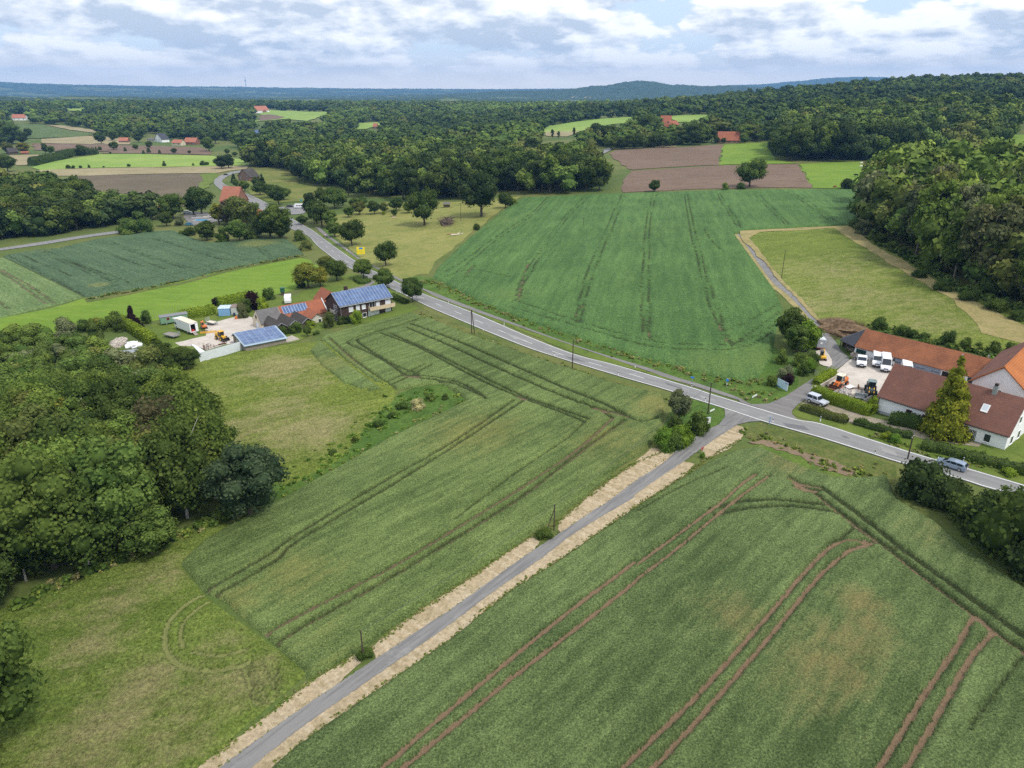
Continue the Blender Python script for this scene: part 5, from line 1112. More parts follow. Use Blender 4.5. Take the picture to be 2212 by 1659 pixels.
for x, y, t_, c_, wd, lab in ((560,690,525,'dark',1.35,'dark bushy tree at the corner of the white fence'), (480,690,540,'dark',1.2,'dark tree second from the white fence'), (395,690,480,'dark',1.1,'tall dark tree behind the corner of the white fence'), (340,720,510,'dark',1.1,'dark tree right of the grey hut'), (300,740,570,'mid',1.1,'bushy tree below the grey hut'), (440,740,600,'dark',1.2,'leafy dark tree in front of the meadow corner')):
    tree_at('near%d' % random.randrange(6), F_(x, y), F_(0, t_)[1], c_, lab, wd)
# single trees at the edge of the birch wood
tree_at('near4', (543,1118), 962, 'blue', 'large blue green round tree at the tip of the birch wood', 1.12)
tree_at('near2', (430,1030), 905, 'bright', 'bright green tree standing out of the birch wood', 1.0)
tree_at('near1', (482,1030), 905, 'mid', 'dark tree behind the bright green tree', .9)
tree_at('weep2', (370,1040), 858, 'brown', 'brownish weeping birch at the edge of the dry meadow', 1.2)
tree_at('weep1', (140,1010), 855, 'yellow', 'tall yellow green birch inside the birch wood', 1.5)
tree_at('near0', (-25,1640), 1330, 'mid', 'leafy tree reaching in at the lower left edge', .9)
tree_at('near5', (330,1200), 1090, 'mid', 'leafy green tree at the front edge of the birch wood', 1.3)
# lane and junction
X_ = lambda x, y: Xc(x, y)[0]
tree_at('mid4', X_(740,640), X_(0,235)[1], 'grey', 'grey green tree at the lane corner', .95)
for x, y, h, c_, w_, lab in ((580,980,4.2,'bright',.75,'bright green shrub on the lane corner, nearest the straw'), (660,985,3.6,'mid',.8,'dark green shrub in the lane corner thicket'), (780,930,4.0,'bright',.8,'leafy shrub in the middle of the lane corner thicket'), (930,800,4.6,'mid',.75,'grey green shrub below the wooden pole'), (1010,770,3.2,'mid',.7,'small shrub at the road side of the thicket'), (690,840,4.6,'dark',.7,'dark shrub under the grey green tree')):
    bush(P(X_(x, y))[:2], h, c_, lab, w_)
bush(P(R4(1410,215)[0])[:2], 1.7, 'mid', 'tuft of long grass and weeds at the braced pole', 1.1)
bush(P(R4(385,900)[0])[:2], 1.3, 'mid', 'tuft of weeds at the foot of the nearest pole', 1.1)
bush(P(X_(1035,1100))[:2], 1.1, 'bright', 'weeds around the give way sign', .9)
for x, y, h in ((700,590,1.8), (800,580,1.5), (640,640,1.4)): pass
elder = PL(R3(690,640))[0]
bush(elder, 2.6, (.42, .40, .20), 'elder bush with cream white blossom in the weed strip', .9)
for x, y, h, c_ in ((760,590,1.8,'mid'), (840,585,1.6,'dark'), (600,640,1.8,'mid'), (460,740,1.8,'mid'), (330,830,1.4,'dark'), (540,690,1.5,'mid'), (200,900,1.3,'mid')):
    bush(P(R3(x, y)[0])[:2], h, c_, 'low bush growing in the overgrown weed strip', 1.0, group='low bushes of the weed strip')
# hedge of big shrubs at the right edge
for u, v, t_, c_, lab in ((1995,1072,990,'deep','big dark shrub by the road, nearest the silver car'), (2052,1098,1036,'deep','big dark shrub, second from the silver car'), (2100,1132,1052,'dark','big dark shrub in the middle of the roadside row'), (2150,1162,1070,'deep','big dark shrub at the fourth place of the roadside row'), (2200,1200,1070,'dark','big dark shrub at the right picture edge'), (2255,1250,1120,'deep','big dark shrub leaving the picture at the right'), (2005,1062,1000,'dark','shrub behind the first dark shrub by the road'), (2120,1120,1058,'deep','shrub behind the middle of the roadside row'), (2195,1160,1060,'dark','shrub behind the right end of the roadside row')):
    p = P((u, v)); bush(p[:2], height_of(p, t_), c_, lab, .95)
# right farm
G_ = lambda x, y: G(x, y)[0]
tree('cone0', (75.2, 111.0), 15.2, 'gold', 'tall golden green conifer in front of the white house', cat='conifer', name='conifer_tree', wid=.86, rz=1.0)
def gb(x, y, t_, c_, lab, wd, kd):
    p = P(G_(x, y)); tree(kd, p[:2], height_of(p, G_(0, t_)[1]), c_, lab, 'shrub' if kd.startswith('bush') else 'tree', None, 'shrub' if kd.startswith('bush') else 'broadleaf_tree', wd)
gb(360,500,190,'dark','dark tree at the top of the clump by the farm lane',.9,'mid2'); gb(330,440,215,'deep','very dark tree behind the clump by the farm lane',.85,'mid5'); gb(480,545,285,'bright','bright green tree beside the grey box trailer',1.1,'mid0'); gb(410,560,330,'mid','leafy tree in the clump by the farm lane',1.0,'mid6')
for x, y, h, c_, w_, lab in ((310,760,3.6,(.17,.19,.10),.78,'white flowering shrub behind the billboard'), (450,660,3.4,'light',.9,'pale green shrub below the lane trees'), (300,640,3.4,'light',.8,'cream flowering shrub on the crop side of the clump'), (520,700,3.0,'bright',.7,'rounded green shrub at the lane edge'), (470,730,3.4,'mid',.8,'leafy shrub right of the white flowering one'), (545,650,3.2,'dark',.7,'dark shrub in front of the mini digger'), (225,810,2.4,'mid',.9,'low shrub left of the billboard'), (345,800,2.4,'purple',.8,'purple shrub behind the billboard'),
                             (1000,1030,3.4,'lime',.62,'round clipped end of the bright hedge'), (1730,1240,1.6,'mid',1.2,'low shrub beside the steps of the white house'), (1060,370,3.6,'mid',.7,'green bush behind the dark lean to'), (1230,410,2.6,'mid',.9,'low bush behind the long tiled barn'), (1320,430,2.2,'dark',1.0,'second low bush behind the long tiled barn'), (1605,490,4.2,'dark',.55,'pointed bush behind the long tiled barn'), (1730,520,3.2,'mid',.7,'green bush behind the tiled barn roof'), (1950,570,3.6,'dark',.7,'dark bush behind the barn near the orange roof'), (2110,545,2.4,'mid',.9,'small bush above the orange roof'), (1840,540,2.2,'mid',.9,'low shrub above the chimney pipe'), (1430,450,2.0,'mid',.9,'weedy shrub behind the long barn'),
                             (1110,1230,1.6,'lime',1.0,'light green shrub on the verge beside the road'), (1200,1260,1.7,'bright',1.1,'leafy shrub on the verge beside the road'), (2090,1520,1.3,'lime',1.3,'bright low shrub beside the road at the right')):
    bush(P(G_(x, y))[:2], h, c_, lab, w_)
hedge('hedge', PL(G(565,815, 640,760, 705,725)), 2.0, 1.7, 'lime', 'short bright clipped hedge at the yard entrance', leaf=.22, dens=26, uneven=.05)
hedge('hedge', PL(G(540,885, 640,925, 800,985, 930,1030, 1000,1050)), 2.1, 2.3, 'lime', 'long bright clipped hedge beside the jeep', leaf=.22, dens=26, uneven=.05)
hedge('hedge', PL(G(450,1000, 560,1035, 700,1080, 815,1110)), 1.8, 1.5, 'olive', 'brownish green hedge between the jeep and the road', leaf=.25, dens=20)
hedge('hedge', PL(G(870,1110, 1000,1150, 1180,1200, 1330,1230)), 1.6, 1.2, 'dark', 'low dark hedge in front of the drive', leaf=.25, dens=20, uneven=.2)
hedge('hedge', PL(G(1140,1100, 1250,1120, 1390,1150)), 2.6, 2.2, 'dark', 'thick dark hedge under the white house wall', leaf=.28, dens=18, uneven=.2)
hedge('hedge', PL(G(1400,1300, 1600,1350, 1800,1400, 2000,1450, 2212,1510, 2350,1550)), 2.4, 1.5, 'mid', 'long rough hedge between the road and the lawn', leaf=.3, dens=14, uneven=.35)

# long grass and weeds along the edges
T_TUFT = [crown(600 + i, 46, .34, .62, -.25, 5, 'bush', .75) for i in range(5)]
def tufts(label, uvs, width, step, h, cols, dens=1.0):
    l = smooth_line(PL(uvs), 5); s_ = np.concatenate([[0], np.cumsum(np.hypot(*np.diff(l, axis=0).T))]); n = int(s_[-1] / step * dens); q = rng.uniform(0, s_[-1], n)
    x, y = np.interp(q, s_, l[:, 0]), np.interp(q, s_, l[:, 1]); pts = np.column_stack([x, y]) + rng.normal(0, width / 2, (n, 2))
    merged_trees('long_grass', label, 'long grass', pts, h * rng.uniform(.5, 1.4, n), [gcol(random.choice(cols), .2) for _ in range(n)], T_TUFT, 1.2)
GR = [(.15, .20, .04), (.12, .175, .034), (.20, .22, .065), (.24, .225, .10)]
tufts('long grass and weeds on the verge between road and left wheat', D(905,675, 930,692, 1000,722, 1110,760, 1200,790, 1334,835, 1435,862), 1.5, .5, .5, GR)
tufts('long grass on the bank between the cycle path and the green crop', D(880,603, 935,612, 1000,640, 1060,667, 1150,700, 1270,740, 1400,782, 1500,808, 1590,835), 2.0, .5, .6, GR)
tufts('long grass in the ditch at the top of the dark wheat', D(1615,935, 1680,958, 1745,985, 1800,1010, 1850,1025, 1900,1015), 1.8, .35, .6, GR)
tufts('long grass along the left wheat where it meets the weed strip', D(610,1080, 740,1005, 860,935, 1000,868), 1.2, .6, .5, GR)
STW = [(.40, .31, .17), (.30, .26, .12), (.17, .19, .05), (.12, .17, .035)]
tufts('straw and grass fringe on the left of the lane', D(428,1658, 560,1560, 658,1482, 768,1418, 802,1400, 930,1305, 1021,1246, 1149,1159, 1207,1128, 1263,1080, 1369,1003, 1442,973), .45, .09, .20, GR)
tufts('straw and grass fringe on the right of the lane', D(588,1662, 643,1612, 824,1484, 968,1386, 1096,1280, 1210,1208, 1376,1093, 1481,1025, 1529,991, 1600,950), .45, .09, .20, GR)
tufts('dry grass fringe along the lane asphalt', D(476,1658, 643,1537, 824,1416, 983,1310, 1127,1206, 1278,1106, 1376,1037, 1460,975, 1552,918), .25, .3, .14, GR)
tufts('tall weeds filling the overgrown strip', D(620,1060, 720,985, 800,925, 880,870, 960,850), 4.5, .22, .7, [(.085, .16, .028), (.11, .19, .03), (.07, .125, .024), (.16, .21, .045)])
tufts('long grass in front of the birch wood', D(30,1310, 130,1270, 250,1218, 380,1165, 470,1128, 560,1110), 1.6, .45, .8, GR)
tufts('weeds round the billboard corner', Xc(1500,260, 1620,320, 1750,330, 1850,280, 1900,220, 1700,150, 1400,190), 3.0, .4, .55, GR)
tufts('long grass along the farm drive and the lawn hedge', G(1000,1200, 1150,1260, 1400,1330, 1700,1410, 2000,1490), 1.4, .4, .5, GR)
tufts('pale grass along the blue green crop', Uc(600,665, 1000,596, 1560,466, 2090,368), 1.2, .6, .8, [(.16, .18, .06), (.22, .21, .09), (.10, .15, .04)])
tufts('weeds under the trees at the yard corner', Fm(330,700, 450,690, 560,665, 640,650), 2.0, .45, .7, GR)
tufts('undergrowth along the foot of the tall right wood', D(1862,488, 1912,528, 1960,554, 2072,624, 2152,652, 2255,696), 2.5, .4, 1.5, [(.05, .09, .022), (.08, .13, .03), (.10, .14, .04)])
tufts('weeds and brambles behind the long tiled barn', G(990,345, 1150,375, 1320,420, 1500,470, 1700,530, 1900,580, 2100,570), 2.2, .4, 1.1, [(.10, .15, .03), (.14, .18, .05), (.07, .12, .028)])
tufts('undergrowth at the foot of the birch wood', D(20,1312, 120,1272, 250,1214, 380,1160, 470,1125, 530,1110), 1.6, .5, 1.3, [(.08, .13, .028), (.11, .16, .035)])
# ------------------------------------------------------------------ materials of built things
def tiles(name, c, dark, lichen, period=.30):
    m, t = mat(name, .85, .2)
    sp = t.n('ShaderNodeSeparateXYZ', None, Vector=t.obj)
    z = t.math('FRACT', t.math('DIVIDE', sp.outputs[2], period)); xf = t.math('FRACT', t.math('MULTIPLY', sp.outputs[0], 3.0))
    a = t.noise(t.obj, .35, 5, .65); b = t.noise(t.obj, 3.2, 4, .7); g = t.noise(t.obj, 1.1, 5, .7)
    cc = t.mix(t.ramp(t.math('ADD', t.math('MULTIPLY', a.outputs[0], .6), t.math('MULTIPLY', b.outputs[0], .4)), .36, .64), dark, c)
    cc = t.mix(t.math('MULTIPLY', t.ramp(g.outputs[0], .60, .74), .55), cc, lichen)
    cc = t.mix(t.math('MULTIPLY', t.ramp(z, .78, 1.0), .45), cc, tuple(x * .35 for x in dark))
    t.put(t.b.inputs['Base Color'], cc)
    h = t.math('ADD', z, t.math('MULTIPLY', t.math('ABSOLUTE', t.math('SUBTRACT', xf, .5)), .5))
    t.put(t.b.inputs['Normal'], t.n('ShaderNodeBump', None, Strength=.7, Distance=.05, Height=h)); return m
def brick(name, c1, c2, mortar):
    m, t = mat(name, .85, .2)
    br = t.n('ShaderNodeTexBrick', None, Vector=t.n('ShaderNodeMapping', None, Vector=t.obj, Rotation=(R(90), 0, 0)), Color1=c1 + (1,), Color2=c2 + (1,), Mortar=mortar + (1,), Scale=1.0)
    br.inputs['Brick Width'].default_value = .25; br.inputs['Row Height'].default_value = .083; br.inputs['Mortar Size'].default_value = .012
    n_ = t.noise(t.obj, .8, 5, .65); cc = t.mix(t.ramp(n_.outputs[0], .35, .7), br.outputs[0], t.mix(.35, br.outputs[0], (.02, .015, .012)))
    t.put(t.b.inputs['Base Color'], cc); return m
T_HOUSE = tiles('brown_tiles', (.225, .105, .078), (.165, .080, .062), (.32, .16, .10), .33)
T_BARN = tiles('weathered_red_tiles', (.30, .115, .055), (.185, .075, .042), (.42, .19, .075), .30)
T_ORANGE = tiles('orange_tiles', (.46, .165, .055), (.36, .125, .045), (.55, .24, .10), .28)
T_RED = tiles('clay_red_tiles', (.36, .125, .07), (.26, .095, .055), (.42, .20, .11), .28)
T_BRIGHT = tiles('bright_red_tiles', (.44, .175, .115), (.37, .145, .095), (.48, .24, .16), .5)
T_GREY = plain('grey_slates', (.135, .130, .130), .25, .8, .85, .2, dirt=(.20, .18, .16))
T_SHED = tiles('dark_brown_tiles', (.085, .075, .068), (.055, .050, .047), (.12, .11, .09), .26)
T_SLATE = plain('blue_black_sheet', (.045, .048, .060), .15, .7, .6, .3)
WALL_WHITE = plain('white_render', (.85, .855, .86), .05, .5, .85, .2, dirt=(.70, .70, .69)); WALL_GREY = plain('grey_plinth', (.40, .41, .44), .08, 1, .9)
WALL_CREAM = plain('cream_render', (.62, .54, .41), .09, .6, .9, .2, dirt=(.5, .43, .33)); WALL_BROWN = brick('dark_brick', (.075, .042, .034), (.055, .032, .028), (.085, .06, .05))
WALL_BRICKBROWN = brick('brown_brick', (.12, .085, .065), (.09, .065, .05), (.15, .12, .10)); WALL_RED = brick('red_brick', (.30, .12, .08), (.24, .10, .07), (.3, .22, .17))
WALL_STONE = plain('grey_stone', (.26, .23, .19), .3, 2.5, .95, .1, bump=.05); WALL_PALE = plain('pale_render', (.60, .57, .50), .08, .7, .9)
FR_WHITE = plain('white_frames', (.80, .80, .80), .04, 2, .5); FR_DARK = plain('dark_frames', (.05, .035, .03), .2, 2, .5)
GLASS, tg = mat('window_glass', .06, .7); tg.put(tg.b.inputs['Base Color'], (.018, .024, .032, 1))
SHUTTER = plain('roller_shutter', (.66, .68, .72), .05, 2, .6); WOOD_PALE = plain('pale_boards', (.58, .46, .32), .15, 2, .8); WOOD_DARK = plain('dark_wood', (.10, .075, .055), .3, 3, .9); WOOD_GREY = plain('weathered_wood', (.27, .24, .21), .25, 2, .9)
GREEN_DOOR = plain('dark_green_boards', (.012, .050, .042), .2, 2, .7); BLACK = plain('black_rubber', (.018, .018, .02), .2, 5, .8); DARKIN = plain('dark_interior', (.02, .018, .016), .3, 1, .95)
STEEL = plain('galvanised_steel', (.42, .44, .46), .12, 2, .45, .5, .4); RUST = plain('rusty_steel', (.16, .075, .045), .35, 4, .9); CHROME = plain('wheel_alloy', (.50, .51, .53), .06, 5, .3, .5, .6)
P_WHITE = plain('white_paint', (.80, .81, .83), .03, 1, .35, .5); P_SILVER = plain('silver_paint', (.34, .42, .55), .04, 1, .28, .5, .5); P_SILVER2 = plain('pale_silver_paint', (.56, .59, .66), .04, 1, .3, .5, .35)
P_ORANGE = plain('orange_paint', (.62, .17, .035), .15, 2, .5, .4, dirt=(.35, .11, .05)); P_YELLOW = plain('yellow_paint', (.72, .40, .030), .12, 2, .5, .4, dirt=(.5, .3, .06)); P_BLUE = plain('blue_paint', (.20, .38, .62), .10, 1.2, .7, dirt=(.30, .45, .62))
P_GREEN = plain('faded_green_boards', (.17, .30, .20), .14, 1.5, .8, dirt=(.24, .36, .27)); P_BLACK = plain('black_paint', (.02, .022, .028), .1, 2, .35, .5); P_DBLUE = plain('dark_blue_paint', (.035, .05, .12), .1, 2, .35, .5); P_RED = plain('red_paint', (.45, .03, .03), .1, 2, .5)
P_SIGNYELLOW = plain('sign_yellow', (.86, .68, .03), .03, 1, .6); P_SIGNBLUE = plain('sign_blue', (.05, .26, .66), .05, 1, .5); P_SIGNPALE = plain('sign_pale_blue', (.44, .58, .66), .12, .9, .6, dirt=(.62, .70, .76)); P_TEAL = plain('sign_teal', (.06, .20, .26), .2, 1.5, .6); P_SIGNYEL2 = plain('sign_lettering', (.70, .56, .02), .03, 1, .6)
LIGHT_CREAM = plain('cream_paint', (.72, .66, .52), .06, 1, .5); CONC = plain('old_concrete', (.40, .36, .31), .15, 1.2, .95, dirt=(.26, .23, .2)); LAMP = plain('lamp_glass', (.75, .75, .65), .03, 3, .2); RED_LIGHT = plain('tail_light', (.30, .02, .02), .1, 3, .3); WATER = plain('pool_water', (.03, .33, .62), .1, .6, .15, .5)
FENCE_W = plain('white_sheet', (.68, .72, .76), .04, .6, .5, .4, dirt=(.60, .62, .64)); ROOFCREAM = plain('beige_roof_skin', (.66, .58, .47), .06, .6, .8); GREENNET = plain('green_plastic', (.03, .12, .07), .1, 2, .5)
def solar():
    m, t = mat('solar_cells', .18, .6)
    b = t.noise(t.obj, .6, 3, .6); sp = t.n('ShaderNodeObjectInfo')
    t.put(t.b.inputs['Base Color'], t.mix(t.ramp(b.outputs[0], .35, .65), (.055, .10, .225), (.095, .155, .30))); return m
SOLAR = solar(); SOLAR_FR = plain('panel_frame', (.40, .46, .56), .05, 2, .4, .5, .3)

# ------------------------------------------------------------------ buildings
def roof2(t, L, W, hw, hr, m, over=.4, og=.35, th=.16, name='roof', yr=None, back=True):
    """two roof slabs over a rectangle 0..L, 0..W; yr = where the ridge stands"""
    yr = W / 2 if yr is None else yr; mb = MB()
    s1 = (hr - hw) / yr; s2 = (hr - hw) / (W - yr)
    def slab(y0, z0, y1, z1):
        V = [(-og, y0, z0), (L + og, y0, z0), (L + og, y1, z1), (-og, y1, z1)]
        V2 = [(x, y, z - th) for x, y, z in V]
        mb.add(V + V2, [(0, 1, 2, 3), (7, 6, 5, 4), (0, 4, 5, 1), (1, 5, 6, 2), (2, 6, 7, 3), (3, 7, 4, 0)])
    slab(-over, hw - over * s1 + .12, yr, hr + .12)
    if back: slab(W + over, hw - over * s2 + .12, yr, hr + .12)
    return mb.build(name, m, t)
def walls(t, L, W, hw, hr, m, base=-.9, yr=None, name='wall'):
    yr = W / 2 if yr is None else yr
    pr = [(0, base), (W, base), (W, hw - .02), (yr, hr - .05), (0, hw - .02)]
    V = [(0, y, z) for y, z in pr] + [(L, y, z) for y, z in pr]; n = 5
    F = [(4, 3, 2, 1, 0), (5, 6, 7, 8, 9)] + [(i, (i + 1) % n, n + (i + 1) % n, n + i) for i in range(n)]
    return MB().add(V, F).build(name, m, t)
def opening(t, face, a, z, w, h, L, W, kind='window', fm=FR_WHITE, pm=GLASS, bars=0, label=None, sill=True):
    """window or door on a face: front/back/left/right; a = distance along the face"""
    fmb, pmb = MB(), MB()
    def bx(mb, a0, z0, w0, h0, d0, d1):
        if face == 'front': mb.box(a0, -(d0 + d1) / 2, z0, w0, d1 - d0, h0)
        elif face == 'back': mb.box(a0, W + (d0 + d1) / 2, z0, w0, d1 - d0, h0)
        elif face == 'left': mb.box(-(d0 + d1) / 2, a0, z0, d1 - d0, w0, h0)
        else: mb.box(L + (d0 + d1) / 2, a0, z0, d1 - d0, w0, h0)
    e = .09
    bx(fmb, a - w / 2 + e / 2, z, e, h, -.02, .06); bx(fmb, a + w / 2 - e / 2, z, e, h, -.02, .06)
    bx(fmb, a, z + h - e, w - 2 * e, e, -.02, .06); bx(fmb, a, z, w - 2 * e, e, -.02, .06)
    for i in range(bars): bx(fmb, a - w / 2 + (i + 1) * w / (bars + 1), z + e, .06, h - 2 * e, .0, .055)
    if sill and kind == 'window': bx(fmb, a, z - .06, w + .16, .06, .0, .14)
    o = fmb.build(kind, fm, t)
    if label: o['label'] = label
    bx(pmb, a, z + e, w - 2 * e, h - 2 * e, .0, .025); pmb.build('pane' if pm is GLASS else 'panel' if kind != 'window' else 'shutter', pm, o)
    return o
def solar_array(t, x0, x1, y0, y1, zf, cols, rows_, gap=.11):
    """panels lying on a roof plane; zf(y) = height of the plane"""
    sl_ = (zf(y1) - zf(y0)) / (y1 - y0); fr_ = MB()
    dx = (x1 - x0) / cols; dy = (y1 - y0) / rows_
    for j in range(rows_ + 1):
        y = y0 + j * dy; fr_.box((x0 + x1) / 2, y, zf(y) + .06, x1 - x0, .12, .06)
    for i in range(cols + 1):
        X = x0 + i * dx; fr_.quad((X - .05, y0, zf(y0) + .05), (X + .05, y0, zf(y0) + .05), (X + .05, y1, zf(y1) + .05), (X - .05, y1, zf(y1) + .05), .05)
    a = fr_.build('solar_array', SOLAR_FR, t)
    for i in range(cols):
        for j in range(rows_):
            X0, X1 = x0 + i * dx + gap / 2, x0 + (i + 1) * dx - gap / 2; Y0, Y1 = y0 + j * dy + gap / 2 + .01, y0 + (j + 1) * dy - gap / 2 - .01
            mb = MB(); k = random.uniform(-.012, .012)
            mb.quad((X0, Y0, zf(Y0) + .10 + k), (X1, Y0, zf(Y0) + .10 - k), (X1, Y1, zf(Y1) + .10 - k), (X0, Y1, zf(Y1) + .10 + k), .03)
            mb.build('solar_panel', SOLAR, a)
def site(xy, z=None): return (xy[0], xy[1], ztf(*xy) if z is None else z)
def dirs(a): return np.array([math.cos(a), math.sin(a)]), np.array([-math.sin(a), math.cos(a)])

# brown brick house with the solar roof
a38 = R(38.0); d_, p_ = dirs(a38)
o_ = np.array([-49.9, 198.6]); L, W, hw, hr = 16.8, 9.4, 5.2, 8.1
t = thing('brick_house', 'dark brown brick house with a blue solar roof and a pale wooden balcony', 'house', site(o_, -3.1), a38)
walls(t, L, W, hw, hr, WALL_BROWN); roof2(t, L, W, hw, hr, T_SHED, .5, .4)
s_ = (hr - hw) / (W / 2); solar_array(t, -.25, L + .25, -.35, W / 2 - .15, lambda y: hw + y * s_ + .13, 17, 3)
for a, z, w_, h_ in ((3.4, 3.0, 1.4, 1.5), (5.6, 3.0, 1.2, 1.5), (7.5, 3.1, 1.2, 1.3), (3.6, .3, 1.3, 1.5), (12.2, 3.0, 1.2, 1.5)):
    opening(t, 'front', a, z, w_, h_, L, W, pm=SHUTTER)
opening(t, 'front', 7.6, .5, 1.3, 1.4, L, W, bars=0); opening(t, 'front', 5.6, .4, 1.2, 1.3, L, W, pm=SHUTTER)
opening(t, 'front', 10.3, 2.75, 1.9, 2.2, L, W, 'door', pm=GLASS, bars=1); opening(t, 'front', 15.6, 2.75, 1.8, 2.2, L, W, 'door', pm=SHUTTER)
opening(t, 'front', 10.6, .1, 3.6, 2.2, L, W, 'door', pm=SHUTTER, bars=3); opening(t, 'front', 15.5, .1, 1.9, 2.2, L, W, 'door', pm=SHUTTER, bars=1)
opening(t, 'left', 3.9, 3.1, .7, 1.9, L, W, pm=GLASS); opening(t, 'left', 2.6, 3.0, 1.0, 1.9, L, W, 'door', pm=GLASS); opening(t, 'left', 4.6, .2, 1.0, 1.5, L, W, pm=GLASS); opening(t, 'left', 3.0, .2, 1.0, 2.1, L, W, 'door', fm=FR_WHITE, pm=GLASS)
mb = MB(); mb.box(13.0, -.75, 2.5, 8.4, 1.5, .18); b_ = mb.build('balcony', CONC, t)
mb = MB(); mb.box(13.0, -1.47, 2.45, 8.4, .07, 1.15); mb.box(8.84, -.75, 2.45, .07, 1.38, 1.15); mb.box(17.16, -.75, 2.45, .07, 1.38, 1.15); mb.build('railing', WOOD_PALE, b_)
mb = MB(); mb.box(3.5, -.85 + .9, 2.4, .01, .01, .01); mb = MB(); mb.box(-.5, 3.6, 2.55, 1.0, 3.0, .16); mb.box(-.96, 3.6, 2.7, .06, 3.0, .9); mb.build('side_balcony', CONC, t)
mb = MB(); mb.tube((.15, -.10, -.6), (.15, -.10, 5.0), .06); mb.tube((-.3, -.52, 5.0), (L + .3, -.52, 5.0), .08); mb.build('gutter', STEEL, t)
mb = MB(); mb.box(5.0, 5.9, 7.2, 1.0, .7, 1.9); mb.build('chimney', WALL_BROWN, t)
q0 = P(Kc(1130,975)[0]); mb = MB(); V = []
tw = [P(q, .35) for q in Kc(1160,970, 1240,930, 1840,800, 2010,830, 2110,862, 1210,1085)]
V = [(p[0], p[1], -2.70) for p in tw] + [(p[0], p[1], -4.6) for p in tw]; n = len(tw)
mb.add(V, [tuple(range(n))] + [(i, (i + 1) % n, n + (i + 1) % n, n + i) for i in range(n)])
te = thing('terrace', 'raised grey paved terrace with a red brick edge before the brown house', 'terrace', (tw[0][0], tw[0][1], -2.7))
o = mb.build('paving', M_SLAB); o.parent = te; o.matrix_parent_inverse = Matrix.Translation(-Vector(te.location))
mb = MB()
for (i, j) in ((3, 4), (4, 5)):
    a, b = tw[i], tw[j]; mb.tube((a[0], a[1], -2.72), (b[0], b[1], -2.72), .16, n=4, sm=False)
o = mb.build('brick_edge', WALL_RED); o.parent = te; o.matrix_parent_inverse = Matrix.Translation(-Vector(te.location))
# red roofed wing behind it
a53 = R(-53); S0 = np.array([-60.3, 219.8]); d2, p2 = dirs(a53); o2 = S0 - p2 * 2.9
t = thing('tiled_cottage', 'cottage with a steep red tiled roof behind the brown brick house', 'house', site(o2), a53)
walls(t, 7.6, 5.8, 3.0, 5.9, WALL_BROWN); roof2(t, 7.6, 5.8, 3.0, 5.9, T_RED); opening(t, 'left', 2.9, .6, 1.2, 1.3, 7.6, 5.8)
# long farm barn, partly red, partly grey
a386 = R(38.6); d3, p3 = dirs(a386); ob = np.array([-72.4, 195.6]); zb = -4.3
t = thing('farm_barn', 'long farm barn with half grey and half red tiled roof and cream gable', 'barn', site(ob, zb), a386)
L, W, hw, hr = 20.5, 6.6, 2.15, 5.15
walls(t, L, W, hw, hr, WALL_CREAM)
r_ = roof2(t, 6.6, W, hw, hr, T_GREY, .3, .0, name='grey_roof'); r2_ = MB()
ro = roof2(t, 13.6, W, hw, hr, T_RED, .35, .0, name='red_roof'); ro.location = (6.75, 0, .02)
s_ = (hr - hw) / (W / 2)
solar_array(t, 7.6, 15.0, 1.0, 2.9, lambda y: hw + y * s_ + .16, 8, 1)
opening(t, 'left', 2.9, -.1, 2.2, 2.0, L, W, 'door', pm=SHUTTER, bars=2); opening(t, 'left', 3.4, 2.7, .9, 1.1, L, W, fm=FR_DARK, pm=DARKIN, sill=False)
mb = MB(); mb.box(20.42, 1.4, 2.3, .22, .16, .5, 0); mb.quad((20.3, -.3, 2.2), (20.62, -.3, 2.2), (20.62, 3.3, 5.45), (20.3, 3.3, 5.45), .12); mb.build('gable_edge', STEEL, t)
# three sheds in a row, gables to the field
t = thing('triple_shed', 'brown shed of three joined gables with dark tiled roofs', 'shed', site(ob, zb), a386)
for i, cx in enumerate((2.85, 6.85, 10.75)):
    V = [(cx - 2, -.02, -.9), (cx + 2, -.02, -.9), (cx + 2, -.02, 2.15), (cx, -.02, 3.45), (cx - 2, -.02, 2.15)]; V = [(x, -8.1 + i * .004, z) for x, y, z in V] + [(x, -.05, z) for x, y, z in V]
    MB().add(V, [(0, 1, 2, 3, 4), (9, 8, 7, 6, 5)] + [(k, (k + 1) % 5, 5 + (k + 1) % 5, 5 + k) for k in range(5)]).build('wall', WALL_BRICKBROWN, t)
    mb = MB(); y0, y1 = -8.5, 2.0
    for sx in (-1, 1):
        V = [(cx, y0, 3.68), (cx, y1, 3.68), (cx + sx * 1.98, y1, 2.32), (cx + sx * 1.98, y0, 2.32)]; V += [(x, y, z - .14) for x, y, z in V]
        mb.add(V, [(0, 1, 2, 3), (7, 6, 5, 4), (0, 4, 5, 1), (1, 5, 6, 2), (2, 6, 7, 3), (3, 7, 4, 0)])
    mb.build('roof', T_SHED, t)
    mb = MB(); mb.quad((cx - 2.02, -8.54, 2.3), (cx, -8.54, 3.7), (cx, -8.46, 3.76), (cx - 2.02, -8.46, 2.36), .06); mb.quad((cx, -8.54, 3.7), (cx + 2.02, -8.54, 2.3), (cx + 2.02, -8.46, 2.36), (cx, -8.46, 3.76), .06); mb.tube((cx + 2, -8.35, -.8), (cx + 2, -8.35, 2.2), .06); mb.build('verge_board', STEEL, t)
mb = MB(); mb.box(10.1, -8.14, -.3, .9, .06, 1.6); mb.build('door', WOOD_GREY, t)
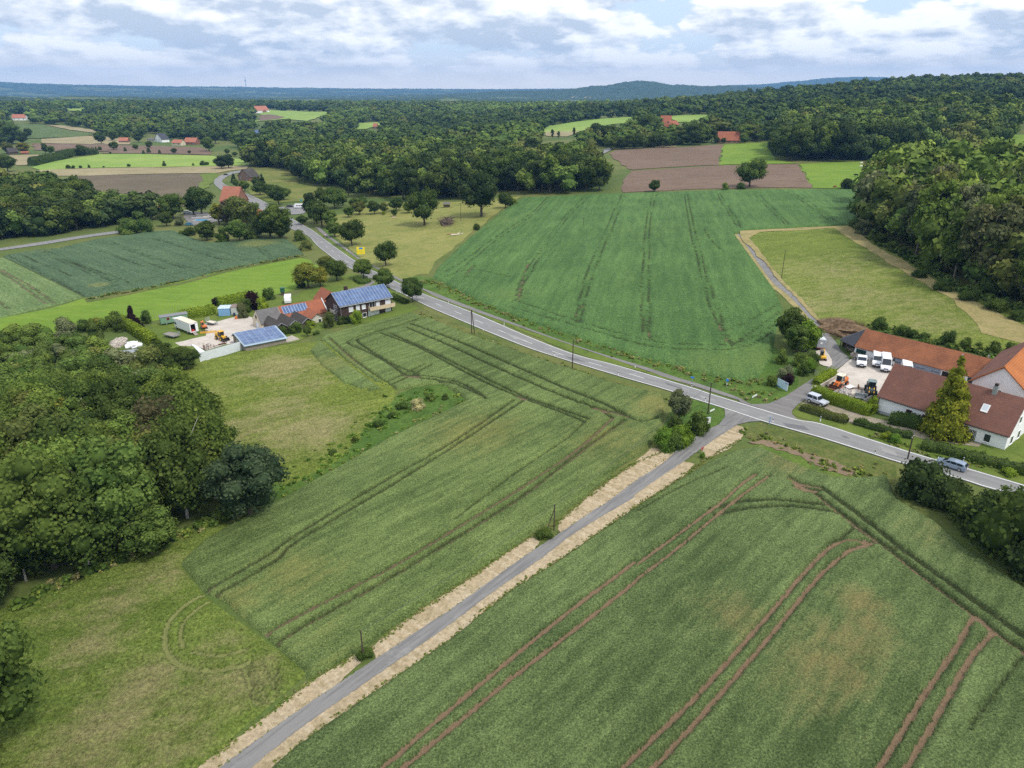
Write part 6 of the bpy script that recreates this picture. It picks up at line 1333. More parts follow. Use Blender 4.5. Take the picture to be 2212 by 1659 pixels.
# red annex with the white door
oa = ob + d3 * 12.9 + p3 * (-5.4); t = thing('annex', 'small pale annex with a red tiled roof and white door', 'annex', site(oa, zb + .1), a386 - R(90) + R(90))
V = [(0, 0, -.8), (4.0, 0, -.8), (4.0, 0, 2.25), (2.0, 0, 3.5), (0, 0, 2.25)]; V = V + [(x, 5.3, z) for x, y, z in V]
MB().add(V, [(0, 1, 2, 3, 4), (9, 8, 7, 6, 5)] + [(k, (k + 1) % 5, 5 + (k + 1) % 5, 5 + k) for k in range(5)]).build('wall', WALL_PALE, t)
mb = MB()
for sx in (-1, 1):
    V = [(2, -.4, 3.72), (2, 7.0, 3.72), (2 + sx * 2.3, 7.0, 2.22), (2 + sx * 2.3, -.4, 2.22)]; V += [(x, y, z - .14) for x, y, z in V]
    mb.add(V, [(0, 1, 2, 3), (7, 6, 5, 4), (0, 4, 5, 1), (1, 5, 6, 2), (2, 6, 7, 3), (3, 7, 4, 0)])
mb.build('roof', T_RED, t); opening(t, 'front', 2.7, -.2, 1.0, 2.0, 4, 5, 'door', pm=GLASS); opening(t, 'front', .7, .5, .8, 1.0, 4, 5)
# shed with the solar roof
a36 = R(36.5); os_ = np.array([-70.4, 176.7]); t = thing('solar_shed', 'low stone shed with a wide blue solar roof beside the white fence', 'shed', site(os_, -4.3), a36)
L, W, hw, hr, yr = 11.0, 10.6, 1.95, 3.15, 8.6
walls(t, L, W, hw, hr, WALL_STONE, yr=yr); roof2(t, L, W, hw, hr, plain('pale_blue_sheet', (.32, .42, .52), .06, .8, .5, .4), .45, .35, .12, yr=yr)
s_ = (hr - hw) / yr; solar_array(t, .0, L - .1, .35, yr - .2, lambda y: hw + y * s_ + .13, 7, 5)
opening(t, 'left', 6.6, -.3, 2.0, 2.2, L, W, 'door', fm=FR_DARK, pm=LIGHT_CREAM, bars=1); opening(t, 'left', 4.2, -.3, 2.0, 2.0, L, W, 'door', fm=FR_DARK, pm=LIGHT_CREAM, bars=1)
# white sheet fence, with the little flat roof behind
fa_, fb_ = P(Fm(650,645)[0]), P(Fm(930,556)[0]); fh_ = height_of(fa_, Fm(655,575)[0][1]); fL = np.linalg.norm((fb_ - fa_)[:2]); fang = math.atan2(fb_[1] - fa_[1], fb_[0] - fa_[0])
t = thing('sheet_fence', 'long white corrugated sheet fence facing the meadow', 'fence', tuple(fa_), fang)
mb = MB(); n = 90; V = []
for i in range(n + 1):
    y = .03 * (1 if i % 2 else -1); V += [(fL * i / n, y, -.2), (fL * i / n, y, fh_)]
mb.add(V, [(2 * i, 2 * i + 2, 2 * i + 3, 2 * i + 1) for i in range(n)]); mb.add([(x, y + .04, z) for x, y, z in V], [(2 * i + 1, 2 * i + 3, 2 * i + 2, 2 * i) for i in range(n)]); mb.build('sheet', FENCE_W, t)
for i in range(5): MB().box(.1 + i * (fL - .2) / 4, .12, -.3, .08, .08, fh_ + .25).build('post', STEEL, t)
c4 = [P(q, 1.9) for q in Mc(900,925, 1065,975, 1335,1135, 1175,1195)]
t = thing('flat_shelter', 'small flat white sheet roof behind the corner of the white fence', 'shelter', (c4[0][0], c4[0][1], c4[0][2] - 1.9))
mb = MB(); V = [(p[0], p[1], c4[0][2] + .0) for p in c4] + [(p[0], p[1], c4[0][2] - .08) for p in c4]; mb.add(V, [(0, 1, 2, 3), (7, 6, 5, 4), (0, 4, 5, 1), (1, 5, 6, 2), (2, 6, 7, 3), (3, 7, 4, 0)])
o = mb.build('roof', FENCE_W); o.parent = t; o.matrix_parent_inverse = Matrix.Translation(-Vector(t.location))
for p in c4:
    o = MB().tube((p[0] * .999, p[1] * .999, c4[0][2] - 2.4), (p[0] * .999, p[1] * .999, c4[0][2] - .08), .05).build('post', STEEL); o.parent = t; o.matrix_parent_inverse = Matrix.Translation(-Vector(t.location))
# grey hut by the rubble
hb = [P(q, 2.4) for q in Tc(500,1095, 980,1020, 930,945)]; hd = hb[1] - hb[0]; ha = math.atan2(hd[1], hd[0]); t = thing('grey_hut', 'low hut with a grey metal roof among the bushes at the rubble', 'hut', (hb[0][0], hb[0][1], hb[0][2] - 2.4), ha)
Lh = np.hypot(hd[0], hd[1]); walls(t, Lh, 2.9, 2.2, 2.55, plain('pale_green_boards', (.50, .52, .44), .1, 1, .8), yr=1.4); roof2(t, Lh, 2.9, 2.2, 2.55, T_SLATE if 0 else plain('grey_metal_sheet', (.27, .29, .31), .08, 1, .5, .4), .3, .3, .08, yr=1.4)
for i in range(3): opening(t, 'front', Lh * (.3 + .25 * i), .8, .6, .7, Lh, 2.9)
# concrete slab and small lawn items
sl_ = [P(q) for q in Qc(960,1180, 1190,1100, 1375,1190, 1060,1270)]
mb = MB(); V = [(p[0], p[1], p[2] + .28) for p in sl_] + [(p[0], p[1], p[2] - .3) for p in sl_]; mb.add(V, [(0, 1, 2, 3), (0, 4, 5, 1), (1, 5, 6, 2), (2, 6, 7, 3), (3, 7, 4, 0)]); tag(mb.build('concrete_slab', CONC), 'square grey concrete slab beside the solar shed', 'slab')

# white farmhouse on the right
aw = R(-50.8); ow = np.array([68.25, 121.0]); t = thing('white_house', 'long white farmhouse with a steep brown tiled roof', 'house', site(ow, 4.0), aw)
L, W, hw, hr = 21.2, 9.0, 3.75, 8.75
walls(t, L, W, hw, hr, WALL_WHITE); roof2(t, L, W, hw, hr, T_HOUSE, .35, .3)
mb = MB(); mb.box(L / 2, -.02, -1.0, L + .02, .06, 1.75); mb.box(-.02, W / 2, -1.0, .06, W, 1.75); mb.box(L + .02, W / 2, -1.0, .06, W, 1.5); mb.build('plinth', WALL_GREY, t)
opening(t, 'front', 5.6, 1.2, 1.0, 1.45, L, W, fm=plain('red_brown_frames', (.30, .14, .12), .1, 2, .6)); opening(t, 'front', 8.4, 1.2, 1.0, 1.45, L, W, fm=MATS['red_brown_frames'])
opening(t, 'front', 14.6, .6, 1.2, 2.2, L, W, 'door', fm=FR_DARK, pm=FR_DARK, sill=False); opening(t, 'front', 18.4, 1.2, 1.1, 1.5, L, W, bars=0)
opening(t, 'front', 16.2, .7, 1.2, 2.0, L, W, fm=FR_WHITE, pm=GLASS, bars=4, label='large window of small glass blocks')
opening(t, 'right', 2.4, 1.2, 1.2, 1.5, L, W); opening(t, 'right', 5.8, 1.2, 1.2, 1.5, L, W); opening(t, 'right', 4.4, 4.4, 1.1, 1.3, L, W)
s_ = (hr - hw) / (W / 2); zf = lambda y: hw + y * s_ + .14
mb = MB(); mb.quad((15.9, 1.55, zf(1.55)), (17.0, 1.55, zf(1.55)), (17.0, 2.55, zf(2.55)), (15.9, 2.55, zf(2.55)), .12); o = mb.build('roof_window', FR_WHITE, t)
mb = MB(); mb.quad((16.05, 1.7, zf(1.7) + .14), (16.85, 1.7, zf(1.7) + .14), (16.85, 2.4, zf(2.4) + .14), (16.05, 2.4, zf(2.4) + .14), .03); mb.build('pane', plain('bright_pane', (.55, .60, .66), .05, 1, .1, .6), o)
mb = MB(); mb.box(16.6, 4.2, hr - .7, .7, .6, 1.7); o = mb.build('chimney', STEEL, t); mb = MB(); mb.box(16.6, 4.2, hr + 1.0, .5, .5, .45); mb.build('chimney_pot', FR_DARK, o)
mb = MB(); mb.tube((.12, -.1, -.8), (.12, -.1, 3.4), .06); mb.tube((-.2, -.42, 3.35), (L + .2, -.42, 3.35), .08); mb.build('gutter', FR_DARK, t)
mb = MB()
for k in range(4): mb.box(15.4, -.55 - .3 * k, -.9, 2.2, .3, .9 + .55 - .17 * k)
mb.build('front_steps', CONC, t)
mb = MB(); mb.box(14.0, -.12, 2.0, .22, .12, .34); mb.build('wall_lamp', FR_DARK, t)
# long tiled barn with the lean-to
al = R(-50.2); ol = np.array([76.9, 150.1]); t = thing('long_barn', 'long low barn with a weathered orange red tiled roof and green doors', 'barn', site(ol, 4.5), al)
L, W, hw, hr = 29.5, 8.2, 2.65, 5.6
walls(t, L, W, hw, hr, WALL_WHITE); roof2(t, L, W, hw, hr, T_BARN, .35, .1)
opening(t, 'front', 1.5, -.3, 2.4, 2.5, L, W, 'door', fm=FR_WHITE, pm=GREEN_DOOR, sill=False)
for a in (9.2, 11.6, 14.2, 17.0): opening(t, 'front', a, 1.5, 1.5, .7, L, W, fm=FR_DARK)
mb = MB(); mb.box(13.5, -.04, -.9, 9.2, .06, 3.2); mb.build('grey_wall', plain('blue_grey_render', (.22, .25, .31), .1, .6, .9), t)
opening(t, 'front', 19.0, -.3, 1.4, 2.4, L, W, 'door', fm=FR_DARK, pm=DARKIN); opening(t, 'front', 24.8, -.3, 3.6, 2.6, L, W, 'door', fm=FR_WHITE, pm=GREEN_DOOR)
mb = MB(); mb.tube((20.3, 3.0, 4.5), (20.3, 3.0, 5.6), .14); mb.tube((24.2, 5.4, 4.4), (24.2, 5.4, 5.9), .14); mb.build('vent_pipe', STEEL, t)
t = thing('lean_to', 'open lean to with a dark blue grey hipped roof at the barn end', 'shed', site(ol, 4.5), al)
ap = (-.12, 4.1, 5.62); A1, A2, A3, A4 = (-.3, -.3, 2.45), (-4.6, 2.2, 2.3), (-5.2, 4.6, 2.3), (-.3, 8.4, 2.45)
mb = MB(); th = .12
for q in ((ap, A2, A1), (ap, A3, A2), (ap, A4, A3)):
    V = list(q) + [(x, y, z - th) for x, y, z in q]; mb.add(V, [(0, 1, 2), (5, 4, 3), (0, 3, 4, 1), (1, 4, 5, 2), (2, 5, 3, 0)])
mb.build('roof', T_SLATE, t)
for x, y in ((-4.4, 2.4), (-4.9, 4.5), (-2.4, 1.1)): MB().box(x, y, -.6, .16, .16, 2.85).build('post', WOOD_DARK, t)
mb = MB(); mb.quad((-.2, 8.2, -.5), (-4.9, 4.7, -.5), (-4.9, 4.7, 2.2), (-.2, 8.2, 2.3), .1); mb.build('back_wall', WOOD_DARK, t)
mb = MB(); mb.box(-1.6, 4.2, -.3, 1.8, 3.0, 1.2); mb.box(-3.2, 4.4, -.3, 1.0, 1.8, .8); mb.build('stored_boards', WOOD_GREY, t)
# big barn with the white gable
ao = R(44.7); oo = np.array([89.6, 113.4]); t = thing('big_barn', 'big barn with a bright orange tiled roof and a white gable', 'barn', site(oo, 5.0), ao)
L, W, hw, hr = 22.0, 8.4, 6.4, 10.0
walls(t, L, W, hw, hr, WALL_WHITE, base=-1.2)
mb = MB(); s_ = (hr - hw) / (W / 2)
def slab(mb, L, y0, z0, y1, z1, og=.35, th=.18):
    V = [(-og, y0, z0), (L + og, y0, z0), (L + og, y1, z1), (-og, y1, z1)]; V2 = [(x, y, z - th) for x, y, z in V]
    mb.add(V + V2, [(0, 1, 2, 3), (7, 6, 5, 4), (0, 4, 5, 1), (1, 5, 6, 2), (2, 6, 7, 3), (3, 7, 4, 0)])
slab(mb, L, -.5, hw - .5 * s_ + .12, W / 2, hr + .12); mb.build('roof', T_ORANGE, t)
mb = MB(); slab(mb, L, W + .5, hw - .5 * s_ + .12, W / 2, hr + .12); mb.build('brown_roof', T_HOUSE, t)  # left slope carries the darker brown tiles
mb = MB(); mb.tube((-.36, W / 2, hr + .14), (-.36, W + .5, hw - .5 * s_ + .14), .13, n=5); mb.tube((-.36, W / 2, hr + .14), (L, W / 2, hr + .14), .13, n=5); mb.build('ridge_tiles', T_ORANGE, t)
opening(t, 'left', 4.2, 4.5, 1.0, 1.2, L, W, fm=FR_WHITE)
# street lamp next to the white house
pl = P(G(1215,1000)[0]); t = thing('street_lamp', 'rusty lamp post standing before the wall of the white house', 'street lamp', tuple(pl))
h_ = height_of(pl, G(1235,850)[0][1]); MB().tube((0, 0, -.1), (.05, .05, h_ - .15), .08, .05).build('post', RUST, t); o = MB().box(.05, .05, h_ - .15, .42, .22, .1).build('lamp_head', STEEL, t); MB().box(.05, .05, h_ - .19, .3, .16, .05).build('lamp_glass', LAMP, o)

# ------------------------------------------------------------------ far houses
def far_house(label, base, right, hw, hr, W, wm, rm, name='farmhouse', cat='house', win=0, gable_to_us=False, chim=False):
    a, b = P(base), P(right); d = (b - a)[:2]; L = np.linalg.norm(d); an = math.atan2(d[1], d[0])
    t = thing(name, label, cat, (a[0], a[1], min(a[2], b[2])), an)
    if gable_to_us:      # ridge points away from us
        t.rotation_euler = (0, 0, an + R(90)); t.location = (b[0], b[1], min(a[2], b[2])); L, W = W, L
    walls(t, L, W, hw, hr, wm); roof2(t, L, W, hw, hr, rm, .5, .4, .3)
    f_ = 'left' if gable_to_us else 'front'; LL = W if gable_to_us else L
    for i in range(win): opening(t, f_, LL * (i + .5) / win, hw * .35 if not gable_to_us else hw * .5, min(1.6, LL / win * .5), 1.6, L, W)
    if chim: MB().box(L * .6, W / 2, hr - .5, 1, .8, 1.6).build('chimney', WALL_RED, t)
    return t
far_house('white farmhouse with an orange roof in the woods at the far left', *A(92,408, 192,408), 5, 11, 12, WALL_WHITE, T_BRIGHT, win=3)
far_house('small house with a red roof at the left of the hamlet', *A(885,575, 950,575), 3, 6.5, 8, WALL_RED, T_BRIGHT, win=2)
far_house('white house with a steep dark gable in the hamlet', *A(1150,565, 1205,572), 4, 11, 10, WALL_WHITE, T_SLATE, win=2, gable_to_us=True)
far_house('low grey shed left of the white gabled house', *A(1095,562, 1150,566), 2.6, 4, 7, WALL_PALE, T_GREY, name='far_shed', cat='shed')
far_house('pale barn with a pinkish red roof in the hamlet', *A(1278,594, 1345,596), 3.6, 7, 9, WALL_CREAM, T_BRIGHT, name='far_barn', cat='barn', win=2)
far_house('wide house with a red hipped looking roof at the right of the hamlet', *A(1370,588, 1455,590), 3.6, 8.5, 10, WALL_RED, T_BRIGHT, win=3, chim=True)
far_house('long far farm with a red roof above the bright field', *A(1905,354, 2002,350), 6, 16, 18, WALL_WHITE, T_BRIGHT, win=4)
far_house('low red roofed shed in front of the long far farm', *A(1900,348, 1950,352), 3, 7, 12, WALL_RED, T_BRIGHT, name='far_shed', cat='shed')
far_house('house with a blue solar roof among the dark trees', *A(1885,516, 1935,518), 3, 7, 8, WALL_WHITE, SOLAR, win=2)
far_house('tiny house with a red roof in the middle of the woods', *B(1002,470, 1030,470), 4, 9, 8, WALL_RED, T_BRIGHT, win=1)
far_house('white farmhouse with a big red roof in the trees', *C(1365,452, 1445,448), 5, 13, 13, WALL_WHITE, T_RED, win=3)
far_house('low wing with a red roof beside the white farmhouse', *C(1445,462, 1505,455), 3.5, 8, 10, WALL_RED, T_RED, win=2, name='farm_wing', cat='house')
far_house('red roofed outbuilding below the white farmhouse', *C(1385,470, 1440,470), 3, 7, 8, WALL_RED, T_RED, name='outbuilding', cat='shed')
far_house('long house with a large red roof behind the brown field', *C(1795,578, 1955,574), 3.2, 10.5, 12, WALL_RED, T_RED, win=4)
far_house('dark barn at the left edge beside the pale willow', *A(70,664, 140,660), 3, 7, 10, WOOD_DARK, T_SHED, name='far_barn', cat='barn')
far_house('rusty low shed at the foot of the pale willow', *A(160,662, 215,660), 2, 3.2, 6, WALL_RED, T_RED, name='far_shed', cat='shed')
far_house('brick barn with a dark gabled roof at the road bend', *A(1772,852, 1858,862), 3.5, 9.0, 9, WALL_RED, T_SHED, name='gabled_barn', cat='barn', win=2, gable_to_us=True)
# homestead at the bend
def hx(label, base, right, hw, hr, W, wm, rm, **k): return far_house(label, base, right, hw, hr, W, wm, rm, **k)
hx('large house with a plain orange red roof at the road bend', *A(1640,1045, 1765,1050), 3.6, 11.5, 11, WALL_RED, T_BRIGHT, win=4)
hx('house with an orange roof half hidden behind the yellowish tree', *A(1690,1172, 1790,1180), 3.0, 7.0, 7, WALL_RED, T_ORANGE, win=3)
hx('narrow house with an orange roof beside the road trees', *A(1870,1190, 1930,1192), 3.4, 8.0, 6, WALL_WHITE, T_ORANGE, win=2)
hx('house with an orange roof hidden behind the wood edge trees', *A(1180,1112, 1225,1112), 3.0, 8.0, 8, WALL_RED, T_BRIGHT, win=1)
pa, pb_ = P(A(1440,1165)[0]), P(A(1530,1165)[0]); d = (pb_ - pa)[:2]; Lp = np.linalg.norm(d)
t = thing('swimming_pool', 'rectangular blue swimming pool with a pale rim in the garden', 'pool', tuple(pa), math.atan2(d[1], d[0]))
MB().box(Lp / 2, 2.2, -.1, Lp + 1.2, 5.4, 1.0).build('pool_rim', M_SLAB, t); MB().box(Lp / 2, 2.2, .86, Lp, 4.2, .06).build('water', WATER, t)
for q, s_, lab, m_ in ((Nc(620,575)[0], (6, 3.5, 1.6), 'pale garden cabin beside the pool', WALL_PALE), (Nc(510,580)[0], (6, 4, .9), 'low white wall of the pool terrace', WALL_WHITE)):
    p = P(q); t = thing('garden_cabin', lab, 'cabin', tuple(p), .2); walls(t, s_[0], s_[1], s_[2], s_[2] + .5, m_, -.3); roof2(t, s_[0], s_[1], s_[2], s_[2] + .5, T_GREY, .2, .2, .1)
patch('yard', Nc(400,470, 560,440, 900,470, 1200,520, 1250,640, 1000,650, 800,720, 560,740, 420,640, 340,560), M_PATH, .14, wob=.2, label='grey paved court of the homestead with parked cars', cat='yard')
# ------------------------------------------------------------------ vehicles and machines
def wheel(t, x, y, r, wd=.24, z=None, rimm=CHROME, name='wheel'):
    z = r if z is None else z
    o = MB().tube((x, y - wd / 2, z), (x, y + wd / 2, z), r, r, 16).build(name, BLACK, t)
    MB().tube((x, y - wd / 2 - .012, z), (x, y + wd / 2 + .012, z), r * .62, r * .62, 10).build('rim', rimm, o)
def panel(mb, pts, yf, out, th=.02):
    """side window: polygon in x,z laid on a leaning side"""
    V = [(x, (yf(z) + out) * s, z) for s in (1,) for x, z in pts]
    for sg in (1, -1):
        V = [(x, sg * (yf(z) + out), z) for x, z in pts] + [(x, sg * (yf(z) + out - th - .03), z) for x, z in pts]; n = len(pts)
        mb.add(V, [tuple(range(n)), tuple(range(2 * n - 1, n - 1, -1))] + [(i, (i + 1) % n, n + (i + 1) % n, n + i) for i in range(n)])
def lamps(t, xf, y, z, m, name, s=(.08, .36, .16)):
    for sg in (-1, 1): MB().box(xf, sg * y, z, *s).build(name, m, t)
def car(label, loc, rz, paint, kind='estate', name='parked_car'):
    t = thing(name, label, 'car', loc, rz)
    if kind == 'estate':
        lo = [(-2.38, .36), (-2.42, .62), (-2.34, .98), (-1.2, .98), (1.1, .95), (1.7, .86), (2.25, .70), (2.40, .52), (2.38, .30), (1.85, .26), (-1.9, .26)]
        gh = [(-2.30, .95), (-2.02, 1.36), (-1.55, 1.46), (-.4, 1.50), (.30, 1.46), (.62, 1.36), (1.35, .93)]
        ws = ((1.30, .98), (.62, 1.37)); rw = ((-2.28, 1.0), (-2.03, 1.35)); sw = [[(-1.85, 1.02), (-1.75, 1.32), (-.95, 1.38), (-.9, 1.02)], [(-.82, 1.02), (-.84, 1.38), (.05, 1.39), (.08, 1.02)], [(.14, 1.02), (.12, 1.39), (.45, 1.35), (.98, 1.02)]]; wx = 1.45; wr = .335
    elif kind == 'jeep':
        lo = [(-2.0, .50), (-2.0, 1.05), (.45, 1.08), (.55, 1.06), (1.85, .98), (1.92, .60), (1.9, .48)]
        gh = [(-1.98, 1.05), (-1.95, 1.74), (-1.85, 1.80), (.10, 1.80), (.20, 1.74), (.50, 1.06)]
        ws = ((.52, 1.10), (.24, 1.72)); rw = ((-2.0, 1.12), (-1.97, 1.65)); sw = [[(-1.85, 1.12), (-1.82, 1.66), (-.75, 1.66), (-.75, 1.12)], [(-.62, 1.12), (-.62, 1.66), (.06, 1.66), (.30, 1.12)]]; wx = 1.25; wr = .40
    else:
        lo = [(-2.0, .34), (-2.05, .6), (-1.95, .92), (-1.0, .94), (1.0, .92), (1.55, .82), (1.95, .66), (2.02, .45), (1.98, .28), (-1.7, .26)]
        gh = [(-1.90, .92), (-1.45, 1.36), (-1.0, 1.46), (.1, 1.46), (.45, 1.36), (1.15, .91)]
        ws = ((1.10, .95), (.45, 1.37)); rw = ((-1.86, .96), (-1.47, 1.34)); sw = [[(-1.45, .98), (-1.25, 1.32), (-.7, 1.38), (-.65, .98)], [(-.57, .98), (-.6, 1.38), (.25, 1.36), (.85, .98)]]; wx = 1.25; wr = .31
    hb = .90; cb = (lambda z: 1 - max(0, z - .92) * .36) if kind != 'jeep' else (lambda z: 1 - max(0, z - 1.0) * .10)
    hg = .87 if kind != 'jeep' else .80
    MB().prism(lo, -hb, hb, .08).build('body', paint, t); MB().prism(gh, -hg, hg, .05, cb).build('cabin', paint, t)
    yf = lambda z: hg * cb(z)
    for q in sw: mb = MB(); panel(mb, q, yf, .012); mb.build('side_window', GLASS, t)
    for nm, (a, b) in (('windscreen', ws), ('rear_window', rw)):
        s_ = 1 if nm == 'windscreen' else -1; mb = MB(); ya, yb = yf(a[1]) - .10, yf(b[1]) - .10; o = .02 * s_
        V = [(a[0] + o, -ya, a[1] + .015), (a[0] + o, ya, a[1] + .015), (b[0] + o, yb, b[1] + .015), (b[0] + o, -yb, b[1] + .015)]; mb.quad(*V, .03 if s_ > 0 else -.03); mb.build(nm, GLASS, t)
    for x in (-wx, wx):
        for s_ in (-1, 1): wheel(t, x, s_ * (hb - .10), wr)
    xf, xr = (max(p[0] for p in lo), min(p[0] for p in lo))
    lamps(t, xf - .05, .62, .62 if kind != 'jeep' else .75, LAMP, 'headlight'); lamps(t, xr + .03, .68, .78, RED_LIGHT, 'tail_light', (.08, .30, .16))
    MB().box(xf - .02, 0, .40, .06, .52, .12).build('number_plate', FR_WHITE, t); MB().box(xr + .0, 0, .55, .06, .52, .12).build('number_plate', FR_WHITE, t)
    if kind == 'jeep':
        MB().box(1.95, 0, .48, .16, 1.7, .18).build('bumper', BLACK, t); MB().tube((-2.12, .1, 1.1), (-2.0, .1, 1.1), .36, .36, 14).build('spare_wheel', BLACK, t)
        for x in (-wx, wx):
            for s_ in (-1, 1): MB().prism([(x - .55, .75), (x - .4, .95), (x + .4, .95), (x + .55, .75), (x + .45, .75), (x + .35, .86), (x - .35, .86), (x - .45, .75)], s_ * .80, s_ * 1.0).build('wheel_arch', paint, t)
    return t
def van(label, loc, rz, L=5.4, H=2.45, kind='van', paint=P_WHITE):
    t = thing('delivery_van' if kind == 'van' else 'pickup_truck', label, 'van' if kind == 'van' else 'pickup truck', loc, rz)
    f = L / 2
    if kind == 'van': pr = [(-f, .42), (-f, H - .12), (-f + .15, H), (f - 1.9, H), (f - 1.55, H - .14), (f - .95, 1.38), (f - .25, 1.10), (f - .03, .85), (f, .42)]
    else: H = 2.15; pr = [(f - 2.75, .42), (f - 2.75, H - .1), (f - 2.6, H), (f - 1.8, H), (f - 1.5, H - .12), (f - .95, 1.36), (f - .25, 1.10), (f - .03, .85), (f, .42)]
    cb = lambda z: 1 - max(0, z - 1.1) * .075; hw = .98
    MB().prism(pr, -hw, hw, .07, cb).build('body', paint, t); yf = lambda z: hw * cb(z)
    MB().box(f - .12, 0, .28, .30, 1.94, .34).build('bumper', P_BLACK, t); MB().box(f - .05, 0, .74, .12, .86, .20).build('grille', P_DBLUE, t); MB().box(f + .035, 0, .52, .03, .52, .12).build('number_plate', FR_WHITE, t)
    for s_ in (-1, 1): MB().prism([(f - .22, .80), (f - .05, .80), (f - .12, 1.06), (f - .42, 1.10)], s_ * .60, s_ * .93).build('headlight', LAMP, t)
    a, b = (f - .97, 1.42), (f - 1.54, H - .18); mb = MB(); ya, yb = yf(a[1]) - .10, yf(b[1]) - .10
    mb.quad((a[0] + .03, -ya, a[1] + .02), (a[0] + .03, ya, a[1] + .02), (b[0] + .03, yb, b[1] + .02), (b[0] + .03, -yb, b[1] + .02), .03); mb.build('windscreen', GLASS, t)
    mb = MB(); panel(mb, [(f - 2.35, 1.38), (f - 2.35, min(H - .32, 1.98)), (f - 1.62, min(H - .32, 1.98)), (f - 1.2, 1.38)], yf, .012); mb.build('side_window', GLASS, t)
    for s_ in (-1, 1): MB().box(f - 1.15, s_ * 1.10, 1.35, .12, .18, .34).build('wing_mirror', P_BLACK, t)
    for x in (-f + 1.15, f - .95):
        for s_ in (-1, 1): wheel(t, x, s_ * .86, .35, rimm=STEEL)
    if kind != 'van':
        mb = MB(); mb.box(-.95, 0, .80, L - 2.9, 2.04, .12); mb.build('bed', WOOD_GREY, t)
        mb = MB(); x0, x1 = -f + .5 - .02, f - 2.85
        for s_ in (-1, 1): mb.box(-.95, s_ * 1.02, .9, L - 2.9, .05, .36)
        mb.box(-.95 - (L - 2.9) / 2, 0, .9, .05, 2.0, .36); mb.box(f - 2.88, 0, .9, .06, 2.0, 1.1); mb.build('bed_sides', STEEL, t)
        MB().box(-.9, 0, .55, L - 2.9, .9, .2).build('chassis', P_BLACK, t)
    else: lamps(t, -f + .0, .88, .95, RED_LIGHT, 'tail_light', (.06, .16, .5))
    return t
def loader(label, loc, rz, paint, cabm, roofm, bucket=True, arms=True, big=1.0):
    t = thing('wheel_loader', label, 'loader', loc, rz); t.scale = (big,) * 3
    MB().bbox(-1.25, 0, .85, 1.7, 1.5, .95, .12).bbox(-1.3, 0, 1.75, 1.4, 1.1, .12, .05).build('engine_cover', paint, t)
    MB().bbox(.1, 0, .75, 1.3, 1.2, .5, .08).bbox(1.2, 0, .65, 1.0, 1.0, .75, .1).build('frame', paint, t)
    mb = MB()
    for x in (-.45, .75):
        for s_ in (-1, 1): mb.box(x, s_ * .58, 1.25, .09, .09, 1.35)
    mb.box(.15, 0, 1.2, 1.3, 1.26, .12); cab = mb.build('cab', cabm, t)
    mb = MB(); mb.box(.77, 0, 1.35, .03, 1.06, 1.15); mb.box(-.47, 0, 1.5, .03, 1.06, 1.0); mb.box(.15, .60, 1.4, 1.1, .03, 1.1); mb.box(.15, -.60, 1.4, 1.1, .03, 1.1); mb.build('cab_glass', GLASS, cab)
    MB().bbox(.15, 0, 2.58, 1.6, 1.5, .16, .06).build('cab_roof', roofm, cab)
    mb = MB(); mb.box(.05, 0, 1.3, .45, .45, .12); mb.box(-.16, 0, 1.4, .12, .45, .55); mb.build('seat', P_BLACK, cab)
    for x in (-1.25, 1.25):
        for s_ in (-1, 1): wheel(t, x, s_ * .84, .58, .40, rimm=paint)
    for s_ in (-1, 1): MB().prism([(x, z) for x, z in ((.55, 1.35), (1.05, 1.62), (2.05, .85), (2.15, .62), (1.95, .62), (1.1, 1.28), (.7, 1.15))], s_ * .34, s_ * .48).build('lift_arm', paint, t)
    MB().tube((.9, 0, 1.15), (1.75, 0, 1.0), .07).build('tilt_cylinder', STEEL, t)
    if bucket:
        mb = MB(); pr = [(2.05, .10), (2.9, .10), (2.95, .16), (2.2, .20), (2.12, .75), (2.4, .95), (2.36, 1.0), (2.02, .8)]
        mb.prism(pr, -1.05, 1.05); mb.prism([(2.08, .12), (2.9, .12), (2.38, .95), (2.06, .78)], -1.08, -1.03); mb.prism([(2.08, .12), (2.9, .12), (2.38, .95), (2.06, .78)], 1.03, 1.08); mb.build('bucket', RUST if big == 1.0 else P_BLACK, t)
    MB().tube((-1.7, .35, 1.8), (-1.7, .35, 2.4), .05).build('exhaust', P_BLACK, t)
    MB().tube((.15, .3, 2.72), (.15, .3, 2.86), .07).build('beacon', P_ORANGE, t)
    return t
